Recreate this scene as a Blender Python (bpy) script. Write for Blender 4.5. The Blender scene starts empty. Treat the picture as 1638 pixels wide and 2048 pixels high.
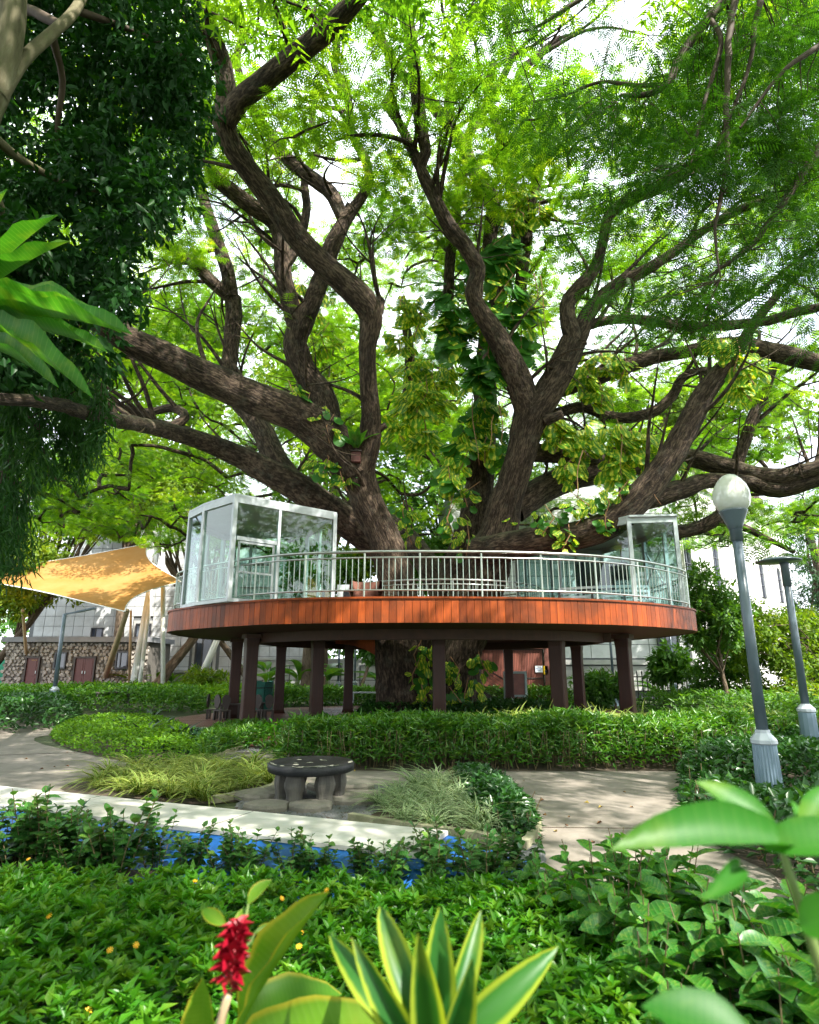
import bpy, math, random
import numpy as np
from mathutils import Vector, Matrix

random.seed(7); rng = np.random.default_rng(7)
sc = bpy.context.scene
COL = sc.collection
PI = math.pi

# ------------------------------------------------------------------ camera, sky, sun, exposure
F, CX, CY, TILT, EYE = 1240.0, 819.0, 1024.0, math.radians(14.25), 1.7
cam_data = bpy.data.cameras.new('camera')
cam = bpy.data.objects.new('camera', cam_data); COL.objects.link(cam)
cam.location = (0, 0, EYE); cam.rotation_euler = (PI / 2 + TILT, 0, 0)
cam_data.sensor_fit = 'VERTICAL'; cam_data.sensor_height = 36.0
cam_data.lens = 36.0 * F / 2048.0
cam_data.clip_start = 0.05; cam_data.clip_end = 1500
cam_data.dof.use_dof = True; cam_data.dof.focus_distance = 14.0; cam_data.dof.aperture_fstop = 3.0
sc.camera = cam

SUN_TO = Vector((0.50, -0.55, 0.92)).normalized()
world = bpy.data.worlds.new('World'); sc.world = world; world.use_nodes = True
wn = world.node_tree
bg = wn.nodes['Background']
sky = wn.nodes.new('ShaderNodeTexSky'); sky.sky_type = 'NISHITA'; sky.sun_disc = False
sky.sun_elevation = math.asin(SUN_TO.z); sky.sun_rotation = math.atan2(SUN_TO.x, SUN_TO.y)
sky.dust_density = 3.0; sky.air_density = 1.0; sky.ozone_density = 1.0
# thin bright cloud over most of the sky, open blue between
wtc = wn.nodes.new('ShaderNodeTexCoord'); wno = wn.nodes.new('ShaderNodeTexNoise'); wno.inputs['Scale'].default_value = 2.6; wno.inputs['Detail'].default_value = 7.0
wn.links.new(wtc.outputs['Generated'], wno.inputs['Vector'])
wrp = wn.nodes.new('ShaderNodeValToRGB'); wrp.color_ramp.elements[0].position = .30; wrp.color_ramp.elements[0].color = (.42, .42, .42, 1); wrp.color_ramp.elements[1].position = .52; wrp.color_ramp.elements[1].color = (.95, .95, .95, 1)
wn.links.new(wno.outputs['Fac'], wrp.inputs[0])
wmx = wn.nodes.new('ShaderNodeMix'); wmx.data_type = 'RGBA'; wmx.inputs[7].default_value = (4.9, 5.15, 5.5, 1)
wn.links.new(wrp.outputs[0], wmx.inputs[0]); wn.links.new(sky.outputs[0], wmx.inputs[6]); wn.links.new(wmx.outputs[2], bg.inputs[0])
bg.inputs[1].default_value = 0.15
sun_data = bpy.data.lights.new('sun', 'SUN'); sun_data.energy = 3.4; sun_data.angle = math.radians(0.5)
sun_data.color = (1.0, 0.95, 0.86)
sun = bpy.data.objects.new('sun', sun_data); COL.objects.link(sun)
sun.rotation_euler = SUN_TO.to_track_quat('Z', 'Y').to_euler()
vs = sc.view_settings
vs.view_transform = 'Standard'; vs.look = 'None'; vs.gamma = 1.0; vs.use_curve_mapping = False
vs.exposure = 2.1
cy = sc.cycles
cy.max_bounces = 10; cy.diffuse_bounces = 5; cy.glossy_bounces = 3; cy.transmission_bounces = 8
cy.transparent_max_bounces = 16; cy.caustics_reflective = False; cy.caustics_refractive = False
cy.use_denoising = True
try: cy.denoiser = 'OPENIMAGEDENOISE'
except Exception: pass
cy.sample_clamp_indirect = 8.0

# ------------------------------------------------------------------ geometry of the photograph
CT, ST = math.cos(TILT), math.sin(TILT)
def ray(px, py):
    u = (px - CX) / F; v = (CY - py) / F
    return np.array([u, CT - v * ST, ST + v * CT])
def P(px, py, d):
    r = ray(px, py); return np.array([0, 0, EYE]) + r * d / r[1]
def G(px, py, z=0.0):
    r = ray(px, py); return np.array([0, 0, EYE]) + r * (z - EYE) / r[2]
def zc(p): return p[1] * CT + (p[2] - EYE) * ST
def proj(p):
    c = zc(p); yc = -p[1] * ST + (p[2] - EYE) * CT
    return CX + F * p[0] / c, CY - F * yc / c

# ------------------------------------------------------------------ object helpers
def props(o, label=None, cat=None, group=None, kind=None):
    if label: o['label'] = label
    if cat: o['category'] = cat
    if group: o['group'] = group
    if kind: o['kind'] = kind
    return o
def link(name, me, parent=None, **kw):
    o = bpy.data.objects.new(name, me); COL.objects.link(o)
    if parent is not None:
        o.parent = parent
        o.matrix_parent_inverse = root_inv(parent)
    return props(o, **kw)
def wm(o): return o.matrix_basis.copy() if o.parent is None else wm(o.parent) @ o.matrix_parent_inverse @ o.matrix_basis
def root_inv(p): return wm(p).inverted()
def thing(name, label, cat, loc=(0, 0, 0), group=None, kind=None):
    o = bpy.data.objects.new(name, None); COL.objects.link(o)
    o.location = loc; o.empty_display_size = 0.2
    return props(o, label, cat, group, kind)
def copy_tree(o, loc=None, rz=None, label=None, scale=None):
    r = o.copy(); COL.objects.link(r)
    if loc is not None: r.location = loc
    if rz is not None: r.rotation_euler = (0, 0, rz)
    if scale is not None: r.scale = (scale, scale, scale)
    if label: r['label'] = label
    for ch in list(o.children):
        c = ch.copy(); COL.objects.link(c); c.parent = r
        for g in list(ch.children):
            d = g.copy(); COL.objects.link(d); d.parent = c
    return r
def piece(name, src, parent, loc, rot=None, scale=(1, 1, 1)):
    """one more piece that shares SRC mesh data, placed in world coordinates under PARENT"""
    o = bpy.data.objects.new(name, src); COL.objects.link(o)
    o.parent = parent; o.matrix_parent_inverse = root_inv(parent)
    if rot is not None:
        o.rotation_mode = 'QUATERNION' if len(rot) == 4 else 'XYZ'
        if len(rot) == 4: o.rotation_quaternion = rot
        else: o.rotation_euler = rot
    o.location = loc; o.scale = scale
    return o

class B:
    """collects faces, links them as one mesh"""
    def __init__(s): s.v = []; s.f = []; s.uv = []; s.mi = []; s.cur = 0
    def add(s, vs, fs):
        n = len(s.v); s.v += [tuple(map(float, p)) for p in vs]
        for f in fs: s.f.append([i + n for i in f]); s.mi.append(s.cur)
        return s
    def box(s, c, size, rz=0.0, rx=0.0, ry=0.0):
        x, y, z = [k / 2 for k in size]
        R = Matrix.Rotation(rz, 3, 'Z') @ Matrix.Rotation(ry, 3, 'Y') @ Matrix.Rotation(rx, 3, 'X')
        vs = [Vector(c) + R @ Vector((a, b, d)) for d in (-z, z) for b in (-y, y) for a in (-x, x)]
        return s.add(vs, [(0, 2, 3, 1), (4, 5, 7, 6), (0, 1, 5, 4), (2, 6, 7, 3), (0, 4, 6, 2), (1, 3, 7, 5)])
    def beam(s, a, b, w, h):
        a = Vector(a); b = Vector(b); d = (b - a); L = d.length; d.normalize()
        up = Vector((0, 0, 1)) if abs(d.z) < .95 else Vector((0, 1, 0))
        x = d.cross(up).normalized(); u = x.cross(d).normalized()
        vs = [p + x * i * w / 2 + u * j * h / 2 for p in (a, b) for i, j in ((-1, -1), (1, -1), (1, 1), (-1, 1))]
        return s.add(vs, [(3, 2, 1, 0), (4, 5, 6, 7), (0, 1, 5, 4), (1, 2, 6, 5), (2, 3, 7, 6), (3, 0, 4, 7)])
    def prism(s, poly, z0, z1):
        n = len(poly)
        a = sum(poly[i][0] * poly[(i + 1) % n][1] - poly[(i + 1) % n][0] * poly[i][1] for i in range(n))
        if a < 0: poly = poly[::-1]
        vs = [(p[0], p[1], z0) for p in poly] + [(p[0], p[1], z1) for p in poly]
        fs = [list(range(n))[::-1], list(range(n, 2 * n))] + [(i, (i + 1) % n, n + (i + 1) % n, n + i) for i in range(n)]
        return s.add(vs, fs)
    def lathe(s, prof, c, n=20, sq=None):
        vs = []
        for r, z in prof:
            for k in range(n):
                a = 2 * PI * k / n; vs.append((c[0] + r * math.cos(a), c[1] + r * math.sin(a), c[2] + z))
        m = len(prof)
        fs = [(i * n + k, i * n + (k + 1) % n, (i + 1) * n + (k + 1) % n, (i + 1) * n + k) for i in range(m - 1) for k in range(n)]
        fs += [list(range(n))[::-1], list(range((m - 1) * n, m * n))]
        return s.add(vs, fs)
    def tube(s, pts, rad, n=8, closed=False, gnarl=0.0, seed=0):
        pts = np.asarray(pts, float); m = len(pts)
        rad = np.full(m, rad) if np.isscalar(rad) else np.asarray(rad, float)
        V, uv = tube_arrays(pts, rad, n, closed, gnarl, seed)
        mm = m if closed else m - 1
        fs = [(i * n + k, i * n + (k + 1) % n, ((i + 1) % m) * n + (k + 1) % n, ((i + 1) % m) * n + k) for i in range(mm) for k in range(n)]
        if not closed: fs += [list(range(n))[::-1], list(range((m - 1) * n, m * n))]
        return s.add(V, fs)
    def build(s, name, mat, parent=None, smooth=False, **kw):
        me = bpy.data.meshes.new(name); me.from_pydata(s.v, [], s.f)
        for m_ in (mat if isinstance(mat, (list, tuple)) else [mat]): me.materials.append(m_)
        if len(me.materials) > 1: me.polygons.foreach_set('material_index', s.mi)
        if smooth: me.polygons.foreach_set('use_smooth', [True] * len(me.polygons))
        me.update()
        return link(name, me, parent, **kw)
    def mesh(s, name, mat, smooth=False):
        me = bpy.data.meshes.new(name); me.from_pydata(s.v, [], s.f)
        for m_ in (mat if isinstance(mat, (list, tuple)) else [mat]): me.materials.append(m_)
        if len(me.materials) > 1: me.polygons.foreach_set('material_index', s.mi)
        if smooth: me.polygons.foreach_set('use_smooth', [True] * len(me.polygons))
        me.update(); return me

def tube_arrays(pts, rad, n, closed=False, gnarl=0.0, seed=0):
    m = len(pts)
    T = np.roll(pts, -1, 0) - np.roll(pts, 1, 0)
    if not closed: T[0] = pts[1] - pts[0]; T[-1] = pts[-1] - pts[-2]
    T /= np.linalg.norm(T, axis=1)[:, None] + 1e-9
    a = np.array([0, 0, 1.0]) if abs(T[0][2]) < .9 else np.array([0, 1.0, 0])
    X = np.zeros_like(pts); x = np.cross(T[0], a); x /= np.linalg.norm(x)
    for i in range(m):
        x = x - T[i] * x.dot(T[i]); x /= np.linalg.norm(x) + 1e-9; X[i] = x
    Y = np.cross(T, X)
    ang = np.arange(n) * 2 * PI / n
    R = np.repeat(rad[:, None], n, 1)
    if gnarl:
        g = np.random.default_rng(seed)
        for k in range(1, 4):
            ph = np.cumsum(g.normal(0, .35, m)); R = R * (1 + gnarl / k * np.sin(k * ang[None] + ph[:, None] + g.uniform(0, 6)))
        R = R * (1 + g.normal(0, gnarl * .25, (m, n)))
    V = pts[:, None] + R[..., None] * (np.cos(ang)[None, :, None] * X[:, None] + np.sin(ang)[None, :, None] * Y[:, None])
    seg = np.concatenate([[0], np.cumsum(np.linalg.norm(np.diff(pts, axis=0), axis=1))])
    return V.reshape(-1, 3), seg

def bulk(name, V, Fq, mat, parent=None, tint=None, acr=None, uv=None, smooth=False, **kw):
    """V (N,3), Fq (M,k) - one big mesh by arrays"""
    me = bpy.data.meshes.new(name)
    V = np.ascontiguousarray(V, np.float32); Fq = np.ascontiguousarray(Fq, np.int32); M_, k = Fq.shape
    me.vertices.add(len(V)); me.vertices.foreach_set('co', V.ravel())
    me.loops.add(M_ * k); me.loops.foreach_set('vertex_index', Fq.ravel())
    me.polygons.add(M_); me.polygons.foreach_set('loop_start', np.arange(0, M_ * k, k, dtype=np.int32))
    if smooth: me.polygons.foreach_set('use_smooth', np.ones(M_, bool))
    me.materials.append(mat)
    if tint is not None:
        at = me.attributes.new('tint', 'FLOAT', 'FACE'); at.data.foreach_set('value', np.ascontiguousarray(tint, np.float32))
    if acr is not None:
        at = me.attributes.new('acr', 'FLOAT', 'POINT'); at.data.foreach_set('value', np.ascontiguousarray(acr[0] if isinstance(acr, tuple) else acr, np.float32))
        if isinstance(acr, tuple): at = me.attributes.new('alo', 'FLOAT', 'POINT'); at.data.foreach_set('value', np.ascontiguousarray(acr[1], np.float32))
    if uv is not None:
        l = me.uv_layers.new(name='UVMap'); l.data.foreach_set('uv', np.ascontiguousarray(uv, np.float32).ravel())
    me.update(calc_edges=True)
    return link(name, me, parent, **kw) if parent != 'mesh' else me

def catmull(P4, step):
    """resample control rows (x,y,z,r...) on a Catmull-Rom curve"""
    A = np.asarray(P4, float); A = np.vstack([2 * A[0] - A[1], A, 2 * A[-1] - A[-2]])
    out = []
    for i in range(1, len(A) - 2):
        p0, p1, p2, p3 = A[i - 1:i + 3]
        n = max(1, int(np.linalg.norm(p2[:3] - p1[:3]) / step))
        for t in np.arange(n) / n:
            out.append(.5 * (2 * p1 + (p2 - p0) * t + (2 * p0 - 5 * p1 + 4 * p2 - p3) * t * t + (3 * p1 - p0 - 3 * p2 + p3) * t ** 3))
    out.append(A[-2]); return np.array(out)

class Tubes:
    """many bark tubes with uv in metres, one mesh"""
    def __init__(s): s.V = []; s.F = []; s.uv = []; s.n = 0
    def add(s, pts, rad, n=8, gnarl=0.0, seed=0):
        V, seg = tube_arrays(np.asarray(pts, float), np.asarray(rad, float), n, False, gnarl, seed)
        m = len(pts); i = np.arange(m - 1)[:, None] * n; k = np.arange(n)[None]; k2 = (k + 1) % n
        Fq = np.stack([i + k, i + k2, i + n + k2, i + n + k], -1).reshape(-1, 4)
        circ = 2 * PI * float(np.mean(rad))
        u0 = k / n * circ + 0 * i; u1 = (k + 1) / n * circ + 0 * i; v0 = seg[:-1][:, None] + 0 * k; v1 = seg[1:][:, None] + 0 * k
        off = (seed * 7.31) % 50
        uv = np.stack([np.stack([u0, v0], -1), np.stack([u1, v0], -1), np.stack([u1, v1], -1), np.stack([u0, v1], -1)], 2).reshape(-1, 4, 2) + off
        # end cap as a fan of quads is not needed: close the tip with a tiny ring
        s.V.append(V); s.F.append(Fq + s.n); s.uv.append(uv.reshape(-1, 2)); s.n += len(V)
    def build(s, name, mat, parent=None, **kw):
        return bulk(name, np.vstack(s.V), np.vstack(s.F), mat, parent, uv=np.vstack(s.uv), smooth=True, **kw)

# ------------------------------------------------------------------ materials
def nmat(name):
    m = bpy.data.materials.new(name); m.use_nodes = True
    nt = m.node_tree; nt.nodes.clear()
    out = nt.nodes.new('ShaderNodeOutputMaterial')
    return m, nt, out
def N(nt, t, **kw):
    n = nt.nodes.new('ShaderNode' + t)
    for k, v in kw.items():
        if k in n.inputs: 
            if hasattr(v, 'is_output'): nt.links.new(v, n.inputs[k])
            else: n.inputs[k].default_value = v
        else: setattr(n, k, v)
    return n
def lk(nt, a, b): nt.links.new(a, b)
def c4(c): return (c[0], c[1], c[2], 1)
def ramp(nt, fac, stops):
    r = nt.nodes.new('ShaderNodeValToRGB'); el = r.color_ramp.elements
    while len(el) < len(stops): el.new(.5)
    for e, (p, c) in zip(el, stops): e.position = p; e.color = c4(c) if not np.isscalar(c) else (c, c, c, 1)
    lk(nt, fac, r.inputs[0]); return r.outputs[0]
def mixc(nt, a, b, fac, mode='MIX'):
    n = nt.nodes.new('ShaderNodeMix'); n.data_type = 'RGBA'; n.blend_type = mode
    for s, v in ((n.inputs[6], a), (n.inputs[7], b), (n.inputs[0], fac)):
        if hasattr(v, 'is_output'): lk(nt, v, s)
        elif np.isscalar(v): s.default_value = v
        else: s.default_value = c4(v)
    return n.outputs[2]
def solid(name, c1, c2=None, scale=3.0, rough=.6, metal=0.0, bump=0.0, bscale=40.0, stretch=(1, 1, 1), vary=0.0, dirt=None, spec=.5, detail=6.0, coat=0.0):
    """principled surface: two colours mixed by noise, optional dirt patches, relief and per-object variation"""
    m, nt, out = nmat(name)
    tc = N(nt, 'TexCoord'); mp = N(nt, 'Mapping'); mp.inputs['Scale'].default_value = stretch
    geo = N(nt, 'NewGeometry') if False else None
    src = tc.outputs['Object']
    if vary:
        o2 = N(nt, 'ObjectInfo'); av = N(nt, 'VectorMath', operation='ADD'); lk(nt, src, av.inputs[0]); lk(nt, o2.outputs['Location'], av.inputs[1]); src = av.outputs[0]
    lk(nt, src, mp.inputs[0])
    no = N(nt, 'TexNoise', Scale=scale, Detail=detail, Roughness=.6); lk(nt, mp.outputs[0], no.inputs['Vector'])
    col = ramp(nt, no.outputs['Fac'], [(.3, c1), (.7, c2 or [k * .8 for k in c1])])
    if dirt:
        n2 = N(nt, 'TexNoise', Scale=scale * .23, Detail=8.0, Roughness=.7); lk(nt, src, n2.inputs['Vector'])
        f = ramp(nt, n2.outputs['Fac'], [(.45, 0.0), (.68, 1.0)])
        col = mixc(nt, col, dirt, f)
    if vary:
        oi = N(nt, 'ObjectInfo')
        f = ramp(nt, oi.outputs['Random'], [(0, 1 - vary), (1, 1 + vary)])
        col = mixc(nt, col, f, 1.0, 'MULTIPLY')
    b = N(nt, 'BsdfPrincipled', Roughness=rough, Metallic=metal); lk(nt, col, b.inputs['Base Color'])
    b.inputs['Specular IOR Level'].default_value = spec; b.inputs['Coat Weight'].default_value = coat
    if bump:
        n3 = N(nt, 'TexNoise', Scale=bscale, Detail=5.0); lk(nt, mp.outputs[0], n3.inputs['Vector'])
        bp = N(nt, 'Bump', Strength=bump, Distance=.03); lk(nt, n3.outputs['Fac'], bp.inputs['Height']); lk(nt, bp.outputs[0], b.inputs['Normal'])
    lk(nt, b.outputs[0], out.inputs[0]); return m

def leafmat(name, stops, trans=.45, tcol=(1.5, 1.35, .45), gloss=.12, rough=.35, edge=None, blotch=None, veins=None, spots=False):
    """leaf: diffuse + light coming through + waxy sheen; colour from the tint of each leaf"""
    m, nt, out = nmat(name)
    at = N(nt, 'Attribute', attribute_name='tint')
    oi = N(nt, 'ObjectInfo')
    ad = N(nt, 'Math', operation='ADD'); lk(nt, at.outputs['Fac'], ad.inputs[0])
    mu = N(nt, 'Math', operation='MULTIPLY_ADD'); lk(nt, oi.outputs['Random'], mu.inputs[0]); mu.inputs[1].default_value = .24; mu.inputs[2].default_value = -.12
    lk(nt, mu.outputs[0], ad.inputs[1])
    col = ramp(nt, ad.outputs[0], stops)
    if edge:     # (colour, from, to) of the acr coordinate: 0 midrib .. 1 margin
        a2 = N(nt, 'Attribute', attribute_name='acr')
        f = ramp(nt, a2.outputs['Fac'], [(edge[1], 0.0), (edge[2], 1.0)])
        col = mixc(nt, col, edge[0], f)
    if blotch:   # (colour, scale, lo, hi)
        tc = N(nt, 'TexCoord'); no = N(nt, 'TexNoise', Scale=blotch[1], Detail=3.0); lk(nt, tc.outputs['Object'], no.inputs['Vector'])
        mp = N(nt, 'Mapping'); mp.inputs['Scale'].default_value = (.5, 2.2, 1); lk(nt, tc.outputs['Object'], mp.inputs[0]); lk(nt, mp.outputs[0], no.inputs['Vector'])
        f = ramp(nt, no.outputs['Fac'], [(blotch[2], 0.0), (blotch[3], 1.0)])
        col = mixc(nt, col, blotch[0], f)
    nrm = None
    if veins:    # (veins per leaf, slant, pale amount): side veins run from the midrib to the margin
        al = N(nt, 'Attribute', attribute_name='alo'); ac = N(nt, 'Attribute', attribute_name='acr')
        m1 = N(nt, 'Math', operation='MULTIPLY'); lk(nt, al.outputs['Fac'], m1.inputs[0]); m1.inputs[1].default_value = veins[0] * 6.283
        m3 = N(nt, 'Math', operation='MULTIPLY_ADD'); lk(nt, ac.outputs['Fac'], m3.inputs[0]); m3.inputs[1].default_value = -veins[1]; lk(nt, m1.outputs[0], m3.inputs[2])
        sn = N(nt, 'Math', operation='SINE'); lk(nt, m3.outputs[0], sn.inputs[0])
        vf = ramp(nt, sn.outputs[0], [(.80, 0.0), (1.0, 1.0)])
        mid = ramp(nt, ac.outputs['Fac'], [(.0, 1.0), (.06, 0.0)])
        vv = N(nt, 'Math', operation='MAXIMUM'); lk(nt, vf, vv.inputs[0]); lk(nt, mid, vv.inputs[1])
        vm = N(nt, 'Math', operation='MULTIPLY'); lk(nt, vv.outputs[0], vm.inputs[0]); vm.inputs[1].default_value = veins[2]
        col = mixc(nt, col, mixc(nt, col, (.55, .75, .25), .45), vm.outputs[0])
        bp = N(nt, 'Bump', Strength=.35 if veins[0] < 12 else .06, Distance=.004); lk(nt, sn.outputs[0], bp.inputs['Height']); nrm = bp.outputs[0]
    if spots:
        tc = N(nt, 'TexCoord'); n5 = N(nt, 'TexNoise', Scale=28.0, Detail=4.0, Roughness=.7); lk(nt, tc.outputs['Object'], n5.inputs['Vector'])
        n6 = N(nt, 'TexNoise', Scale=6.0, Detail=4.0); lk(nt, tc.outputs['Object'], n6.inputs['Vector'])
        col = mixc(nt, col, (.24, .15, .04), ramp(nt, n5.outputs['Fac'], [(.70, 0.0), (.76, .8)]))
        col = mixc(nt, col, (.30, .36, .04), ramp(nt, n6.outputs['Fac'], [(.52, 0.0), (.80, .5)]))
    d = N(nt, 'BsdfDiffuse'); lk(nt, col, d.inputs[0])
    if nrm is not None: lk(nt, nrm, d.inputs['Normal'])
    tcx = mixc(nt, col, tcol, 1.0, 'MULTIPLY')
    t = N(nt, 'BsdfTranslucent'); lk(nt, tcx, t.inputs[0])
    mx = N(nt, 'MixShader'); mx.inputs[0].default_value = trans; lk(nt, d.outputs[0], mx.inputs[1]); lk(nt, t.outputs[0], mx.inputs[2])
    g = N(nt, 'BsdfGlossy', Roughness=rough); g.inputs[0].default_value = (.9, .95, .9, 1)
    fr = N(nt, 'LayerWeight', Blend=.5); pw = N(nt, 'Math', operation='POWER'); lk(nt, fr.outputs['Facing'], pw.inputs[0]); pw.inputs[1].default_value = 3.0
    fm = N(nt, 'Math', operation='MULTIPLY_ADD'); lk(nt, pw.outputs[0], fm.inputs[0]); fm.inputs[1].default_value = gloss * 2.0; fm.inputs[2].default_value = gloss * .35
    m2 = N(nt, 'MixShader'); lk(nt, fm.outputs[0], m2.inputs[0]); lk(nt, mx.outputs[0], m2.inputs[1]); lk(nt, g.outputs[0], m2.inputs[2])
    lk(nt, m2.outputs[0], out.inputs[0]); return m

def barkmat(name, stops, su=9.0, sv=1.6, bump=.9, lichen=None):
    m, nt, out = nmat(name)
    uv = N(nt, 'UVMap'); mp = N(nt, 'Mapping'); mp.inputs['Scale'].default_value = (su, sv, 1); lk(nt, uv.outputs[0], mp.inputs[0])
    no = N(nt, 'TexNoise', Scale=1.5, Detail=10.0, Roughness=.68, Distortion=.35); lk(nt, mp.outputs[0], no.inputs['Vector'])
    n4 = N(nt, 'TexNoise', Scale=.35, Detail=4.0, Roughness=.6, Distortion=.8); lk(nt, mp.outputs[0], n4.inputs['Vector'])
    hh = N(nt, 'Math', operation='MULTIPLY_ADD'); lk(nt, n4.outputs['Fac'], hh.inputs[0]); hh.inputs[1].default_value = .55
    sb = N(nt, 'Math', operation='SUBTRACT'); lk(nt, no.outputs['Fac'], sb.inputs[0]); sb.inputs[1].default_value = .28; lk(nt, sb.outputs[0], hh.inputs[2])
    col = ramp(nt, hh.outputs[0], [(.30 + .5 * p_, c) for p_, c in stops])
    if lichen:
        tc = N(nt, 'TexCoord'); n2 = N(nt, 'TexNoise', Scale=2.2, Detail=9.0, Roughness=.75); lk(nt, tc.outputs['Object'], n2.inputs['Vector'])
        f = ramp(nt, n2.outputs['Fac'], [(.54, 0.0), (.72, .6)])
        col = mixc(nt, col, lichen, f)
        gn = N(nt, 'NewGeometry'); sx = N(nt, 'SeparateXYZ'); lk(nt, gn.outputs['Normal'], sx.inputs[0])   # moss grows on the upper side of limbs
        mz = ramp(nt, sx.outputs['Z'], [(.35, 0.0), (.85, 1.0)]); n7 = N(nt, 'TexNoise', Scale=3.1, Detail=7.0, Roughness=.7); lk(nt, tc.outputs['Object'], n7.inputs['Vector'])
        mm = N(nt, 'Math', operation='MULTIPLY'); lk(nt, mz, mm.inputs[0]); lk(nt, ramp(nt, n7.outputs['Fac'], [(.42, 0.0), (.62, .75)]), mm.inputs[1])
        col = mixc(nt, col, (.085, .095, .045), mm.outputs[0])
    b = N(nt, 'BsdfPrincipled', Roughness=.85); lk(nt, col, b.inputs['Base Color']); b.inputs['Specular IOR Level'].default_value = .25
    bp = N(nt, 'Bump', Strength=bump, Distance=.10); lk(nt, hh.outputs[0], bp.inputs['Height']); lk(nt, bp.outputs[0], b.inputs['Normal'])
    lk(nt, b.outputs[0], out.inputs[0]); return m

def glassmat(name, tint, fac=.10):
    m, nt, out = nmat(name)
    t = N(nt, 'BsdfTransparent'); t.inputs[0].default_value = c4(tint)
    g = N(nt, 'BsdfGlossy', Roughness=.01); g.inputs[0].default_value = (1, 1, 1, 1)
    fr = N(nt, 'LayerWeight', Blend=.5); pw = N(nt, 'Math', operation='POWER'); lk(nt, fr.outputs['Facing'], pw.inputs[0]); pw.inputs[1].default_value = 4.0
    fm = N(nt, 'Math', operation='MULTIPLY_ADD'); lk(nt, pw.outputs[0], fm.inputs[0]); fm.inputs[1].default_value = .45; fm.inputs[2].default_value = fac
    mx = N(nt, 'MixShader'); lk(nt, fm.outputs[0], mx.inputs[0]); lk(nt, t.outputs[0], mx.inputs[1]); lk(nt, g.outputs[0], mx.inputs[2])
    lk(nt, mx.outputs[0], out.inputs[0]); return m

MT = {}
MT['bark'] = barkmat('rain_tree_bark', [(.0, (.010, .007, .005)), (.35, (.042, .028, .019)), (.72, (.16, .115, .08))], 13.0, 3.2, 1.0, lichen=(.15, .145, .11))
MT['bark_pale'] = barkmat('pale_bark', [(.0, (.07, .06, .035)), (.5, (.17, .15, .09)), (.9, (.27, .25, .17))], 3, 1.2, .3, lichen=(.13, .15, .07))
MT['bark_bg'] = barkmat('grey_bark', [(.0, (.04, .028, .02)), (.5, (.13, .095, .065)), (.9, (.22, .17, .12))], 6, 1.5, .6)
MT['twig'] = solid('dark_twig', (.05, .03, .02), (.09, .06, .04), 6, .8)
MT['root'] = solid('aerial_root', (.36, .17, .07), (.26, .15, .08), 3, .7)
# foliage
MT['canopy'] = leafmat('rain_tree_leaf', [(0, (.018, .065, .008)), (.4, (.050, .145, .011)), (.8, (.12, .24, .015)), (1, (.20, .28, .02))], .64, (2.5, 2.1, .65), .04, .5)
MT['feather'] = leafmat('feathery_leaf', [(0, (.018, .08, .009)), (.6, (.042, .14, .012)), (1, (.09, .22, .015))], .46, (1.8, 1.6, .5), .04, .5)
MT['darkleaf'] = leafmat('dark_broad_leaf', [(0, (.008, .04, .010)), (.6, (.020, .08, .014)), (1, (.08, .2, .02))], .30, (1.6, 1.6, .4), .04, .4)
MT['willow'] = leafmat('narrow_drooping_leaf', [(0, (.016, .07, .018)), (.6, (.04, .13, .024)), (1, (.09, .21, .025))], .36, (1.5, 1.5, .5), .05, .4)
MT['bgleaf'] = leafmat('bright_yellow_green_leaf', [(0, (.06, .13, .010)), (.5, (.12, .22, .012)), (1, (.24, .28, .02))], .5, (1.6, 1.5, .5), .05, .5)
MT['bggreen'] = leafmat('mid_green_leaf', [(0, (.03, .10, .012)), (.5, (.06, .17, .018)), (1, (.13, .26, .03))], .45, (1.6, 1.5, .5), .08, .45)
MT['conifer'] = leafmat('blue_green_leaf', [(0, (.02, .06, .025)), (1, (.04, .11, .04))], .3, (1.4, 1.4, .8), .05, .5)
MT['hedge'] = leafmat('lance_hedge_leaf', [(0, (.026, .11, .010)), (.5, (.07, .21, .014)), (1, (.17, .33, .02))], .42, (1.6, 1.5, .5), .10, .35, spots=True)
MT['darkhedge'] = leafmat('dark_hedge_leaf', [(0, (.012, .06, .012)), (.6, (.03, .11, .015)), (1, (.08, .2, .02))], .32, (1.5, 1.5, .5), .12, .32)
MT['lime'] = leafmat('lime_ground_cover_leaf', [(0, (.05, .16, .008)), (.5, (.11, .26, .010)), (1, (.2, .34, .015))], .42, (1.5, 1.4, .5), .05, .45)
MT['cover'] = leafmat('ground_cover_leaf', [(0, (.018, .10, .007)), (.5, (.046, .195, .009)), (1, (.11, .27, .014))], .42, (1.6, 1.5, .5), .06, .35, spots=True)
MT['round'] = leafmat('round_dark_leaf', [(0, (.014, .08, .014)), (.6, (.032, .14, .02)), (1, (.08, .24, .022))], .28, (1.5, 1.5, .5), .12, .32, veins=(5, 1.5, .35), spots=True)
MT['broad'] = leafmat('broad_fresh_leaf', [(0, (.015, .10, .014)), (.5, (.032, .165, .018)), (1, (.09, .27, .02))], .38, (1.6, 1.5, .5), .09, .35, veins=(8, 1.8, .3), spots=True)
MT['teal'] = leafmat('blue_green_bed_leaf', [(0, (.012, .05, .025)), (.6, (.025, .10, .035)), (1, (.07, .19, .04))], .3, (1.4, 1.4, .6), .10, .4)
MT['spider'] = leafmat('yellow_green_strap_leaf', [(0, (.06, .16, .015)), (1, (.13, .24, .025))], .35, (1.4, 1.3, .6), .06, .4, edge=((.46, .48, .15), .45, .85))
MT['silver'] = leafmat('silver_striped_strap_leaf', [(0, (.045, .13, .035)), (1, (.08, .19, .06))], .3, (1.3, 1.3, .7), .07, .4, edge=((.55, .62, .38), .4, .85))
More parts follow.
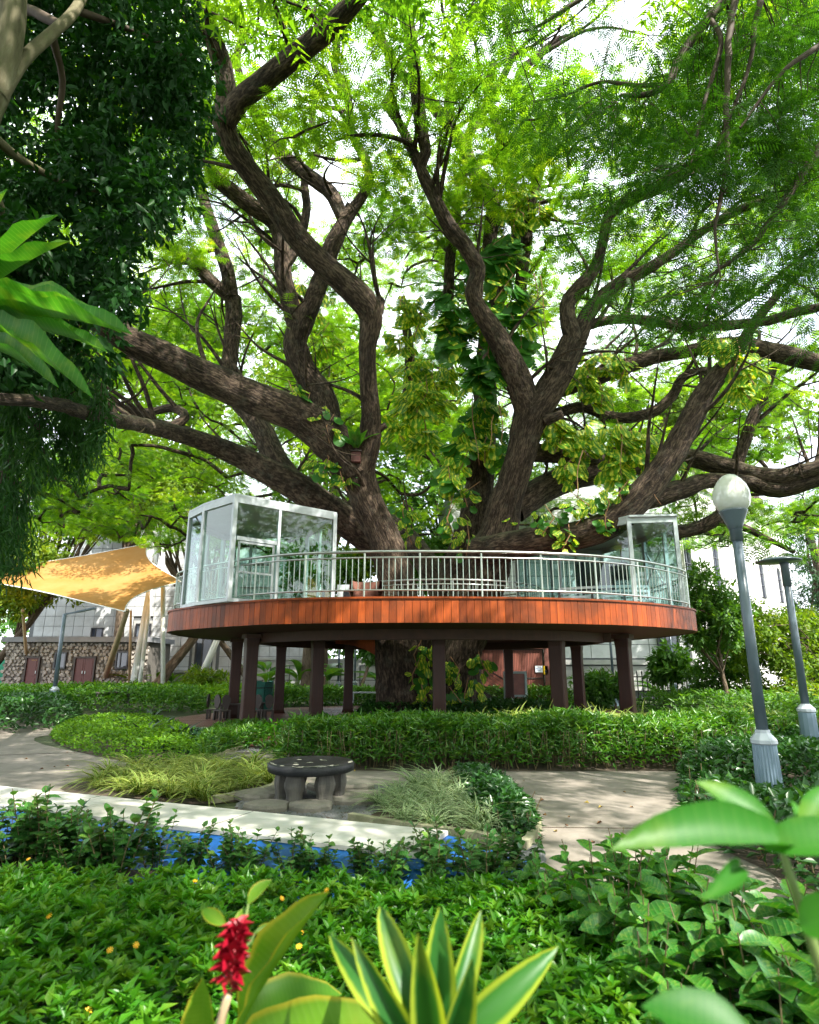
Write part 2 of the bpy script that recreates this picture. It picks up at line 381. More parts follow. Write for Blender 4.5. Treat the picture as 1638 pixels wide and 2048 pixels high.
MT['monstera'] = leafmat('variegated_vine_leaf', [(0, (.05, .18, .014)), (.6, (.11, .29, .02)), (1, (.24, .40, .03))], .42, (1.7, 1.6, .5), .05, .35, blotch=((.72, .70, .08), 2.6, .46, .58), veins=(7, 2, .35))
MT['monstera_dark'] = leafmat('dark_vine_leaf', [(0, (.02, .10, .014)), (.6, (.05, .19, .02)), (1, (.11, .28, .02))], .34, (1.6, 1.5, .5), .06, .35, blotch=((.42, .45, .08), 2.4, .60, .70))
MT['ginger'] = leafmat('ginger_leaf', [(0, (.055, .19, .008)), (1, (.13, .27, .012))], .5, (1.5, 1.4, .5), .05, .45, edge=((.40, .36, .035), .80, .97), veins=(26, 5, .10), spots=True)
MT['dracaena'] = leafmat('striped_dracaena_leaf', [(0, (.02, .11, .02)), (1, (.045, .17, .025))], .42, (1.6, 1.5, .5), .06, .4, edge=((.30, .38, .035), .60, .80), spots=True)
MT['aglao'] = leafmat('blurred_broad_leaf', [(0, (.022, .14, .012)), (1, (.05, .22, .018))], .5, (1.6, 1.5, .5), .04, .45, blotch=((.17, .30, .025), 7.0, .56, .72), veins=(14, 4, .08), spots=True)
MT['fern'] = leafmat('nest_fern_frond', [(0, (.02, .10, .012)), (1, (.06, .20, .018))], .5, (1.5, 1.5, .5), .05, .45, edge=((.05, .2, .02), .2, .9), veins=(34, 3.5, .2), spots=True)
MT['banana'] = leafmat('banana_leaf', [(0, (.03, .13, .03)), (1, (.12, .28, .03))], .45, (1.5, 1.5, .5), .1, .35, veins=(22, 4, .4), spots=True)
MT['bromel'] = leafmat('dark_rosette_leaf', [(0, (.012, .03, .022)), (1, (.03, .06, .045))], .2, (1.3, 1.3, .8), .15, .35)
MT['redflower'] = solid('red_bract', (.36, .004, .022), (.22, .003, .014), 20, .45)
MT['yellowflower'] = solid('yellow_petal', (.85, .50, .02), (.8, .36, .01), 20, .5)
MT['whiteflower'] = solid('cream_petal', (.8, .78, .5), (.7, .68, .4), 20, .5)
MT['stem'] = solid('green_stem', (.10, .17, .04), (.16, .2, .06), 12, .6)
MT['stalk'] = solid('brown_stalk', (.16, .12, .05), (.10, .08, .04), 12, .8)
# built things
MT['soil'] = solid('dark_soil', (.055, .038, .026), (.10, .07, .05), 6, .95, bump=.6, bscale=25, dirt=(.03, .03, .012))
MT['lawn'] = solid('planted_ground', (.035, .06, .016), (.07, .075, .03), 2.5, .95, bump=.5, bscale=18)
MT['concrete'] = solid('path_concrete', (.27, .235, .20), (.20, .172, .147), 7, .85, bump=.15, bscale=120, dirt=(.15, .13, .105), detail=12)
MT['kerb'] = solid('kerb_concrete', (.42, .38, .27), (.26, .25, .15), 7, .9, bump=.3, bscale=60, dirt=(.16, .17, .08))
MT['gravel'] = solid('grey_pebble', (.085, .088, .095), (.17, .17, .175), 30, .8)
MT['stone_flat'] = solid('stepping_stone_grey', (.24, .215, .18), (.17, .155, .125), 9, .9, bump=.35, bscale=50, vary=.15)
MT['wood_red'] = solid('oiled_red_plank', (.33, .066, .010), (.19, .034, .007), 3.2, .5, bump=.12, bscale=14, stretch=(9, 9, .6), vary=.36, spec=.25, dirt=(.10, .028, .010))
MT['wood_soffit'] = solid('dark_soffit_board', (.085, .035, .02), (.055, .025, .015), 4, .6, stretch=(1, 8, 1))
MT['wood_post'] = solid('maroon_painted_post', (.060, .020, .012), (.04, .014, .009), 3, .42, stretch=(6, 6, .5), spec=.3)
MT['wood_deck'] = solid('worn_red_deck_board', (.20, .075, .055), (.13, .05, .04), 5, .42, stretch=(.6, 9, 1), vary=.2)
MT['wood_dark'] = solid('dark_stained_wood', (.030, .020, .016), (.05, .035, .026), 5, .5, stretch=(4, 4, 1))
MT['wood_door'] = solid('reddish_door_wood', (.085, .026, .022), (.12, .036, .03), 5, .5, stretch=(8, 8, .8))
MT['slat'] = solid('red_brown_slat', (.20, .062, .040), (.14, .042, .028), 4, .55, stretch=(4, 4, .6), vary=.2)
MT['steel'] = solid('brushed_steel', (.50, .52, .51), (.40, .42, .41), 9, .28, metal=.9)
MT['steel_green'] = solid('satin_railing_bar', (.50, .56, .50), (.42, .47, .42), 9, .35, metal=.7)
MT['white_frame'] = solid('white_painted_steel', (.52, .56, .58), (.44, .48, .50), 3, .4)
MT['grey_frame'] = solid('grey_painted_steel', (.46, .52, .53), (.40, .45, .46), 3, .4)
MT['lamp_grey'] = solid('blue_grey_paint', (.115, .155, .19), (.095, .13, .165), 4, .33, spec=.6)
MT['lamp_base'] = solid('light_blue_grey_paint', (.21, .29, .37), (.17, .245, .32), 4, .4)
MT['lamp_cap'] = solid('pale_grey_cap', (.45, .5, .55), (.4, .44, .5), 4, .4)
MT['globe'] = solid('opal_globe', (.78, .80, .78), (.74, .76, .72), 2, .12, coat=.5, dirt=(.62, .60, .42))
MT['board'] = solid('weathered_white_board', (.66, .645, .61), (.56, .54, .50), 2.2, .6, stretch=(.5, 5, 1), dirt=(.46, .43, .37))
MT['tarp'] = solid('blue_tarp', (.012, .13, .44), (.010, .09, .33), 3, .42, bump=.9, bscale=4.5, dirt=(.03, .12, .30))
MT['black_stone'] = solid('black_painted_concrete', (.014, .015, .017), (.03, .03, .032), 6, .5, bump=.2, bscale=40, spec=.3)
MT['leg_stone'] = solid('weathered_grey_concrete', (.045, .043, .04), (.15, .135, .11), 3.2, .75, bump=.25, bscale=30, stretch=(3, 3, .6))
MT['chip'] = solid('chipped_white_paint', (.66, .63, .55), (.5, .46, .38), 9, .7)
MT['sail'] = None
MT['mast_white'] = solid('white_mast_paint', (.80, .80, .78), (.72, .71, .68), 2, .45, dirt=(.62, .60, .54))
MT['mast_tan'] = solid('tan_mast_paint', (.42, .31, .19), (.34, .25, .15), 2, .55)
MT['tile'] = solid('pale_grey_wall_tile', (.58, .60, .61), (.50, .52, .53), 1.2, .5, vary=.08, dirt=(.33, .335, .33))
MT['grout'] = solid('dark_tile_joint', (.17, .18, .19), (.14, .15, .16), 3, .9)
MT['white_wall'] = solid('white_render', (.66, .65, .62), (.60, .59, .56), 1.0, .7, dirt=(.52, .51, .48))
MT['fence_wall'] = solid('grey_boundary_render', (.50, .50, .49), (.42, .42, .41), 1.5, .8, dirt=(.3, .3, .28))
MT['roof_grey'] = solid('grey_roof_slab', (.20, .21, .23), (.26, .27, .29), 2, .7)
MT['rubble'] = solid('mixed_rubble_stone', (.36, .33, .29), (.25, .23, .20), 5, .85, bump=.6, bscale=14, vary=.3)
MT['mortar'] = solid('dark_mortar', (.13, .12, .105), (.10, .09, .08), 5, .95)
MT['black_iron'] = solid('black_iron', (.02, .022, .022), (.03, .03, .03), 5, .45)
MT['window_dark'] = solid('dark_window_frame', (.03, .033, .04), (.05, .05, .06), 3, .4)
MT['glass_dark'] = solid('dark_window_glass', (.035, .045, .065), (.07, .085, .115), 1.2, .06, spec=.9)
MT['curtain'] = solid('pale_curtain', (.32, .34, .42), (.22, .24, .32), 2, .7, stretch=(12, 1, .4))
MT['glass'] = glassmat('clear_green_glass', (.82, .92, .88), .045)
MT['glass_right'] = glassmat('clear_pale_glass', (.82, .91, .91), .04)
MT['screen'] = solid('black_screen', (.008, .009, .012), (.012, .013, .016), 2, .12)
MT['tealpaint'] = solid('teal_painted_board', (.010, .20, .14), (.008, .14, .10), 5, .5, vary=.25)
MT['cab_blue'] = solid('grey_green_cabinet_paint', (.24, .32, .31), (.2, .27, .26), 4, .5)
MT['sign_white'] = solid('white_sign_panel', (.72, .76, .82), (.68, .72, .78), 3, .5)
MT['sign_yellow'] = solid('yellow_sign_panel', (.85, .55, .01), (.8, .5, .01), 3, .5)
MT['ink'] = solid('dark_print', (.02, .02, .03), (.03, .03, .04), 3, .6)
MT['ink_blue'] = solid('blue_grey_print', (.22, .28, .42), (.2, .26, .4), 3, .6)
MT['roof_ribs'] = solid('dark_roof_rib', (.09, .06, .055), (.13, .09, .08), 3, .7)
MT['green_sheet'] = solid('green_sheet', (.01, .28, .14), (.01, .22, .12), 3, .6)
MT['cloth_brown'] = solid('brown_plush', (.16, .06, .04), (.11, .045, .03), 12, .9, bump=.5, bscale=60)
def sailmat():
    m, nt, out = nmat('orange_sail_cloth')
    tc = N(nt, 'TexCoord'); no = N(nt, 'TexNoise', Scale=.5, Detail=8.0, Roughness=.65); lk(nt, tc.outputs['Object'], no.inputs['Vector'])
    col = ramp(nt, no.outputs['Fac'], [(.3, (.56, .27, .07)), (.7, (.64, .37, .14))])
    d = N(nt, 'BsdfDiffuse'); lk(nt, col, d.inputs[0]); t = N(nt, 'BsdfTranslucent'); lk(nt, col, t.inputs[0])
    mx = N(nt, 'MixShader'); mx.inputs[0].default_value = .55; lk(nt, d.outputs[0], mx.inputs[1]); lk(nt, t.outputs[0], mx.inputs[2]); lk(nt, mx.outputs[0], out.inputs[0]); return m
MT['sail'] = sailmat()

# ------------------------------------------------------------------ leaves by arrays
def norm(a): return a / (np.linalg.norm(a, axis=-1, keepdims=True) + 1e-9)
# template: verts (along, across, up), quads
def T_leaf(fold=.10, droop=.12, wide=.42):
    """two faces folded along the midrib"""
    v = np.array([(0, 0, 0), (wide, .5, fold - droop * .2), (1, 0, -droop), (wide, -.5, fold - droop * .2)], float)
    return v, np.array([(0, 2, 1), (0, 3, 2)])
def T_diamond():
    return np.array([(0, 0, 0), (.45, .5, .05), (1, 0, -.06), (.45, -.5, .05)], float), np.array([(0, 3, 2, 1)])
def T_oval(droop=.15, n=4, fold=.08, pow_=1.0, tipw=0.0, wave=0.0):
    """leaf of n segments with a midrib; |across| gives acr"""
    xs = np.linspace(0, 1, n + 1); v = []; f = []
    for i, x in enumerate(xs):
        w = .5 * max(math.sin(PI * min(1, x ** pow_ * .97 + .015)), .0) ** .75
        if i == n: w = .02
        if i == 0: w = .06
        z = -droop * x * x
        k = wave * math.sin(x * 19)
        v += [(x, -w, z + fold * w * 2 + k), (x, 0, z), (x, w, z + fold * w * 2 - k)]
    for i in range(n):
        a = i * 3; f += [(a, a + 3, a + 4, a + 1), (a + 1, a + 4, a + 5, a + 2)]
    return np.array(v), np.array(f)
def T_strap(arch=.5, n=5, fold=.2):
    """long strap leaf rising along x then arching over (z up is the arch plane)"""
    v = []; f = []
    for i in range(n + 1):
        t = i / n; x = t * (1 - .25 * arch * t); z = -arch * t * t * .75
        w = .5 * (.55 + .45 * math.sin(PI * min(1, t * 1.1 + .12))) * (1 - t ** 5) + (.02 if i == n else 0)
        v += [(x, -w, z + fold * w * .1), (x, 0, z), (x, w, z + fold * w * .1)]
    for i in range(n):
        a = i * 3; f += [(a, a + 3, a + 4, a + 1), (a + 1, a + 4, a + 5, a + 2)]
    return np.array(v), np.array(f)
def T_frond(n=5, pin=.46, w=.11, ang=58):
    """feathery compound leaf: n pairs of narrow pinnae and a tip one, each one quad"""
    v = []; f = []
    def q(x, y, a, L, W, z):
        ca, sa = math.cos(a), math.sin(a); b = len(v)
        for al, ac in ((0, 0), (.5, .5), (1, 0), (.5, -.5)):
            v.append((x + al * L * ca - ac * W * sa, y + al * L * sa + ac * W * ca, z - .10 * al * al))
        f.append((b, b + 3, b + 2, b + 1))
    for i in range(n):
        x = .18 + .72 * i / (n - 1 if n > 1 else 1); L = pin * (.65 + .5 * math.sin(PI * (i + .8) / (n + .8)))
        for s in (-1, 1): q(x, 0, s * math.radians(ang - 14 * i / n), L, w, -.14 * x * x)
    q(.88, 0, 0, pin * .7, w, -.12)
    v = np.array(v); return v, np.array(f)
def T_frond3(n=5, pin=.46, w=.11, ang=58):
    """lighter compound leaf: each pinna one narrow triangle"""
    v = []; f = []
    def q(x, y, a, L, W, z):
        ca, sa = math.cos(a), math.sin(a); b = len(v)
        for al, ac in ((.08, .5), (1, 0), (.08, -.5)): v.append((x + al * L * ca - ac * W * sa, y + al * L * sa + ac * W * ca, z - .10 * al * al))
        f.append((b, b + 2, b + 1))
    for i in range(n):
        x = .18 + .72 * i / (n - 1); L = pin * (.65 + .5 * math.sin(PI * (i + .8) / (n + .8)))
        for s in (-1, 1): q(x, 0, s * math.radians(ang - 14 * i / n), L, w, -.14 * x * x)
    q(.88, 0, 0, pin * .7, w, -.12)
    return np.array(v), np.array(f)
def place(pos, d, nrm, L, W, tmpl):
    tv, tf = tmpl
    x = norm(np.asarray(d, float)); n = np.asarray(nrm, float)
    z = norm(n - (n * x).sum(1, keepdims=True) * x); y = np.cross(z, x)
    L = np.broadcast_to(L, len(pos))[:, None, None]; W = np.broadcast_to(W, len(pos))[:, None, None]
    V = pos[:, None] + tv[None, :, 0:1] * L * x[:, None] + tv[None, :, 1:2] * W * y[:, None] + tv[None, :, 2:3] * L * z[:, None]
    Fq = (tf[None] + (np.arange(len(pos)) * len(tv))[:, None, None])
    return V.reshape(-1, 3), Fq.reshape(-1, tf.shape[1])
def acr_of(tmpl, n):
    tv = tmpl[0]; return (np.tile(np.where(np.abs(tv[:, 1]) > .01, 1.0, 0.0), n), np.tile(tv[:, 0], n))
def leaves(name, pos, d, nrm, L, W, tmpl, mat, parent=None, tint=None, **kw):
    V, Fq = place(pos, d, nrm, L, W, tmpl)
    if tint is None: tint = rng.beta(2, 2.2, len(pos))
    return bulk(name, V, Fq, mat, parent, tint=np.repeat(tint, len(tmpl[1])), acr=acr_of(tmpl, len(pos)), **kw)
def rdir(n, up=0.0, flat=1.0):
    a = rng.normal(0, 1, (n, 3)); a[:, 2] = a[:, 2] * flat + up; return norm(a)
def inpoly(pts, poly):
    x, y = pts[:, 0], pts[:, 1]; r = np.zeros(len(pts), bool); n = len(poly)
    for i in range(n):
        x0, y0 = poly[i][:2]; x1, y1 = poly[(i + 1) % n][:2]
        if y0 == y1: continue
        r ^= ((y0 > y) != (y1 > y)) & (x < (x1 - x0) * (y - y0) / (y1 - y0) + x0)
    return r
def sample(poly, n):
    poly = [tuple(p[:2]) for p in poly]; a = np.array(poly); lo, hi = a.min(0), a.max(0); out = []
    tot = 0
    while tot < n:
        p = rng.uniform(lo, hi, (n * 3 + 50, 2)); p = p[inpoly(p, poly)]; out.append(p); tot += len(p)
    return np.vstack(out)[:n]
def edge_dist(p, poly):
    a = np.array([q[:2] for q in poly]); b = np.roll(a, -1, 0); best = np.full(len(p), 1e9); vec = np.zeros((len(p), 2))
    for s, e in zip(a, b):
        d = e - s; t = np.clip(((p - s) @ d) / (d @ d + 1e-9), 0, 1); q = s + t[:, None] * d; w = np.linalg.norm(p - q, axis=1)
        m = w < best; best[m] = w[m]; vec[m] = (q - p)[m]
    return best, vec
def bumpy(p, s=1.0, seed=0):
    g = np.random.default_rng(seed); r = np.zeros(len(p))
    for k in range(5):
        a = g.uniform(0, 6.28); f = s * g.uniform(.6, 2.4); r += np.sin(p[:, 0] * f * math.cos(a) + p[:, 1] * f * math.sin(a) + g.uniform(0, 6)) / 5
    return r
def smooth_poly(poly, n=6):
    a = [tuple(p[:2]) + (0, 0) for p in poly]; m = len(a)
    A = np.array(a, float); out = []
    for i in range(m):
        p0, p1, p2, p3 = A[i - 1], A[i], A[(i + 1) % m], A[(i + 2) % m]
        for t in np.arange(n) / n:
            out.append(.5 * (2 * p1 + (p2 - p0) * t + (2 * p0 - 5 * p1 + 4 * p2 - p3) * t * t + (3 * p1 - p0 - 3 * p2 + p3) * t ** 3))
    return [tuple(p[:2]) for p in out]
def mass(name, poly, h, n, L, W, tmpl, mat, label=None, cat=None, kind=None, up=.8, rim=.35, low=.0, hn=.18, seed=1, stems=0, group=None, z0=0.0, hfun=None):
    """a planted mass: shoots through a polygon, rounded at its rim, leaves thickest at the skin"""
    p = sample(poly, n); e, vec = edge_dist(p, poly)
    top = h * (1 + hn * bumpy(p, 2.2, seed) + hn * .5 * bumpy(p, 7, seed + 1)) * np.clip((e / rim), 0, 1) ** .35
    if hfun is not None: top = top * hfun(p)
    skin = rng.beta(3.2, 1.0, n); skin = np.where(e < rim * .8, rng.uniform(low, 1, n), skin)
    z = z0 + np.maximum(.03, top * np.maximum(skin, low))
    pos = np.column_stack([p, z])
    outw = np.column_stack([norm(vec) * np.exp(-(e / rim)[:, None] ** 2), np.zeros(n)])
    d = norm(rdir(n, 0, .5) * 1.0 + outw * .9 + np.array([0, 0, up * .6]))
    nr = norm(rdir(n) * .55 + np.array([0, -.1, 1.0]) + outw * .5)
    s = rng.uniform(.7, 1.25, n)
    # leaf colour: fresh growth towards the skin of the plant
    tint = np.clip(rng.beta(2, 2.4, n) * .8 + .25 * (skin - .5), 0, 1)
    if stems:
        o = thing(name, label, cat, (float(np.mean(p[:, 0])), float(np.mean(p[:, 1])), z0), group, kind)
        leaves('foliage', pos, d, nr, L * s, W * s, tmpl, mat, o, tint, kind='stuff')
        q = sample(poly, stems * 4); ee, vv = edge_dist(q, poly); q = q[np.argsort(ee)][:stems * 2]; q = q[rng.permutation(len(q))[:stems]]
        tb = Tubes()
        for i, (x, y) in enumerate(q):
            k = rng.normal(0, .05, 2); tb.add([(x, y, z0), (x + k[0], y + k[1], z0 + h * .4), (x + 1.6 * k[0], y + 1.6 * k[1], z0 + h * .8)], [.009, .007, .005], 4, 0, i)
        tb.build('stem', MT['stalk'], o, kind='stuff')
        return o
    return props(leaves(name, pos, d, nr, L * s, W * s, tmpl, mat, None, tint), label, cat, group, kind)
def shoots(name, poly, h, n, per, L, W, tmpl, mat, label, cat, kind, hfun=None, seed=1, hn=.16, tiers=2, el=(.15, 1.0)):
    """planting of many upright shoots, each ending in whorls of leaves"""
    p = sample(poly, n); top = h * (1 + hn * bumpy(p, 2.2, seed) + hn * .5 * bumpy(p, 7, seed + 1)) * (hfun(p) if hfun else 1.0) * rng.uniform(.78, 1.12, n)
    pos = []; d = []; tint = []; sh = rng.beta(2, 2.2, n)
    for t in range(tiers):
        for k in range(per):
            a = rng.uniform(0, 2 * PI, n) * .15 + 2 * PI * k / per + t * .6 + np.arange(n) * 2.4
            e = rng.uniform(*el, n) * (1.0 if t == 0 else .45) + (.35 if t == 0 and k % 3 == 0 else 0)
            pos.append(np.column_stack([p + rng.normal(0, .006, (n, 2)), np.maximum(.02, top - t * h * .20 - rng.uniform(0, .03, n))]))
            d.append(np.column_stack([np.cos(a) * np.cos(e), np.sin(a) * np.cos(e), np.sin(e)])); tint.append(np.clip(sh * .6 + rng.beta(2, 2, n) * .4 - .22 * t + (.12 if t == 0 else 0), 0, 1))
    pos = np.vstack(pos); d = np.vstack(d); m = len(pos); nr = norm(np.column_stack([-d[:, 0] * .6, -d[:, 1] * .6, np.full(m, 1.0)]) + rng.normal(0, .25, (m, 3))); s = rng.uniform(.65, 1.2, m)
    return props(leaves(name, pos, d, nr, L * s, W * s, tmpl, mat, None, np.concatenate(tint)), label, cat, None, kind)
#==BODY==

# ================================================================== GROUND
def sheet(name, poly, z, mat, kind='structure', parent=None, **kw):
    b = B(); n = len(poly); b.add([(p[0], p[1], z) for p in poly], [list(range(n))])
    a = sum(poly[i][0] * poly[(i + 1) % n][1] - poly[(i + 1) % n][0] * poly[i][1] for i in range(n))
    if a < 0: b.f = [f[::-1] for f in b.f]
    return b.build(name, mat, parent, kind=kind, **kw)
def GP(lst, z=0.0): return [tuple(G(x, y, z)[:2]) for x, y in lst]
sheet('ground', [(-260, -30), (260, -30), (260, 420), (-260, 420)], -.012, MT['lawn'], label='planted garden ground under the beds', cat='ground')
# one continuous concrete walk; the beds lie on it as soil with kerbs
walk = smooth_poly([(-14.5, 15), (-14, 21.5), (-10, 22.5), (-8.8, 19.5), (-9.6, 16.8), (-6.5, 13.6), (-3.6, 12.3), (-2.2, 11.6), (4.6, 11.4), (5.2, 9.4), (4.5, 7.6), (4.6, 6.2), (4.3, 4.4), (4.6, 1.0), (2.2, 1.0), (2.2, 4.5), (1.15, 6.3), (.7, 8.6), (-1, 10.2), (-5.2, 9.0), (-9, 11.2)], 5)
sheet('path', walk, 0.0, MT['concrete'], label='curving pale concrete garden path', cat='path')
b = B()       # expansion joints of the path, thin grooves of darker soil
for (x0, y0), (x1, y1) in [((1.0, 7.55), (4.65, 7.4)), ((2.2, 4.6), (4.3, 4.5)), ((-9.9, 13.0), (-6.9, 14.0))]:
    b.beam((x0, y0, .0025), (x1, y1, .0025), .02, .004)
b.build('path_joint', MT['soil'], kind='structure', label='thin dark joints across the concrete path', cat='path joint')
# soil of the beds
beds = {
 'spider': smooth_poly(GP([(120, 1578), (230, 1545), (420, 1533), (550, 1540), (552, 1578), (430, 1608), (250, 1595)]), 4),
 'right_spider': smooth_poly(GP([(705, 1640), (800, 1580), (900, 1555), (1010, 1575), (1075, 1650), (1050, 1700), (900, 1672)]), 4),
 'lime': smooth_poly(GP([(100, 1474), (150, 1501), (250, 1522), (392, 1530), (420, 1505), (380, 1470), (300, 1450), (200, 1444), (135, 1455)]), 4),
 'right': smooth_poly(GP([(1368, 1548), (1374, 1640), (1440, 1695), (1540, 1745), (1700, 1830), (1900, 1700), (1900, 1520), (1600, 1478), (1420, 1505)]), 4),
 'front': [(-5.5, 1.2), (-5.5, 6.4), (-.5, 5.75), (.75, 5.9), (1.15, 6.2), (1.6, 5.4), (2.35, 4.4), (2.4, 1.2)],
 'hedge': smooth_poly([(-2.45, 11.75), (4.7, 11.5), (7.5, 12.4), (16, 12.9), (16, 15.2), (4, 14.4), (-2.6, 14.2)], 3),
}
for k, nm in (('spider', 'striped_plant_bed'), ('right_spider', 'silver_plant_bed'), ('lime', 'lime_cover_bed'), ('right', 'dark_hedge_bed'), ('front', 'front_bed'), ('hedge', 'hedge_bed')):
    sheet(nm, beds[k], .004, MT['soil'], label='dark bare soil of the ' + nm.replace('_', ' '), cat='soil bed')
# gravel court round the table and the gravel of the stepping path
court = smooth_poly(GP([(470, 1622), (548, 1578), (700, 1570), (830, 1577), (790, 1600), (720, 1640), (640, 1650)]), 4)
walk2 = smooth_poly(GP([(392, 1524), (470, 1497), (560, 1476), (620, 1476), (560, 1540), (480, 1540)]), 4)
side = smooth_poly(GP([(1010, 1715), (1075, 1690), (1090, 1745), (1040, 1790)]), 4)
def gravel(name, polys, n, label, s0=.018, s1=.034):
    pos = []; 
    for pl, k in polys: pos.append(sample(pl, k))
    p = np.vstack(pos); n = len(p)
    tv = np.array([(1, 0, 0), (0, 1, 0), (-1, 0, 0), (0, -1, 0), (0, 0, .7)], float); tf = np.array([(0, 1, 4), (1, 2, 4), (2, 3, 4), (3, 0, 4)])
    a = rng.uniform(0, 6.28, n); sx = rng.uniform(s0, s1, n)[:, None]; sy = sx * rng.uniform(.6, 1, (n, 1))
    X = tv[None, :, 0] * sx; Y = tv[None, :, 1] * sy; Z = tv[None, :, 2] * sx + .006 + 0 * X
    V = np.stack([X * np.cos(a)[:, None] - Y * np.sin(a)[:, None] + p[:, :1], X * np.sin(a)[:, None] + Y * np.cos(a)[:, None] + p[:, 1:], Z], -1)
    Fq = tf[None] + (np.arange(n) * 5)[:, None, None]
    bulk(name, V.reshape(-1, 3), Fq.reshape(-1, 3), MT['gravel'], kind='stuff', label=label, cat='gravel')
for nm, pl in (('table_court', court), ('stepping_path', walk2), ('corner_court', side)):
    sheet(nm, pl, .008, MT['soil'], label={'table_court': 'dark gritty floor under the black table', 'stepping_path': 'dark gritty floor of the stepping stone path', 'corner_court': 'dark gritty corner beside the blue tarp'}[nm], cat='court')
gravel('gravel', [(court, 5200), (walk2, 5000), (side, 1500)], 0, 'loose grey pebbles round the table and stepping stones')
def flat_stone(rx, ry, h, seed):
    g = np.random.default_rng(seed); n = 18; b = B(); 
    r = [1 + .06 * math.sin(2 * 2 * PI * k / n + g.uniform(0, 6)) + g.normal(0, .02) for k in range(n)]
    rings = []
    for f_, z in ((1.0, 0), (1.02, h * .6), (.95, h)): rings.append([(rx * f_ * r[k] * math.cos(2 * PI * k / n), ry * f_ * r[k] * math.sin(2 * PI * k / n), z) for k in range(n)])
    V = sum(rings, []); Fs = [(i * n + k, i * n + (k + 1) % n, (i + 1) * n + (k + 1) % n, (i + 1) * n + k) for i in range(2) for k in range(n)] + [list(range(2 * n, 3 * n))]
    b.add(V, Fs); return b.mesh('stepping_stone', MT['stone_flat'])
fs = [flat_stone(.36, .30, .07, k) for k in range(3)]
stp = thing('stepping_stones', 'large rounded flat stones set in grey gravel between path and deck', 'stepping stones', (0, 0, 0), kind='structure')
for i, (x, y, s) in enumerate([(432, 1525, .9), (470, 1527, .8), (505, 1512, 1.0), (545, 1508, .85), (562, 1518, .8), (520, 1495, .8), (570, 1492, 1.0), (480, 1510, .7)]):
    g = G(x, y); piece('stepping_stone', fs[i % 3], stp, (g[0], g[1], .006), (0, 0, i * 1.3), (s * 1.3, s, .5))
tst = [(520, 1598, .9), (700, 1578, .95), (718, 1604, 1.15), (622, 1621, .72), (655, 1580, .8), (570, 1590, .8), (533, 1622, .75)]
for i, (x, y, s) in enumerate(tst):
    g = G(x, y); o = bpy.data.objects.new('garden_stool_slab', fs[i % 3]); COL.objects.link(o); o.location = (g[0], g[1], .01); o.scale = (s, s, 1.25)
    props(o, 'low round grey concrete slab lying in the gravel around the black table', 'stone slab', 'flat round slabs around the black table')
# kerbs
def kerb(pts, label, w=.09, h=.09):
    pts = np.array([(p[0], p[1], h / 2) for p in pts]); pts = catmull(np.column_stack([pts, np.ones(len(pts))]), .25)[:, :3]
    b = B()
    for i in range(len(pts) - 1): b.beam(pts[i], pts[i + 1] + (pts[i + 1] - pts[i]) * .02, w, h * (1 + .001 * (i % 2)))
    b.build('bed_kerb', MT['kerb'], kind='structure', label=label, cat='kerb')
kerb(GP([(425, 1607), (490, 1594), (549, 1579), (552, 1545)]), 'mossy pale kerb between striped plants and table gravel')
kerb(GP([(700, 1643), (800, 1660), (960, 1683), (1045, 1702), (1075, 1660)]), 'pale kerb in front of the silver striped plants')
kerb(GP([(398, 1528), (455, 1508), (520, 1487)]), 'thin kerb along the stepping stones')

# ------------------------------------------------------------------ white board on the blue tarp
zt = .24
far = [G(-140, 1560, zt), G(350, 1607, zt), G(888, 1669, zt)]
A0 = np.array(G(-260, 1552, zt)[:2]); A1 = np.array(G(890, 1671, zt)[:2]); dv = (A1 - A0) / np.linalg.norm(A1 - A0); pv = np.array([dv[1], -dv[0]])
if pv[1] > 0: pv = -pv
A0 = A0 - pv * .085; A1 = A1 - pv * .085; Wd = .80
tarp = thing('blue_tarp', 'wrinkled blue tarp draped under the long white board', 'tarp', (A0[0], A0[1], 0))
nu, nv = 90, 26; L_ = np.linalg.norm(A1 - A0) + .75; V = []; 
g_ = np.random.default_rng(3)
for i in range(nu):
    for j in range(nv):
        u = -.1 + (L_ + .1) * i / (nu - 1); s = -.32 + (Wd + 1.06) * j / (nv - 1)
        z = zt - .02
        if s > Wd + .03: z = max(.02, zt - .02 - (s - Wd - .03) * 1.15) + .022 * math.sin(u * 5 + s * 9) + .03 * math.sin(u * 2.1 - s * 6) + .02 * math.sin(u * 11 + 3 * math.sin(s * 5)) * min(1, (s - Wd) * 3)
        if s < 0: z += s * .30 + .012 * math.sin(u * 2.3) + .008 * math.sin(u * 5.7)
        e = u - (L_ - .72)
        if e > 0: z = max(.015, z - e * .30) + .012 * math.sin(s * 8 + u * 3)
        off = .05 * math.sin(u * 1.7) + .03 * math.sin(u * 4.1) if j in (0,) else 0
        q = A0 + dv * u + pv * (s + off); V.append((q[0], q[1], z))
b = B(); b.add(V, [(i * nv + j, (i + 1) * nv + j, (i + 1) * nv + j + 1, i * nv + j + 1) for i in range(nu - 1) for j in range(nv - 1)]); b.build('tarp_sheet', MT['tarp'], tarp, True)
bd = thing('white_board', 'long weathered white board lying on the blue tarp', 'board', (A0[0], A0[1], zt))
b = B(); c = A0 + dv * (L_ - .75) / 2 + pv * Wd / 2; ang = math.atan2(dv[1], dv[0])
b.box((c[0], c[1], zt + .004), (L_ - .75, Wd, .036), ang); b.build('board_panel', MT['board'], bd)
b = B()
for k in range(1, 4):
    c2 = A0 + dv * (L_ - .75) * k / 4 + pv * Wd / 2; b.box((c2[0], c2[1], zt + .0225), (.008, Wd, .003), ang)
b.build('panel_joint', MT['mortar'], bd, kind='stuff')

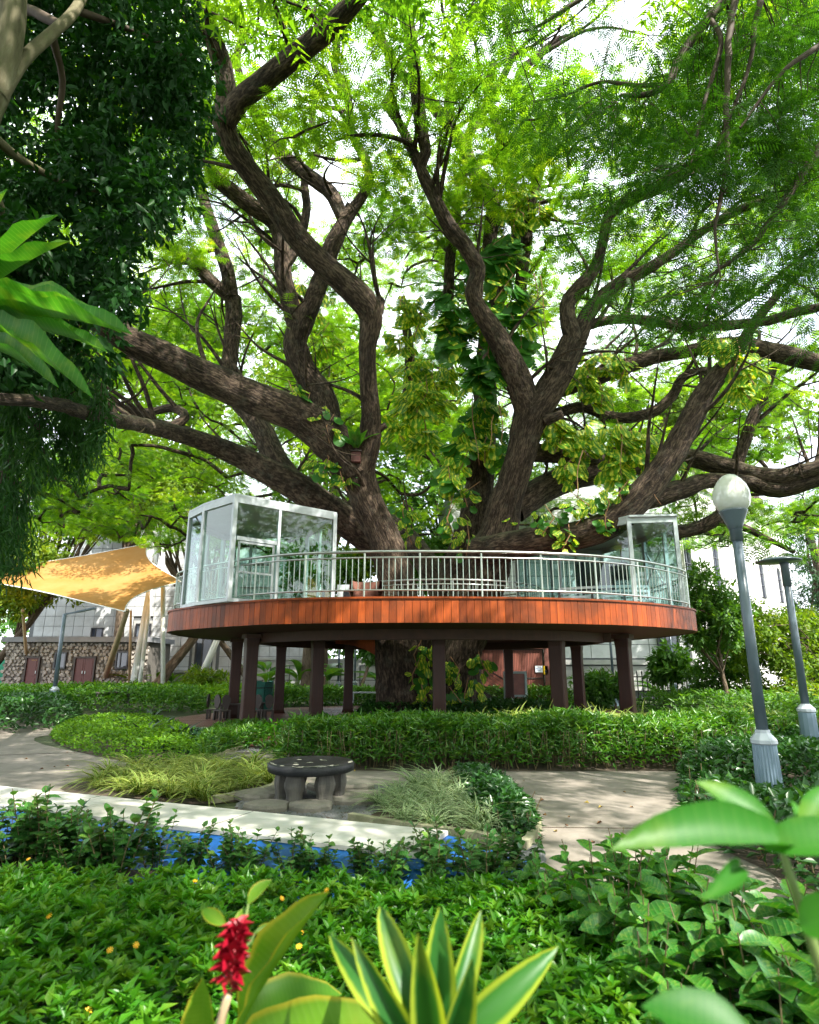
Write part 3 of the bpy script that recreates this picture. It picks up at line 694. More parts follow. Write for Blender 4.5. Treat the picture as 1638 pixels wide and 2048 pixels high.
# ------------------------------------------------------------------ round black table
tx, ty = G(620, 1603)[:2]
tb = thing('round_stone_table', 'low round black table with chipped white paint on curved concrete legs', 'table', (tx, ty, 0))
tz = .50; R_ = .575
b = B(); b.lathe([(R_ - .03, tz - .115), (R_, tz - .10), (R_ + .005, tz - .02), (R_ - .015, tz), (R_ - .2, tz + .001)], (tx, ty, 0), 48); b.build('tabletop', MT['black_stone'], tb, True)
bpy.data.objects['tabletop'].data.polygons.foreach_set('use_smooth', [len(p.vertices) == 4 for p in bpy.data.objects['tabletop'].data.polygons])
b = B(); g = np.random.default_rng(5)
for k in range(22):
    a = g.uniform(-PI, PI) if k > 12 else g.uniform(-2.6, -.5); r = R_ - g.uniform(.02, .10) if k < 16 else g.uniform(.1, .4); w = g.uniform(.03, .11); h = g.uniform(.010, .030)
    n = 7; po = [(tx + r * math.cos(a) + w * math.cos(t) * -math.sin(a) * g.uniform(.7, 1.2) + h * math.sin(t) * math.cos(a), ty + r * math.sin(a) + w * math.cos(t) * math.cos(a) * g.uniform(.7, 1.2) + h * math.sin(t) * math.sin(a)) for t in np.arange(n) * 2 * PI / n]
    b.add([(x, y, tz + .0035) for x, y in po], [list(range(n))])
b.build('paint_chip', MT['chip'], tb, kind='stuff')
def table_leg(a):
    b = B(); cx, cy_ = tx + .40 * math.cos(a), ty + .40 * math.sin(a); V = []; n = 12
    for i in range(n + 1):
        z = (tz - .115) * i / n; w = .098 + .013 * math.cos(i / n * 2 * PI * 1.5) + .006 * (i / n)
        for sx, sy in ((-1, -.72), (-.72, -1), (.72, -1), (1, -.72), (1, .72), (.72, 1), (-.72, 1), (-1, .72)):
            lx, ly = sx * w * 1.12, sy * w * .62
            V.append((cx + lx * -math.sin(a) + ly * math.cos(a), cy_ + lx * math.cos(a) + ly * math.sin(a), z))
    b.add(V, [(i * 8 + k, i * 8 + (k + 1) % 8, (i + 1) * 8 + (k + 1) % 8, (i + 1) * 8 + k) for i in range(n) for k in range(8)])
    b.build('leg', MT['leg_stone'], tb)
for a in (-2.75, -1.95, -.95, -.15, .9, 2.2): table_leg(a)

# ================================================================== BUILDINGS
def arch_window(parent, c, nx, w, h, wall_n, mats):
    """window with an arched head in a wall through C (base middle), along NX, facing WALL_N"""
    c = np.array(c); nx = np.array(nx); wn_ = np.array(wall_n)
    def loop(s, off):
        hw = w / 2 * s; pts = [(-hw, 0), (hw, 0)] + [(hw * math.cos(t), h - w / 2 + hw * math.sin(t)) for t in np.linspace(0, PI, 9)]
        return [c + nx * x + np.array([0, 0, z]) + wn_ * off for x, z in pts]
    o, i_ = loop(1.22, .10), loop(1.0, .10); o2, i2 = loop(1.22, 0), loop(1.0, -.22); n = len(o); b = B()
    V = o + i_ + o2 + i2
    b.add(V, [(k, (k + 1) % n, n + (k + 1) % n, n + k) for k in range(n)] + [(k, 2 * n + k, 2 * n + (k + 1) % n, (k + 1) % n) for k in range(n)] + [(n + k, n + (k + 1) % n, 3 * n + (k + 1) % n, 3 * n + k) for k in range(n)])
    w_ = b.build('window', mats[0], parent)
    b = B(); p = loop(1.0, .004); b.add(p, [list(range(len(p)))]); b.build('pane', MT['glass_dark'], w_)
    b = B()
    for x in (-w / 6, w / 6): b.beam(c + nx * x + wn_ * .03, c + nx * x + wn_ * .03 + np.array([0, 0, h - .1]), .05, .05)
    for z in (h * .33, h * .66): b.beam(c - nx * w * .48 + wn_ * .035 + np.array([0, 0, z]), c + nx * w * .48 + wn_ * .035 + np.array([0, 0, z]), .05, .05)
    b.build('window_bar', MT['window_dark'], w_)
def sq_window(parent, x, y, z, w, h, curtain=True):
    b = B(); t = .09
    for c, s in (((x - w / 2 + t / 2, y, z + h / 2), (t, .12, h)), ((x + w / 2 - t / 2, y, z + h / 2), (t, .12, h)), ((x, y, z + t / 2), (w - 2 * t, .12, t)), ((x, y, z + h - t / 2), (w - 2 * t, .12, t)), ((x - w * .12, y + .01, z + h / 2), (.07, .1, h - 2 * t))): b.box(c, s)
    fr = b.build('window', MT['window_dark'], parent)
    b = B(); b.box((x, y + .03, z + h / 2), (w - 2 * t - .01, .02, h - 2 * t - .01)); b.build('pane', MT['glass_dark'], fr)
    if curtain:
        b = B(); b.box((x + w * .15, y + .005, z + h / 2 + .02), (w * .42, .02, h - 2 * t - .06)); b.build('curtain', MT['curtain'], fr)
# grey tiled building behind the sail
YT = 53.0
gb = thing('tiled_building', 'pale grey tiled building wall behind the orange shade sail', 'building', (-20, YT, 0))
b = B(); b.box((-20.5, YT + 4, 8), (23, 7.9, 16)); b.build('wall', MT['grout'], gb)
ts = .83; tm = B().box((0, 0, 0), (ts - .035, .06, ts - .035)).mesh('tile', MT['tile'])
wins = [(-26.2, 3.6, 1.05, 1.5), (-22.35, 3.7, 1.3, 1.75), (-17.1, 1.7, 1.5, 3.0)]
rest = B(); cnt = 0
for r in range(19):
    for c in range(28):
        x = -31.6 + ts * (c + .5); z = .25 + ts * (r + .5)
        if any(abs(x - wx) < ww / 2 + ts / 2 - .15 and wz - ts * .3 < z < wz + wh + ts * .3 for wx, wz, ww, wh in wins): continue
        if 2 <= r <= 12 and cnt < 298: piece('tile', tm, gb, (x, YT - .035 + rng.normal(0, .004), z)); cnt += 1
        else: rest.box((x, YT - .035, z), (ts - .035, .06, ts - .035))
rest.build('wall_tiles', MT['tile'], gb, kind='stuff')
for wx, wz, ww, wh in wins:
    b = B(); b.box((wx, YT - .03, wz + wh / 2), (ww + .5, .03, wh + .5)); b.build('window_recess', MT['fence_wall'], gb)
    sq_window(gb, wx, YT - .12, wz, ww, wh)
b = B(); b.box((-14.5, YT - .35, 1.55), (10, .5, .22)); b.box((-14.5, YT - .2, .7), (10, .3, 1.4)); b.build('plinth', MT['fence_wall'], gb)
b = B()
for k in range(40): b.box((-31.5 + k * .55, YT - .25, 15.2), (.14, .4, 2.4))
b.build('roof_rib', MT['roof_ribs'], gb, kind='stuff')
# rubble stone annex
YA = 46.0; ax0, ax1 = -29.3, -18.9; az0, az1 = .35, 3.62
an = thing('stone_annex', 'low rubble stone building with dark red wooden doors', 'building', (-24, YA, 0))
b = B(); b.box(((ax0 + ax1) / 2, YA + 2.2, (az0 + az1) / 2), (ax1 - ax0 - .1, 4.2, az1 - az0)); b.build('wall', MT['mortar'], an)
b = B(); b.box(((ax0 + ax1) / 2, YA + 2.1, az1 + .19), (ax1 - ax0 + .3, 4.9, .36)); b.build('roof_slab', MT['roof_grey'], an)
def rubble_mesh(seed):
    g = np.random.default_rng(seed); b = B(); n = int(g.integers(4, 7)); ang = np.sort(g.uniform(0, 2 * PI, n)) if False else np.arange(n) * 2 * PI / n + g.uniform(-.25, .25, n); r = g.uniform(.78, 1.12, n)
    a = [(r[k] * math.cos(ang[k]), .10, r[k] * math.sin(ang[k])) for k in range(n)]; f_ = [(p[0] * .78 + g.normal(0, .04), -.5 + g.normal(0, .12), p[2] * .78) for p in a]
    b.add(a + f_, [list(range(n, 2 * n))] + [(k, n + k, n + (k + 1) % n, (k + 1) % n) for k in range(n)]); return b.mesh('stone', MT['rubble'])
rm = [rubble_mesh(40 + k) for k in range(9)]
adoors = [(-27.15, 1.05, 2.1, 1), (-23.4, 1.55, 2.1, 2)]; awins = [(-25.2, 1.75, .85, 1.15), (-20.75, 1.75, .9, 1.2)]
def stone_wall(parent, x0, x1, y, z0, z1, holes, s, limit):
    k = 0; restv = B(); rows = int((z1 - z0) / (s * .8))
    for r in range(rows):
        z = z0 + s * .8 * (r + .5); n = int((x1 - x0) / s)
        for c in range(n):
            x = x0 + (x1 - x0) * (c + .5 + (.5 if r % 2 else 0) * .9 - .2) / n + rng.normal(0, .05)
            if x > x1 - .1 or any(abs(x - hx) < hw / 2 + .1 and hz - .1 < z < hz + hh + .1 for hx, hz, hw, hh in holes): continue
            sc_ = s * rng.uniform(.50, .74)
            m_ = rm[int(rng.integers(9))]; a = rng.uniform(0, 6.28); s2 = sc_ * rng.uniform(.75, 1); zz = z + rng.normal(0, .03)
            if k < limit: piece('stone', m_, parent, (x, y, zz), (0, a, 0), (sc_, .22, s2))
            else:
                R = Matrix.Translation((x, y, zz)) @ Matrix.Rotation(a, 4, 'Y') @ Matrix.Diagonal((sc_, .22, s2, 1)); restv.add([R @ v.co for v in m_.vertices], [list(p.vertices) for p in m_.polygons])
            k += 1
    if restv.v: restv.build('far_stones', MT['rubble'], parent, kind='stuff')
stone_wall(an, ax0, ax1, YA + .08, az0 + .1, az1, [(-27.15, .5, 1.15, 2.1), (-23.4, .5, 1.65, 2.1)] + [(a, b_, c_, d_) for a, b_, c_, d_ in awins], .30, 298)
for dx, dw, dh, lv in adoors:
    b = B(); t = .1
    for c, s in (((dx - dw / 2 + t / 2, YA + .0, .5 + dh / 2), (t, .16, dh)), ((dx + dw / 2 - t / 2, YA, .5 + dh / 2), (t, .16, dh)), ((dx, YA, .5 + dh - t / 2), (dw - 2 * t, .16, t))): b.box(c, s)
    d_ = b.build('door', MT['wood_dark'], an)
    for k in range(lv):
        w = (dw - 2 * t) / lv; xc = dx - dw / 2 + t + w * (k + .5); b = B(); b.box((xc, YA + .05, .5 + dh / 2 - .05), (w - .02, .05, dh - .12))
        for z, h in ((.35, .5), (1.3, 1.1)): b.box((xc, YA + .02, .5 + z), (w * .62, .04, h))
        b.build('door_leaf', MT['wood_door'], d_)
        b = B(); b.box((xc + w * .35 * (1 if k == 0 else -1), YA - .02, .5 + 1.0), (.04, .06, .2)); b.build('handle', MT['steel'], d_)
    if lv == 1:
        b = B(); b.box((dx + .05, YA + .015, .5 + 1.75), (.42, .02, .22)); b.build('door_plate', MT['sign_yellow'], d_)
for wx, wz, ww, wh in awins: sq_window(an, wx, YA - .02, wz, ww, wh, False)
st = thing('wooden_stage', 'low dark red wooden stage platform before the stone building', 'platform', (-25, 44, 0))
b = B(); b.box((-25, 44.4, .3), (12.6, 2.8, .58)); b.build('base', MT['wood_dark'], st)
pm = B().box((0, 0, 0), (12.8, .135, .045)).mesh('plank', MT['wood_deck'])
for k in range(20): piece('plank', pm, st, (-25, 43.05 + k * .145, .615))
# boundary wall behind the deck
bw = thing('boundary_wall', 'grey panelled boundary wall behind the raised deck', 'wall', (-2, 50, 0))
b = B(); b.box((0, 50.2, 1.2), (26, .3, 2.4)); b.box((0, 50.15, 2.47), (26.2, .5, .14)); b.build('wall', MT['fence_wall'], bw)
for k in range(9):
    b = B(); x = -11.5 + k * 2.75; b.box((x - .62, 50.02, 1.15), (.06, .05, 1.6)); b.box((x + .62, 50.02, 1.15), (.06, .05, 1.6)); b.box((x, 50.02, 1.98), (1.3, .05, .06)); b.build('panel_frame', MT['window_dark'], bw)
b = B(); b.beam((-13, 46.5, .95), (12, 46.5, .95), .05, .05); b.beam((-13, 46.5, .45), (12, 46.5, .45), .05, .05)
ir = thing('iron_rail', 'thin black iron rail in front of the grey boundary wall', 'rail', (0, 46.5, 0)); b.build('rail', MT['black_iron'], ir)
for k in range(14): B().beam((-12.5 + k * 1.85, 46.5, 0), (-12.5 + k * 1.85, 46.5, .99), .05, .05).build('post', MT['black_iron'], ir)
# white building to the right: two facades
W0 = np.array([17.2, 38.7]); W1 = np.array([34.6, 56.2]); wd = (W1 - W0) / np.linalg.norm(W1 - W0); wnrm = np.array([wd[1], -wd[0]])
wb = thing('white_building', 'sunlit white building with narrow arched windows', 'building', (W0[0], W0[1], 0))
def wall_slab(a, b_, z0, z1, t, name, mat, parent):
    a = np.array(a); b_ = np.array(b_); d = (b_ - a) / np.linalg.norm(b_ - a); n = np.array([-d[1], d[0]]) * t
    B().prism([tuple(a), tuple(b_), tuple(b_ + n), tuple(a + n)], z0, z1).build(name, mat, parent)
wall_slab(W0, W1, 0, 14.6, 8, 'wall', MT['white_wall'], wb)
wall_slab(W0 + wnrm * .25, W1 + wnrm * .25 + wd * .25, 14.0, 14.8, 3, 'cornice', MT['white_wall'], wb)
for t in (1.2, 6.3, 11.4, 16.5, 21.4):
    q = W0 + wd * t - wd * .4; arch_window(wb, (q[0], q[1], 7.3 if t > 3 else 7.3), (wd[0], wd[1], 0), 1.15, 3.0, (wnrm[0], wnrm[1], 0), [MT['white_wall']])
b = B()
for k in range(34):
    q = W0 + wd * (7 + k * .5) - wnrm * 1.2; b.box((q[0], q[1], 16.0), (.16, .5, 2.5), math.atan2(wd[1], wd[0]))
b.build('roof_louvre', MT['roof_ribs'], wb, kind='stuff')
wall_slab(W0 + wd * 6 - wnrm * 1.6, W0 + wd * 24 - wnrm * 1.6, 14.6, 17.4, 5, 'penthouse', MT['white_wall'], wb)
lw = thing('tiled_wing', 'pale tiled building wing with a ledge behind the right deck posts', 'building', (10, 39, 0))
wall_slab((2.5, 37.6), (17.1, 38.6), 0, 12.5, 6, 'wall', MT['grout'], lw)
tm2 = B().box((0, 0, 0), (1.16, .06, .78)).mesh('tile', MT['tile']); d2 = np.array([14.6, 1.0]) / np.hypot(14.6, 1); n2 = np.array([d2[1], -d2[0]])
for r in range(13):
    for c in range(12):
        q = np.array([2.5, 37.6]) + d2 * (.62 + c * 1.2) + n2 * .03
        piece('tile', tm2, lw, (q[0], q[1], 2.35 + .4 + r * .82), (0, 0, math.atan2(d2[1], d2[0])))
b = B(); 
for z, h, t in ((2.12, .28, .30), (1.2, 1.4, .10)):
    a = np.array([2.5, 37.6]) + n2 * t; e = np.array([17.1, 38.6]) + n2 * t; m_ = (a + e) / 2; b.box((m_[0], m_[1], z), (14.6, .28, h), math.atan2(d2[1], d2[0]))
b.build('ledge', MT['fence_wall'], lw)
q = np.array([2.5, 37.6]) + d2 * 13.2; sq_window(lw, q[0], q[1] - .2, 2.5, 1.3, 1.9, False)
# stone clad pillar wall and the slatted shed
sw = thing('stone_wall', 'rough stone clad wall behind the red slatted shed', 'wall', (5.5, 33.6, 0))
b = B(); b.box((5.5, 33.8, 1.6), (4.4, .3, 3.2)); b.build('wall', MT['mortar'], sw)
stone_wall(sw, 3.2, 7.8, 33.6, 1.9, 3.2, [], .34, 200); stone_wall(sw, 6.9, 7.8, 33.6, .0, 1.9, [], .34, 100)
shed = thing('slatted_shed', 'red brown vertical slat shed with small signs under the deck', 'shed', (5.3, 32, 0))
sx0, sx1 = 3.55, 6.75; sy = 32.0; sh = 2.72
b = B(); b.box(((sx0 + sx1) / 2, sy + .65, sh / 2), (sx1 - sx0 - .02, 1.2, sh - .04)); b.build('body', MT['wood_dark'], shed)
sm_ = B().box((0, 0, 0), (.062, .04, sh - .16)).mesh('slat', MT['slat'])
for k in range(38): piece('slat', sm_, shed, (sx0 + .06 + k * .0815, sy, sh / 2))
b = B(); b.box(((sx0 + sx1) / 2, sy + .3, sh + .02), (sx1 - sx0 + .12, .9, .07)); b.build('top_trim', MT['slat'], shed)
b = B(); b.box((sx1 + .16, sy - .02, sh / 2 + .02), (.30, .12, sh)); b.build('door_jamb', MT['wood_deck'], shed)
b = B(); b.box((6.25, sy - .035, 1.28), (.8, .03, .06)); b.build('rail', MT['wood_dark'], shed)
def sign(name, label, cx_, z, w, h, mat, marks):
    s = thing(name, label, 'sign', (cx_, sy - .05, z)); y = sy - .07
    b = B(); b.box((cx_, y, z), (w, .02, h)); b.build('panel', mat, s)
    for (mx, mz, mw, mh, mm) in marks:
        b = B(); b.box((cx_ + mx, y - .012, z + mz), (mw, .004, mh)); b.build('print', mm, s)
sign('notice_sign', 'white notice sign with dark print on the slatted shed', 6.46, 1.72, .36, .31, MT['sign_white'], [(.02, .095, .17, .04, MT['ink']), (0, .01, .30, .05, MT['ink_blue']), (0, -.07, .18, .03, MT['ink_blue'])])
sign('warning_sign', 'yellow sign with black mark on the shed door jamb', 6.80, 1.66, .22, .42, MT['sign_yellow'], [])
ws = bpy.data.objects['warning_sign']
b = B(); n = 10; b.add([(6.80 + .045 * math.cos(t), sy - .083, 1.60 + .075 * math.sin(t)) for t in np.arange(n) * 2 * PI / n], [list(range(n))[::-1]]); b.build('print', MT['ink'], ws)
# staircase beside the trunk, and the cabinet at its foot
sr = thing('garden_staircase', 'dark red steps with thin wire balustrade beside the tree trunk', 'staircase', (4, 29.5, 0))
for k in range(7):
    b = B(); b.box((4.15 - k * .28, 29.6, .16 + k * .17), (.32, 1.0, .05)); b.box((4.02 - k * .28, 29.6, .07 + k * .17), (.03, 1.0, .14)); b.build('step', MT['wood_deck'], sr)
for y in (29.1, 30.1): B().beam((4.3, y, .05), (2.2, y, 1.32), .05, .22).build('stringer', MT['wood_dark'], sr)
for k in range(6): B().beam((4.28, 29.08, .25 + k * .165), (2.2, 29.08, 1.5 + k * .165), .018, .018).build('wire', MT['black_iron'], sr)
B().beam((4.32, 29.06, 1.22), (2.2, 29.06, 2.5), .05, .06).build('handrail', MT['black_iron'], sr)
for x, z in ((4.28, .1), (3.3, .65), (2.4, 1.2)): B().beam((x, 29.05, z), (x, 29.05, z + 1.1), .05, .05).build('post', MT['mast_tan'], sr)
cb = thing('garden_cabinet', 'grey green framed cabinet door standing by the shed', 'cabinet', (4.75, 29, 0))
cx_, cyy = 4.83, 28.6; fw, fh = .78, 1.62
b = B()
for c, s in (((cx_ - fw / 2 + .05, cyy, fh / 2), (.1, .06, fh)), ((cx_ + fw / 2 - .05, cyy, fh / 2), (.1, .06, fh)), ((cx_, cyy, fh - .05), (fw - .2, .06, .1)), ((cx_, cyy, .56), (fw - .2, .06, .1)), ((cx_, cyy, .05), (fw - .2, .06, .1))): b.box(c, s)
b.build('frame', MT['cab_blue'], cb)
B().box((cx_, cyy + .02, fh / 2), (fw - .19, .02, fh - .15)).build('panel', MT['wood_deck'], cb)
B().box((cx_ - fw / 2 - .11, cyy + .17, fh / 2), (.2, .4, fh)).build('side_panel', MT['cab_blue'], cb)
# teal planter tub, benches, iron fence
pt = thing('teal_planter', 'tall teal painted wooden tub of upright boards under the deck', 'planter', (-5.9, 25.6, 0))
for k in range(9):
    a = k * 2 * PI / 9; b = B(); b.box((-5.9 + .44 * math.cos(a), 25.6 + .44 * math.sin(a), .68), (.05, .29, 1.12 + .05 * math.sin(k * 2.3)), a); b.build('board', MT['tealpaint'], pt)
for z in (.4, 1.0):
    B().tube([(-5.9 + .475 * math.cos(t), 25.6 + .475 * math.sin(t), z) for t in np.arange(18) * 2 * PI / 18], .02, 5, True).build('hoop', MT['black_iron'], pt)
B().lathe([(.40, .14), (.40, 1.02)], (-5.9, 25.6, 0), 12).build('base', MT['soil'], pt)
def bench(name, label, c, rz, w, mat):
    e = thing(name, label, 'bench', c)
    R = Matrix.Rotation(rz, 3, 'Z')
    def bx(nm, o, s): q = Vector(c) + R @ Vector(o); B().box(q, s, rz).build(nm, mat, e)
    for k in range(3): bx('slat', (0, -.16 + k * .16, .44), (w, .13, .05))
    for sx in (-1, 1):
        bx('leg', (sx * (w / 2 - .08), -.14, .21), (.09, .09, .41)); bx('leg', (sx * (w / 2 - .08), .14, .21), (.09, .09, .41))
    return e
bench('white_bench', 'white garden bench half hidden beside the big trunk', (-1.9, 29.2, .25), .1, 1.5, MT['white_frame'])
bench('grey_bench', 'weathered grey bench end showing above the left hedge', (-12.2, 26.6, .35), .5, 1.3, MT['leg_stone'])
bench('dark_bench', 'dark wooden bench in the planting at the right', (16.6, 23.5, .3), -.05, 2.0, MT['wood_dark'])
fn = thing('iron_fence', 'black iron picket fence with pointed tops behind the right post', 'fence', (12, 30, 0))
f0 = np.array([10.2, 31.5]); f1 = np.array([14.2, 31.8])
for k in range(17):
    q = f0 + (f1 - f0) * k / 16; thick = k in (0, 16)
    b = B(); b.beam((q[0], q[1], 0), (q[0], q[1], 1.5), .13 if thick else .045, .13 if thick else .045)
    if not thick: b.lathe([(.03, 0), (.045, .04), (.004, .16)], (q[0], q[1], 1.5), 6)
    else: b.lathe([(.09, 0), (.09, .06), (.03, .1)], (q[0], q[1], 1.5), 8)
    b.build('post' if thick else 'picket', MT['black_iron'], fn)
b = B(); b.beam((f0[0], f0[1] - .03, 1.35), (f1[0], f1[1] - .03, 1.35), .05, .06); b.beam((f0[0], f0[1] - .03, .25), (f1[0], f1[1] - .03, .25), .05, .06); b.build('rail', MT['black_iron'], fn)

# ------------------------------------------------------------------ shade sail on masts
c00, c10, c11, c01 = P(250, 1223, 36), P(363, 1164, 40.5), P(298, 1087, 45), P(-150, 1150, 43)
sl = thing('shade_sail', 'orange shade sail stretched between leaning masts', 'shade sail', tuple(c00))
n = 28; V = []
for i in range(n + 1):
    for j in range(n + 1):
        u, v = i / n, j / n
        # edges pull in towards the middle, as tensioned cloth does
        uu = u + (.5 - u) * .16 * math.sin(PI * v); vv = v + (.5 - v) * .16 * math.sin(PI * u)
        q = c00 * (1 - uu) * (1 - vv) + c10 * uu * (1 - vv) + c11 * uu * vv + c01 * (1 - uu) * vv
        V.append(q + np.array([0, 0, -.25 * math.sin(PI * u) * math.sin(PI * v)]))
b = B(); b.add(V, [(i * (n + 1) + j, (i + 1) * (n + 1) + j, (i + 1) * (n + 1) + j + 1, i * (n + 1) + j + 1) for i in range(n) for j in range(n)]); b.build('cloth', MT['sail'], sl, True)
V = np.array(V).reshape(n + 1, n + 1, 3)
for k in (9, 19):
    B().tube(V[:, k] - np.array([0, 0, .02]), .018, 5).build('seam', MT['mast_tan'], sl)
for ed in (V[0], V[-1], V[:, 0], V[:, -1]): B().tube(ed, .035, 6).build('edge_cord', MT['mast_white'], sl)
def mast(label, a, b_, r, mat, group=None):
    a = np.array(a); b_ = np.array(b_); e = thing('sail_mast', label, 'mast', tuple(a), group)
    B().tube([a, a * .5 + b_ * .5, b_], [r, r * 1.05, r * .8], 14).build('pole', MT[mat], e, True)
    d = (b_ - a) / np.linalg.norm(b_ - a)
    B().tube([b_ - d * .05, b_ + d * .12], [r * .6, r * .25], 8).build('cap', MT[mat], e)
mast('thickest white mast leaning right up to the sail peak', G(262, 1392), P(321, 1062, 44.6), .22, 'mast_white', 'masts of the shade sail')
mast('slim white mast leaning beside the thickest one', G(276, 1392), P(317, 1075, 44.2), .13, 'mast_white', 'masts of the shade sail')
mast('upright slim white mast right of the sail peak', G(326, 1394), P(326, 1070, 42), .14, 'mast_white', 'masts of the shade sail')
mast('tan mast leaning up to the low corner of the sail', G(201, 1385), P(254, 1222, 36.5), .19, 'mast_tan', 'masts of the shade sail')
mast('short white strut leaning right to under the deck', G(387, 1392), P(440, 1265, 40), .22, 'mast_white', 'masts of the shade sail')
mast('thin pale pole behind the tan mast', G(258, 1389), P(262, 1222, 43.4), .09, 'mast_tan', 'masts of the shade sail')
mast('pale leaning mast at the far left by the stone building', G(59, 1384), P(45, 1220, 42), .11, 'mast_tan', 'masts of the shade sail')
B().tube([c11, P(316, 1072, 45)], .02, 5).build('guy_cord', MT['mast_white'], sl)
# green sheet far left
gh = thing('green_hoarding', 'bright green hoarding panels left of the stone building', 'hoarding', (-32, 50, 0))
for k in range(3): B().box((-33.6 + k * 1.55, 50 + .02 * k, 1.55), (1.5, .08, 2.3)).build('panel', MT['green_sheet'], gh)
B().box((-32, 49.95, 2.85), (4.8, .2, .3)).build('rail', MT['white_frame'], gh)

# ================================================================== RAISED DECK
ZT, ZB = 3.36, 2.75
outline = smooth_poly([(.25, 14.6), (2.8, 14.75), (4.75, 15.24), (6.15, 16.0), (7.2, 16.85), (7.95, 17.6), (8.4, 18.5), (8.65, 20), (8.5, 22.5), (7.6, 25.5), (5.4, 28), (2, 29.2), (-2, 29), (-5, 27.2), (-6.9, 24.3), (-7.5, 21.5), (-7.35, 19.4), (-6.9, 18.1), (-6.0, 17.1), (-4.55, 15.9), (-3.2, 15.1), (-1.6, 14.72)], 6)
ol = np.array(outline)
def resample(poly, step, closed=True):
    p = np.array(poly); q = np.vstack([p, p[:1]]) if closed else p
    s = np.concatenate([[0], np.cumsum(np.linalg.norm(np.diff(q, axis=0), axis=1))]); n = int(round(s[-1] / step))
    t = np.arange(n) * s[-1] / n if closed else np.linspace(0, s[-1], n + 1)
    return np.column_stack([np.interp(t, s, q[:, 0]), np.interp(t, s, q[:, 1])])
def inset(poly, d):
    p = np.array(poly); t = norm(np.roll(p, -1, 0) - np.roll(p, 1, 0)); nn = np.column_stack([-t[:, 1], t[:, 0]])
    a = np.sum(p[:, 0] * np.roll(p[:, 1], -1) - np.roll(p[:, 0], -1) * p[:, 1])
    return p + nn * d * (1 if a > 0 else -1)
dk = thing('raised_deck', 'oval raised wooden deck on dark red posts round the big tree trunk', 'deck', (.5, 21.5, 0))
per = resample(outline, .182); NP_ = len(per)
hole = np.array([(1.1 + 2.9 * math.cos(t), 21.4 + 1.9 * math.sin(t)) for t in np.linspace(0, 2 * PI, 40, endpoint=False)])
def ring_plate(name, outer, inner, z0, z1, mat):
    """flat ring between the oval and the tree opening, with thickness"""
    o = resample(outer, 1.0)[:40] if False else resample(outer, np.sum(np.linalg.norm(np.diff(np.vstack([outer, outer[:1]]), axis=0), axis=1)) / 80)
    o = o[:80]; c = inner.mean(0)
    ang = np.arctan2(o[:, 1] - c[1], o[:, 0] - c[0])
    i_ = np.column_stack([c[0] + 2.9 * np.cos(ang), c[1] + 1.9 * np.sin(ang)]); n = len(o)
    V = [(p[0], p[1], z1) for p in o] + [(p[0], p[1], z1) for p in i_] + [(p[0], p[1], z0) for p in o] + [(p[0], p[1], z0) for p in i_]
    fs = []
    for k in range(n):
        j = (k + 1) % n
        fs += [(k, j, n + j, n + k), (2 * n + j, 2 * n + k, 3 * n + k, 3 * n + j), (j, k, 2 * n + k, 2 * n + j), (n + k, n + j, 3 * n + j, 3 * n + k)]
    b = B(); b.add(V, fs); return b.build(name, mat, dk)
ring_plate('floor', inset(outline, .10), hole, ZT - .14, ZT - .05, MT['wood_deck'])
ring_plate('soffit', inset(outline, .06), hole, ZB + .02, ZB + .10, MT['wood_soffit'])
fp = B().box((0, 0, 0), (.1735, .035, ZT - ZB - .05)).mesh('fascia_plank', MT['wood_red'])
for k in range(NP_):
    a, b_ = per[k], per[(k + 1) % NP_]; m_ = (a + b_) / 2
    if k < 292: piece('fascia_plank', fp, dk, (m_[0], m_[1], (ZT + ZB) / 2 - .02 + rng.normal(0, .0015)), (0, 0, math.atan2(b_[1] - a[1], b_[0] - a[0])), (np.linalg.norm(b_ - a) / .182, 1, 1))
def band(name, poly, z0, z1, t, mat, par):
    o = np.array(poly); i_ = inset(poly, t); n = len(o)
    V = [(p[0], p[1], z) for z in (z0, z1) for q in (o, i_) for p in q]
    fs = []
    for k in range(n):
        j = (k + 1) % n; fs += [(k, j, 2 * n + j, 2 * n + k), (n + j, n + k, 3 * n + k, 3 * n + j), (2 * n + k, 2 * n + j, 3 * n + j, 3 * n + k), (j, k, n + k, n + j)]
    b = B(); b.add(V, fs); return b.build(name, mat, par)
band('rim_cap', inset(outline, -.05), ZT - .045, ZT, .24, MT['wood_red'], dk)
band('rim_lower_strip', inset(outline, .018), ZB - .0, ZB + .04, .05, MT['wood_soffit'], dk)  # dark soffit board strip behind the lower edge of the planks
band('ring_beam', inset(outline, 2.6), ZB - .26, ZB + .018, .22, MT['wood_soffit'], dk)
# curved bracket fascia beside the trunk
pb = np.array([(-2.6 + 1.9 * t, 22.2 - .6 * t) for t in np.linspace(0, 1, 9)]); V = []
for i, p in enumerate(pb):
    zb = ZB - .18 - .75 * (i / 8) ** 2.2; V += [(p[0], p[1], zb), (p[0], p[1], ZB + .02), (p[0], p[1] + .06, ZB + .02), (p[0], p[1] + .06, zb)]
b = B(); b.add(V, [(4 * i + k, 4 * i + (k + 1) % 4, 4 * i + 4 + (k + 1) % 4, 4 * i + 4 + k) for i in range(8) for k in range(4)] + [(3, 2, 1, 0), (32, 33, 34, 35)]); b.build('curved_bracket', MT['wood_red'], dk)
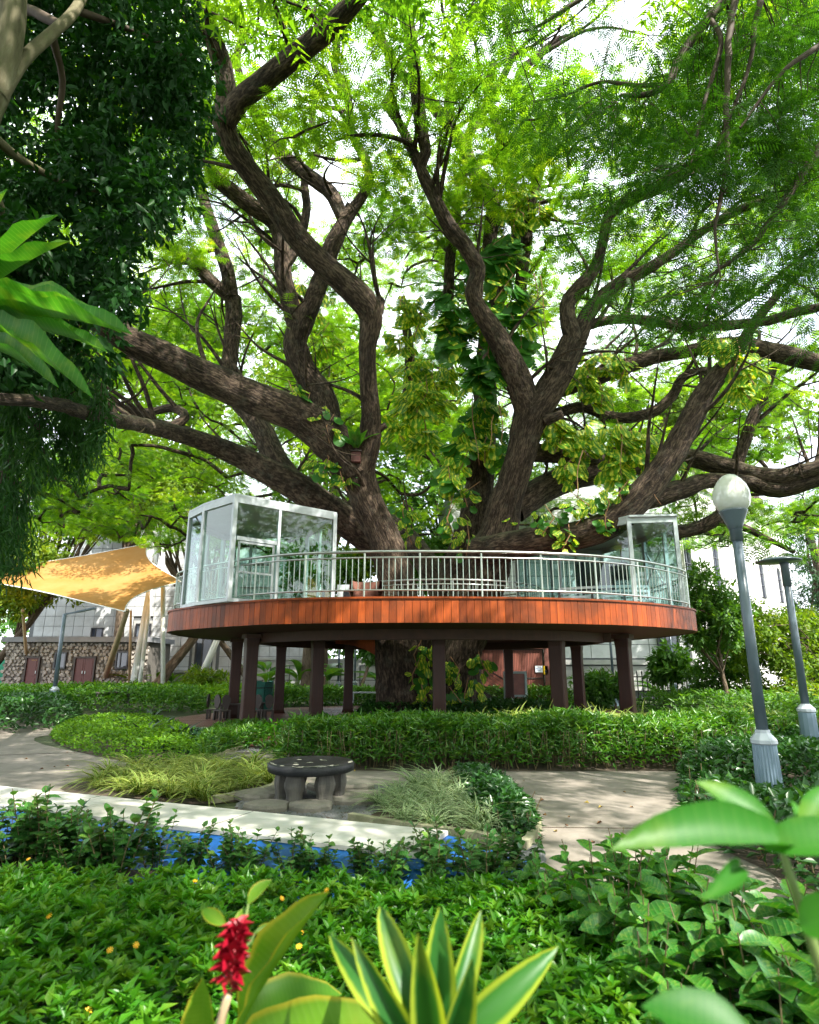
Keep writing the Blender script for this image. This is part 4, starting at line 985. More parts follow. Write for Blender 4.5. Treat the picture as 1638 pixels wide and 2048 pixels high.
# posts
def deck_post(x, y, rz, s=.36):
    b = B(); prof = [(0, .62), (.05, .60), (.16, .50), (.5, .46), (1.6, .44), (2.3, .46), (2.45, .50), (2.56, .5)]
    R = Matrix.Rotation(rz, 2); V = []
    for z, w in prof:
        w = w * s / .46 / 2
        for a, c in ((-1, -.86), (-.86, -1), (.86, -1), (1, -.86), (1, .86), (.86, 1), (-.86, 1), (-1, .86)):
            q = R @ Vector((a * w, c * w)); V.append((x + q.x, y + q.y, .06 + z))
    m = len(prof); b.add(V, [(i * 8 + k, i * 8 + (k + 1) % 8, (i + 1) * 8 + (k + 1) % 8, (i + 1) * 8 + k) for i in range(m - 1) for k in range(8)] + [list(range(8))[::-1], list(range((m - 1) * 8, m * 8))])
    po = b.build('post', MT['wood_post'], dk)
    b = B(); b.box((x, y, 2.68), (s * 1.35, s * 1.35, .12), rz); b.build('capital', MT['wood_soffit'], po)
for px, y, rz, s in [(499, 19.3, .5, .37), (470, 22.2, .3, .36), (560, 24.6, .2, .38), (634, 20.6, .35, .38), (697, 25.2, .1, .36), (878, 18.6, .02, .37), (1117, 18.3, -.5, .40), (1252, 19.6, -.6, .40), (1157, 24, -.45, .38), (1018, 26.6, -.1, .36)]:
    x = (px - CX) / F * (y * CT - .3 * ST); deck_post(x, y, rz, s)
# railing
rl_line = inset(outline, .12)
def rail_tube(poly, z, r, name, mat, par, closed=True, n=8):
    p = resample(poly, .35, closed); b = B(); b.tube([(q[0], q[1], z) for q in p], r, n, closed); return b.build(name, mat, par, True)
top = rail_tube(rl_line, ZT + 1.10, .032, 'railing', MT['steel'], dk)
for z, r in ((ZT + .955, .021), (ZT + .17, .021)): rail_tube(rl_line, z, r, 'rail', MT['steel'], top)
pr_ = resample(rl_line, .148)
balm = B().lathe([(.0095, 0), (.0095, .785)], (0, 0, 0), 6).mesh('baluster', MT['steel_green'])
pom = B().lathe([(.024, 0), (.024, 1.09)], (0, 0, 0), 8).mesh('post', MT['steel_green'])
front_first = sorted(range(len(pr_)), key=lambda k: pr_[k][1])
rank = {k: i for i, k in enumerate(front_first)}; restb = B()
for k, q in enumerate(pr_):
    if k % 10 == 0: piece('rail_post', pom, top, (q[0], q[1], ZT - .03))
    elif rank[k] < 300: piece('baluster', balm, top, (q[0], q[1], ZT + .17))
    else: restb.beam((q[0], q[1], ZT + .17), (q[0], q[1], ZT + .955), .018, .018)
if restb.v: restb.build('far_balusters', MT['steel_green'], top, kind='stuff')
inn = [(1.1 + 3.35 * math.cos(t), 21.4 + 2.45 * math.sin(t)) for t in np.linspace(0, 2 * PI, 48, endpoint=False)]
it = rail_tube(inn, ZT + 1.02, .030, 'inner_railing', MT['steel'], dk)
for z in (ZT + .88, ZT + .12): rail_tube(inn, z, .02, 'rail', MT['steel'], it)
for k, q in enumerate(resample(inn, .155)):
    if k % 9 == 0: piece('rail_post', pom, it, (q[0], q[1], ZT - .06))
    else: piece('baluster', balm, it, (q[0], q[1], ZT + .12))

# ground level deck below
gd = thing('ground_deck', 'low worn red plank deck under the raised platform', 'deck', (.5, 21, 0))
gout = [tuple(p) for p in inset(outline, -.6)]
ys = np.array(gout)
b = B(); b.prism([tuple(p) for p in inset(outline, -.5)][::2], .002, .05); b.build('base', MT['wood_dark'], gd)
gp = B().box((0, 0, 0), (1, .132, .05)).mesh('plank', MT['wood_deck'])
k = 0
for y in np.arange(14.2, 29.6, .14):
    xs = []
    for i in range(len(gout)):
        (x0, y0), (x1, y1) = gout[i], gout[(i + 1) % len(gout)]
        if (y0 > y) != (y1 > y): xs.append(x0 + (x1 - x0) * (y - y0) / (y1 - y0))
    if len(xs) >= 2: piece('plank', gp, gd, ((min(xs) + max(xs)) / 2, y, .078 + rng.normal(0, .0015)), None, (max(xs) - min(xs), 1, 1))
# children's wooden chairs and tables on it
def make_chair():
    e = thing('wooden_chair', 'small dark wooden chair', 'chair', (0, 0, 0), 'small dark wooden chairs under the deck')
    B().box((0, 0, .30), (.34, .32, .035)).build('seat', MT['wood_dark'], e)
    for sx in (-1, 1):
        for sy_ in (-1, 1): B().beam((sx * .14, sy_ * .13, 0), (sx * .135, sy_ * .125, .285), .055, .06).build('leg', MT['wood_dark'], e)
    b = B(); n = 12; po = [(.155 * math.cos(t), .17 * math.sin(t)) for t in np.arange(n) * 2 * PI / n]
    b.add([(x * (1.0 if z > 0 else .8), .145, .58 + z * 1.35) for x, z in po] + [(x * (1.0 if z > 0 else .8), .185, .58 + z * 1.35) for x, z in po], [list(range(n)), list(range(n, 2 * n))[::-1]] + [(k, n + k, n + (k + 1) % n, (k + 1) % n) for k in range(n)])
    b.build('backrest', MT['wood_dark'], e); return e
ch0 = make_chair(); first = True
for px, py, rz, lab in [(424, 1438, PI / 2, 'leftmost small dark chair on the ground deck'), (440, 1440, 2.6, 'small dark chair seen from behind, left of the double post'), (449, 1441, 3.5, 'small dark chair turned right, beside the double post'), (519, 1440, 2.9, 'small dark chair right of the double post before the teal tub'), (536, 1440, 3.4, 'rightmost small dark chair, under the teal tub')]:
    g = G(px, py, .105)
    o = ch0 if first else copy_tree(ch0)
    first = False; o.location = g; o.rotation_euler = (0, 0, rz); o['label'] = lab
def kids_table(px, py, lab, w):
    g = G(px, py, .105); e = thing('low_table', lab, 'table', tuple(g), 'low tables under the deck')
    B().box((g[0], g[1], g[2] + .46), (w, .55, .04)).build('tabletop', MT['wood_dark'], e)
    for sx in (-1, 1):
        for sy_ in (-1, 1): B().beam((g[0] + sx * (w / 2 - .08), g[1] + sy_ * .2, g[2]), (g[0] + sx * (w / 2 - .08), g[1] + sy_ * .2, g[2] + .44), .07, .07).build('leg', MT['wood_dark'], e)
kids_table(462, 1437, 'low dark table behind the left double post', .75); kids_table(508, 1434, 'low dark table by the teal tub', .6)

# ------------------------------------------------------------------ glass cabins on the deck
def cabin(name, label, plan, z0, z1, loc, fmat, gmat, roof_over=.10, open_sides=(), mids={}, pt=.085, slope=0.0):
    e = thing(name, label, 'glass cabin', loc); n = len(plan)
    def lerp(a, b_, t): return (a[0] + (b_[0] - a[0]) * t, a[1] + (b_[1] - a[1]) * t)
    for i, p in enumerate(plan):
        q = plan[(i + 1) % n]; a2 = math.atan2(q[1] - p[1], q[0] - p[0])
        b = B(); b.box((p[0], p[1], (z0 + z1) / 2), (pt * 1.1, pt * 1.1, z1 - z0 - .02), a2); b.build('post', fmat, e)
        if i in open_sides: continue
        B().beam((p[0], p[1], z1 - .10), (q[0], q[1], z1 - .10), pt, .17).build('beam', fmat, e)
        B().beam((p[0], p[1], z0 + .05), (q[0], q[1], z0 + .05), pt, .09).build('sill', fmat, e)
        ts_ = [0] + list(mids.get(i, [])) + [1]
        for k in range(1, len(ts_) - 1):
            r = lerp(p, q, ts_[k]); b = B(); b.box((r[0], r[1], (z0 + z1) / 2 - .05), (pt * .8, pt * .8, z1 - z0 - .25), a2); b.build('mullion', fmat, e)
        for k in range(len(ts_) - 1):
            a = lerp(p, q, ts_[k]); c = lerp(p, q, ts_[k + 1]); L_ = math.hypot(c[0] - a[0], c[1] - a[1]); m_ = ((a[0] + c[0]) / 2, (a[1] + c[1]) / 2)
            b = B(); b.box((m_[0], m_[1], (z0 + z1) / 2 - .04), (L_ - pt, .012, z1 - z0 - .30), a2); b.build('pane', gmat, e)
    c = np.mean(plan, 0); ro = [tuple(np.array(p) + norm(np.array(p) - c) * roof_over) for p in plan]
    m = len(ro); V = [(p[0], p[1], z1 - .01) for p in ro] + [(p[0], p[1], z1 + .05) for p in ro]
    b = B(); b.prism(ro, z1 - .012, z1 + .045); b.build('roof', fmat, e); return e
zc1 = 6.15
lp = [(-4.58, 15.75), (-2.2, 17.75), (-3.4, 20.2), (-6.3, 20.6), (-6.75, 18.7), (-6.40, 17.62), (-5.70, 16.75)]
lc = cabin('glass_cabin', 'white framed glass cabin on the left end of the deck', lp, ZT, zc1, (-5, 18, ZT), MT['white_frame'], MT['glass'], .06, (), {0: [.42], 1: [.5], 2: [.33, .66], 3: [.5]}, .10)
def onl(t, z): return (lp[0][0] + (lp[1][0] - lp[0][0]) * t, lp[0][1] + (lp[1][1] - lp[0][1]) * t, z)
B().beam(onl(.03, 5.02), onl(.40, 5.02), .09, .10).build('transom', MT['white_frame'], lc)
dr = B().beam(onl(.06, 3.5), onl(.06, 4.95), .05, .06).beam(onl(.38, 3.5), onl(.38, 4.95), .05, .06).beam(onl(.06, 4.93), onl(.38, 4.93), .05, .06).beam(onl(.06, 4.15), onl(.38, 4.15), .04, .05).build('door', MT['white_frame'], lc)
B().beam(onl(.355, 4.2), onl(.355, 4.45), .05, .03).build('handle', MT['steel'], dr)
for i in (2, 3): B().beam((lp[2][0] - .3, lp[2][1] - .1, ZT + .3), (lp[3][0] + .3, lp[3][1] - .1, 5.6), .03, .03) if False else None
# things inside: dark top blind and furniture
fl = thing('metal_shelf', 'pale metal cross braced shelf inside the left glass cabin', 'shelf', (-4.6, 18.6, ZT))
for x in (-5.1, -4.1): B().beam((x, 18.6, ZT - .05), (x, 18.6, ZT + 1.5), .04, .04).build('leg', MT['white_frame'], fl)
for z in (.1, .75, 1.45): B().box((-4.6, 18.75, ZT + z), (1.0, .4, .03)).build('shelf_board', MT['white_frame'], fl)
B().beam((-5.1, 18.58, ZT + .15), (-4.1, 18.58, ZT + 1.4), .02, .02).build('brace', MT['white_frame'], fl); B().beam((-4.1, 18.56, ZT + .15), (-5.1, 18.56, ZT + 1.4), .02, .02).build('brace', MT['white_frame'], fl)
rp = [(7.80, 17.75), (8.05, 19.2), (8.0, 20.8), (7.2, 23.0), (4.4, 23.4), (3.9, 22.2), (6.5, 17.9)]
rc = cabin('glass_cabin', 'grey framed glass cabin on the right end of the deck', rp, ZT, 6.08, (6.5, 20, ZT), MT['grey_frame'], MT['glass_right'], .12, (), {5: [.42], 3: [.33, .66], 2: [.5]}, .10)
B().beam((7.2, 22.9, ZT + 2.5), (4.5, 23.3, ZT + .2), .03, .03).build('brace', MT['grey_frame'], rc)
B().beam((8.0, 19.3, ZT + 2.2), (7.9, 20.8, ZT + .9), .03, .03).build('brace', MT['grey_frame'], rc); B().beam((8.0, 20.7, ZT + 2.2), (7.95, 19.3, ZT + .9), .03, .03).build('brace', MT['grey_frame'], rc)
q0 = P(1150, 1128, 20.5); q1 = P(1256, 1128, 20.5)
sc_ = thing('dark_screen', 'large black screen on a stand inside the right glass cabin', 'screen', ((q0[0] + q1[0]) / 2, 20.6, ZT))
B().box(((q0[0] + q1[0]) / 2, 20.55, 4.66), (q1[0] - q0[0], .09, 1.05)).build('panel', MT['screen'], sc_)
for x in (q0[0] + .25, q1[0] - .25): B().box((x, 20.62, ZT + .4), (.06, .06, .9)).build('leg', MT['black_iron'], sc_)
bn = thing('slatted_bench', 'curved white slatted bench with dark legs along the right railing', 'bench', (6.8, 18.9, ZT))
arc = [(4.7, 19.6), (5.6, 19.15), (6.5, 18.9), (7.3, 18.95)]
arc = catmull(np.array([(a, b_, 0, 1) for a, b_ in arc]), .3)[:, :2]
for k, z in enumerate((.38, .52, .66, .80)):
    b = B()
    for i in range(len(arc) - 1): b.beam((*arc[i], ZT + z + .0), (*arc[i + 1], ZT + z), .03, .075)
    b.build('slat', MT['white_frame'], bn)
b = B()
for i in range(len(arc) - 1): b.beam((arc[i][0], arc[i][1] - .24, ZT + .3), (arc[i + 1][0], arc[i + 1][1] - .24, ZT + .3), .4, .05)
b.build('seat', MT['white_frame'], bn)
for i in range(0, len(arc), 3): B().box((arc[i][0], arc[i][1] - .1, ZT + .35), (.06, .06, .8)).build('leg', MT['black_iron'], bn)
ar = thing('plush_armchair', 'round brown padded seat behind the left railing', 'chair', (-1.3, 18.3, ZT))
B().lathe([(.22, .02), (.36, .12), (.40, .34), (.36, .44), (.1, .46)], (-1.28, 18.2, ZT - .05), 18).build('seat', MT['cloth_brown'], ar, True)
V = []; 
for i in range(13):
    t = PI * i / 12 
    for r, z in ((.42, .30), (.50, .55), (.47, .86), (.40, .88), (.36, .5)): V.append((-1.28 + r * math.cos(t), 18.2 + r * math.sin(t), ZT + z))
b = B(); b.add(V, [(i * 5 + k, (i + 1) * 5 + k, (i + 1) * 5 + (k + 1) % 5, i * 5 + (k + 1) % 5) for i in range(12) for k in range(5)]); b.build('backrest', MT['cloth_brown'], ar, True)
ct = thing('white_cabinet', 'white metal cabinet beside the brown padded seat on the deck', 'cabinet', (-2.0, 19.2, ZT))
B().box((-1.95, 19.3, ZT + .42), (.55, .5, .9)).build('body', MT['white_frame'], ct); B().box((-1.88, 19.03, ZT + .4), (.26, .03, .6)).build('door', MT['screen'], ct)

# ------------------------------------------------------------------ lamps
def globe_lamp(x, y, label):
    e = thing('globe_lamp_post', label, 'lamp post', (x, y, 0))
    b = B(); b.lathe([(.165, 0), (.165, .04)], (x, y, 0), 20); 
    n = 24; V = []
    for i, (z, r) in enumerate(((0, .17), (.72, .15))):
        for k in range(n * 2):
            t = 2 * PI * k / (2 * n); rr = r * (1 if k % 2 == 0 else .93); V.append((x + rr * math.cos(t), y + rr * math.sin(t), z))
    b.add(V, [(k, (k + 1) % (2 * n), 2 * n + (k + 1) % (2 * n), 2 * n + k) for k in range(2 * n)]); b.build('base', MT['lamp_base'], e)
    B().lathe([(.155, .71), (.175, .725), (.175, .77), (.10, .86), (.095, .90)], (x, y, 0), 8).build('base_cap', MT['lamp_cap'], e)
    B().lathe([(.076, .89), (.066, 3.62)], (x, y, 0), 18).build('pole', MT['lamp_grey'], e, True)
    B().lathe([(.088, 3.55), (.088, 3.70), (.096, 3.705)], (x, y, 0), 18).build('collar', MT['lamp_grey'], e, True)
    B().lathe([(.085, 3.70), (.11, 3.78), (.19, 3.98), (.20, 4.0), (.18, 4.005)], (x, y, 0), 24).build('cup', MT['lamp_grey'], e, True)
    B().lathe([(.17, 3.99), (.235, 4.08), (.262, 4.18), (.255, 4.29), (.222, 4.39), (.17, 4.475), (.10, 4.545), (.04, 4.57), (.005, 4.573)], (x, y, 0), 36).build('globe', MT['globe'], e, True)
globe_lamp(4.85, 9.0, 'tall lamp post with a white egg shaped globe at the right')
def arm_lamp(x, y, h, label, group=None, head='bar', az=0.0, s=1.0):
    e = thing('lamp_post', label, 'lamp post', (x, y, 0), group)
    B().lathe([(.155 * s, 0), (.135 * s, .86)], (x, y, 0), 12).build('base', MT['lamp_base'], e)
    B().lathe([(.137 * s, .855), (.15 * s, .87), (.15 * s, .92), (.07 * s, 1.02)], (x, y, 0), 12).build('base_cap', MT['lamp_cap'], e)
    B().lathe([(.068 * s, 1.0), (.06 * s, h)], (x, y, 0), 12).build('pole', MT['lamp_grey'], e, True)
    d = np.array([math.cos(az), math.sin(az), 0])
    if head == 'bar':
        B().beam(np.array([x, y, h - .03]) - d * .05, np.array([x, y, h + .10]) + d * .55, .10, .06).build('arm', MT['lamp_grey'], e)
        B().beam(np.array([x, y, h + .09]) + d * .5, np.array([x, y, h + .26]) + d * 1.22, .22, .07).build('lamp_head', MT['lamp_grey'], e)
    elif head == 'disc':
        B().lathe([(.085, h - .55), (.085, h - .1), (.10, h)], (x, y, 0), 14).build('collar', MT['lamp_grey'], e, True)
        B().lathe([(.02, h - .045), (.44, h - .02), (.45, h + .0), (.30, h + .05), (.02, h + .075)], (x - .12, y, 0), 30).build('lamp_head', MT['lamp_grey'], e, True)
g = G(103, 1425); arm_lamp(g[0], g[1], 3.98, 'slim lamp post with a flat bar head before the stone building', None, 'bar', .1, 1.25)
arm_lamp(8.12, 13.3, 3.98, 'lamp post with a flat disc head beside the globe lamp', None, 'disc', 0, 1.15)
for px, py, lab in [(1385, 1400, 'blue grey lamp pole right of the deck end'), (1230, 1403, 'pole behind the iron fence and rightmost deck post'), (462, 1396, 'blue grey pole just left of the double post'), (676, 1391, 'pole seen between the deck posts, left of a dark post'), (709, 1389, 'pole seen just right of the dark middle post'), (1352, 1392, 'thin grey pole among the bushes right of the deck')]:
    g = G(px, py, .2); arm_lamp(g[0], g[1], 4.2, lab, 'lamp poles behind the deck', 'disc', 0, 1.0)

# ================================================================== THE RAIN TREE
LIMBS = {
 'trunk': [
  [(818,1428,21,92),(808,1380,21,70),(803,1320,21,58),(798,1250,21,54),(794,1180,21,44),(779,1110,20.8,39),(750,1040,20.5,36),(724,980,20.2,37),(707,930,20,42)],
  [(912,1432,21.6,84),(915,1380,21.5,60),(922,1320,21.4,50),(938,1260,21.3,50),(965,1180,21.2,54),(985,1110,21,52),(1000,1060,20.8,44),(1015,1000,20.5,36),(1035,930,20.2,33),(1050,870,20,35),(1063,825,19.8,42)],
  [(862,1430,22.4,84),(870,1340,22.4,62),(900,1220,22.4,56),(945,1090,22.4,45),(962,980,22.3,32),(968,880,22,29),(972,780,22,27),(976,700,21.8,24),(985,620,21.5,20)]],
 'limb': [
  [(705,950,20,44),(665,885,19.5,50),(600,836,18.8,44),(520,803,17.8,41),(430,763,16.8,39),(340,722,15.8,36),(270,690,15,33),(215,655,14.3,29),(120,600,13.5,23),(20,530,12.5,17)],
  [(712,955,20,36),(733,890,19.6,29),(740,830,19.2,23),(737,770,18.7,21),(736,700,18.2,21),(744,640,17.8,28),(728,603,17.4,31),(680,560,17,28),(640,525,16.6,27),(590,470,16,27),(545,405,15.3,26),(500,345,14.6,25),(464,290,14,26),(447,238,13.5,25)],
  [(450,245,13.5,25),(480,200,13.2,24),(530,160,12.8,24),(600,105,12.2,24),(660,55,11.6,23),(720,-10,11,21),(790,-90,10.4,17),(860,-150,10,12)],
  [(447,240,13.5,24),(452,170,13.2,23),(437,110,12.8,23),(410,40,12.3,21),(385,-40,11.8,17),(350,-120,11.4,12)],
  [(745,635,17.8,22),(754,615,17.8,17),(760,600,17.9,13)],
  [(655,872,19.5,36),(645,800,19.6,32),(615,752,19.4,28),(592,702,19.2,27),(598,655,19,27)],
  [(594,662,19,22),(578,600,18.8,21),(567,545,18.6,20),(562,480,18.3,19),(545,440,18,18),(505,412,17.7,19),(460,378,17.4,18),(425,345,17.1,16),(410,290,16.8,12),(415,220,16.4,10),(400,150,16,8)],
  [(600,662,19,23),(628,592,18.9,22),(648,540,18.8,21),(665,490,18.6,21),(690,440,18.4,16),(722,395,18.2,12),(737,358,18,11),(728,315,17.8,11),(705,275,17.6,10),(697,225,17.3,10),(690,180,17,10),(668,135,16.7,9),(672,70,16.3,8),(655,10,16,7)],
  [(688,440,18.4,15),(660,385,18.4,17),(610,345,18.2,17),(565,310,18,16),(535,265,17.7,14),(505,225,17.4,12),(485,180,17,11),(470,120,16.6,9),(482,60,16.2,8),(470,0,16,7)],
  [(565,545,18.6,12),(600,480,18.9,11),(615,420,19,10),(612,360,18.9,9),(640,300,18.8,8),(625,240,18.6,8),(640,170,18.4,7)],
  [(800,1130,22.4,30),(770,1105,22.3,33),(690,1042,21.8,37),(640,1009,21.4,37),(590,972,21,36),(540,946,20.7,32),(480,912,20.3,27),(400,880,19.2,22),(335,862,17.6,20),(280,850,15.6,18),(200,830,10.2,17),(100,808,7.0,15),(0,802,5.9,14),(-80,790,5.4,13)],
  [(590,975,21,30),(552,920,21.3,28),(530,870,21.6,26),(505,830,21.8,24),(470,795,22,20),(455,745,22,18),(458,690,22,18),(464,630,21.9,19),(462,588,21.8,19)],
  [(462,595,21.8,15),(425,565,21.5,15),(390,530,21.2,14),(355,505,20.9,13),(310,478,20.5,12),(270,468,20.1,11),(235,480,19.8,9),(190,470,19.5,7)],
  [(463,595,21.8,17),(455,545,21.5,16),(440,500,21.2,15),(425,455,20.8,14),(408,405,20.4,13),(395,340,20,10),(402,270,19.6,8)],
  [(330,862,19.2,12),(370,835,19.6,11),(345,815,19.8,10),(300,822,20,9),(255,815,20.2,7),(180,790,20.5,5)],
  [(1060,830,19.8,33),(1040,765,19.4,32),(1015,710,19,29),(985,655,18.6,25),(958,615,18.3,21),(945,580,18,19),(955,535,17.7,19),(930,490,17.3,19),(898,450,17,18),(868,395,16.6,16),(838,330,16.2,14),(848,302,16,14),(838,240,15.6,16),(830,160,15,16),(818,70,14.3,16),(805,0,13.8,16),(795,-80,13.2,13)],
  [(1065,828,19.8,36),(1095,788,19.6,34),(1125,735,19.3,32),(1148,683,19.1,30)],
  [(1148,688,19,23),(1133,630,18.8,18),(1138,600,18.7,18),(1165,570,18.5,17),(1190,535,18.3,13),(1205,480,18,11),(1217,432,17.8,13),(1255,402,17.4,15),(1320,372,16.8,16),(1390,330,16.2,16),(1470,275,15.5,13),(1560,220,14.8,11),(1660,170,14,8)],
  [(1150,688,19.1,23),(1180,620,19,18),(1230,570,18.7,15),(1290,540,18.3,14),(1345,505,18,11),(1420,450,17.6,10),(1520,400,17,9),(1640,370,16.4,8)],
  [(984,625,21.5,19),(1010,560,21.2,17),(1030,500,21,16),(1033,450,20.8,15),(1020,380,20.4,13),(1010,320,20,12),(995,260,19.6,11),(975,190,19,9),(985,120,18.6,8)],
  [(1040,590,21,15),(1052,480,20.5,15),(1062,400,20,14),(1077,330,19.5,13),(1060,290,19.2,10),(1050,230,18.9,11),(1033,190,18.6,10),(1040,150,18.3,10),(1075,110,18,9),(1120,75,17.7,7)],
  [(985,600,20.8,16),(980,490,19.8,17),(985,410,19.4,17),(965,370,19.1,17),(940,330,18.8,17),(925,290,18.5,16),(895,248,18.2,15),(865,210,17.8,14),(835,185,17.5,12),(790,130,17,11),(755,70,16.4,11),(715,20,15.8,10),(690,-40,15.4,9)],
  [(925,300,18.5,11),(945,255,18.3,12),(975,205,18,10),(998,170,17.7,9),(1020,110,17.3,8),(1010,50,17,7)],
  [(840,335,16.2,13),(806,262,16.1,11),(770,200,15.9,12)],
  [(897,250,18.2,12),(900,180,17.8,13),(912,105,17.2,12),(925,60,16.8,12),(960,20,16.4,11),(1000,-30,16,10)],
  [(895,610,21,13),(900,520,20.5,12),(910,440,20.2,12),(920,370,19.8,12),(935,320,19.4,10)],
  [(955,1105,20.7,34),(1000,1098,20.2,36),(1060,1085,19.5,34),(1150,1070,19,33),(1225,1042,18.6,34),(1295,975,18.2,33),(1345,905,17.9,30),(1380,840,17.6,28),(1412,780,17.3,25),(1455,725,17,21),(1480,690,16.7,15),(1510,640,16.3,12),(1560,580,15.8,9)],
  [(1030,1022,21,30),(1085,980,21.3,32),(1150,955,21.6,30),(1220,940,21.8,28),(1300,925,21.8,24),(1370,915,21.6,22),(1430,928,21.2,23),(1500,950,20.6,25),(1560,957,20,25),(1638,938,19.3,22),(1720,920,18.5,19)],
  [(1045,905,20.4,22),(1110,908,21,22),(1180,918,21.4,20),(1250,932,21.7,18)],
  [(1250,1012,20,25),(1330,990,20,24),(1380,975,20.2,22),(1420,960,20.4,18),(1500,966,20.4,18),(1560,980,20,18),(1638,960,19.4,16),(1700,950,19,13)],
  [(1290,1060,20.6,16),(1370,1062,21,16),(1430,1040,20.8,16),(1465,1000,20.6,14),(1500,975,20.5,12)],
  [(1430,1042,20.8,10),(1480,1052,20.6,9),(1530,1075,20.4,7),(1590,1105,20,5)],
  [(1080,790,21.5,24),(1160,765,21.6,21),(1235,740,21.6,19),(1310,715,21.4,17),(1370,705,21,15),(1450,690,20.5,16),(1540,705,20,21),(1600,720,19.5,21),(1660,735,19,19)],
  [(1100,830,22,12),(1165,815,22,13),(1230,835,22,13),(1300,825,21.8,13),(1345,790,21.5,12),(1365,755,21.2,11),(1410,740,20.8,9),(1500,760,20.4,8)],
  [(1470,935,21,15),(1490,880,20.8,14),(1505,830,20.6,13),(1525,795,20.4,11),(1545,735,20,8)],
  [(1140,672,19.1,12),(1180,650,19.1,12),(1225,640,19,11),(1300,642,18.6,12),(1380,655,18.2,12),(1460,652,17.8,12),(1530,645,17.4,11),(1600,625,17,11),(1680,610,16.6,9)],
  [(816,790,22,12),(820,700,22,11),(812,650,21.8,10)],
  [(895,1200,23.6,32),(850,1118,24.3,28),(805,1062,25,24),(770,1038,25.5,20),(700,1010,26,14)],
  [(940,960,22,12),(946,935,22,17),(946,918,22,15)],
 ]}
rt = thing('rain_tree', 'huge spreading rain tree growing through the raised deck', 'tree', (.9, 21.3, 0))
nodes = []; seed = 100
def limb_pts(rows, step=.22):
    A = []
    for px, py, d, r in rows:
        q = P(px, py, d); A.append([*q, .85 * r * zc(q) / F])
    return catmull(A, step)
for nm, rows_ in LIMBS.items():
    for rows in rows_:
        C_ = limb_pts(rows); seed += 1; g_ = nm == 'trunk'
        p = C_[:, :3] + np.column_stack([np.cumsum(rng.normal(0, .012, len(C_))) for _ in range(3)]) * .5
        t = Tubes(); t.add(p, C_[:, 3], 30 if g_ else (18 if C_[0, 3] > .3 else 12), .085 if g_ else .055, seed)
        t.build(nm, MT['bark'], rt)
        for k in range(2, len(p), 2): nodes.append((*p[k], C_[k, 3]))
# sawn scar ring on the long left limb, stub of a broken limb
q = P(280, 855, 15.3); b = B(); b.tube([q + np.array([.10 * math.cos(t), -.02, .12 * math.sin(t)]) for t in np.arange(14) * 2 * PI / 14], .035, 6, True); b.build('branch_scar', MT['mast_tan'], rt, True)
for px, py, d, vx, vy, ln, r in [(1100, 838, 19.5, .5, .1, .45, .16), (752, 862, 19.5, .6, .25, .4, .12), (1155, 690, 19.0, .7, .1, .3, .11)]:
    a = P(px, py, d); v = np.array([vx, -.35, vy]); v /= np.linalg.norm(v); t = Tubes(); t.add([a - v * .15, a + v * ln * .5, a + v * ln, a + v * (ln + .02)], [r * 1.3, r, r * .92, r * .2], 10, .08, seed + int(px)); t.build('branch_stub', MT['bark'], rt)
# slender winding limbs that fork below the leaves
NDs = np.array(nodes); cand = np.where(NDs[:, 2] > 6.5)[0]; sl_ = Tubes()
def zsurf(q): r2 = (q[0] - 1) ** 2 + (q[1] - 21) ** 2; return 18.3 - (.0115 if q[1] < 21 else .0165) * r2
def wander(a, d, L_, r0, depth, k):
    step = .3; n = int(L_ / step); p = a.copy(); pts = [p.copy()]; d = d.copy(); w = rng.normal(0, 1, 3); ph = rng.uniform(0, 6.28)
    for i in range(n):
        w = .84 * w + .42 * rng.normal(0, 1, 3)
        d = norm(d + .11 * w + np.array([0, 0, .05]))
        if p[2] > zsurf(p) - .5: d[2] = min(d[2], -.05); d = norm(d)
        p = p + d * step; pts.append(p.copy())
    pts = np.array(pts); m = len(pts); rr = r0 * (1 - .86 * np.linspace(0, 1, m)); sl_.add(pts, rr, 7 if r0 > .05 else 5, .05, k)
    for j in range(2, m, 2): nodes.append((*pts[j], rr[j]))
    if depth < 2:
        for f_ in range(2 if depth == 0 else 2):
            j = int(m * rng.uniform(.35, .95)); j = min(j, m - 2); dd = norm(pts[j + 1] - pts[j] + rng.normal(0, .75, 3) * np.array([1, 1, .5])); wander(pts[j], dd, L_ * rng.uniform(.5, .8), rr[j] * .72, depth + 1, k * 3 + f_)
for k in range(220):
    i = int(rng.choice(cand)); a = NDs[i, :3]; out_ = norm(np.array([a[0] - 1, a[1] - 21, 0]) + rng.normal(0, 2.5, 3) * np.array([1, 1, 0])); d0 = norm(out_ * rng.uniform(.3, 1) + np.array([0, 0, rng.uniform(.35, 1.1)]))
    wander(a, d0, rng.uniform(2.4, 4.8), min(.085, NDs[i, 3] * .6), 0, 1000 + k)
sl_.build('slender_limbs', MT['bark'], rt, kind='stuff')
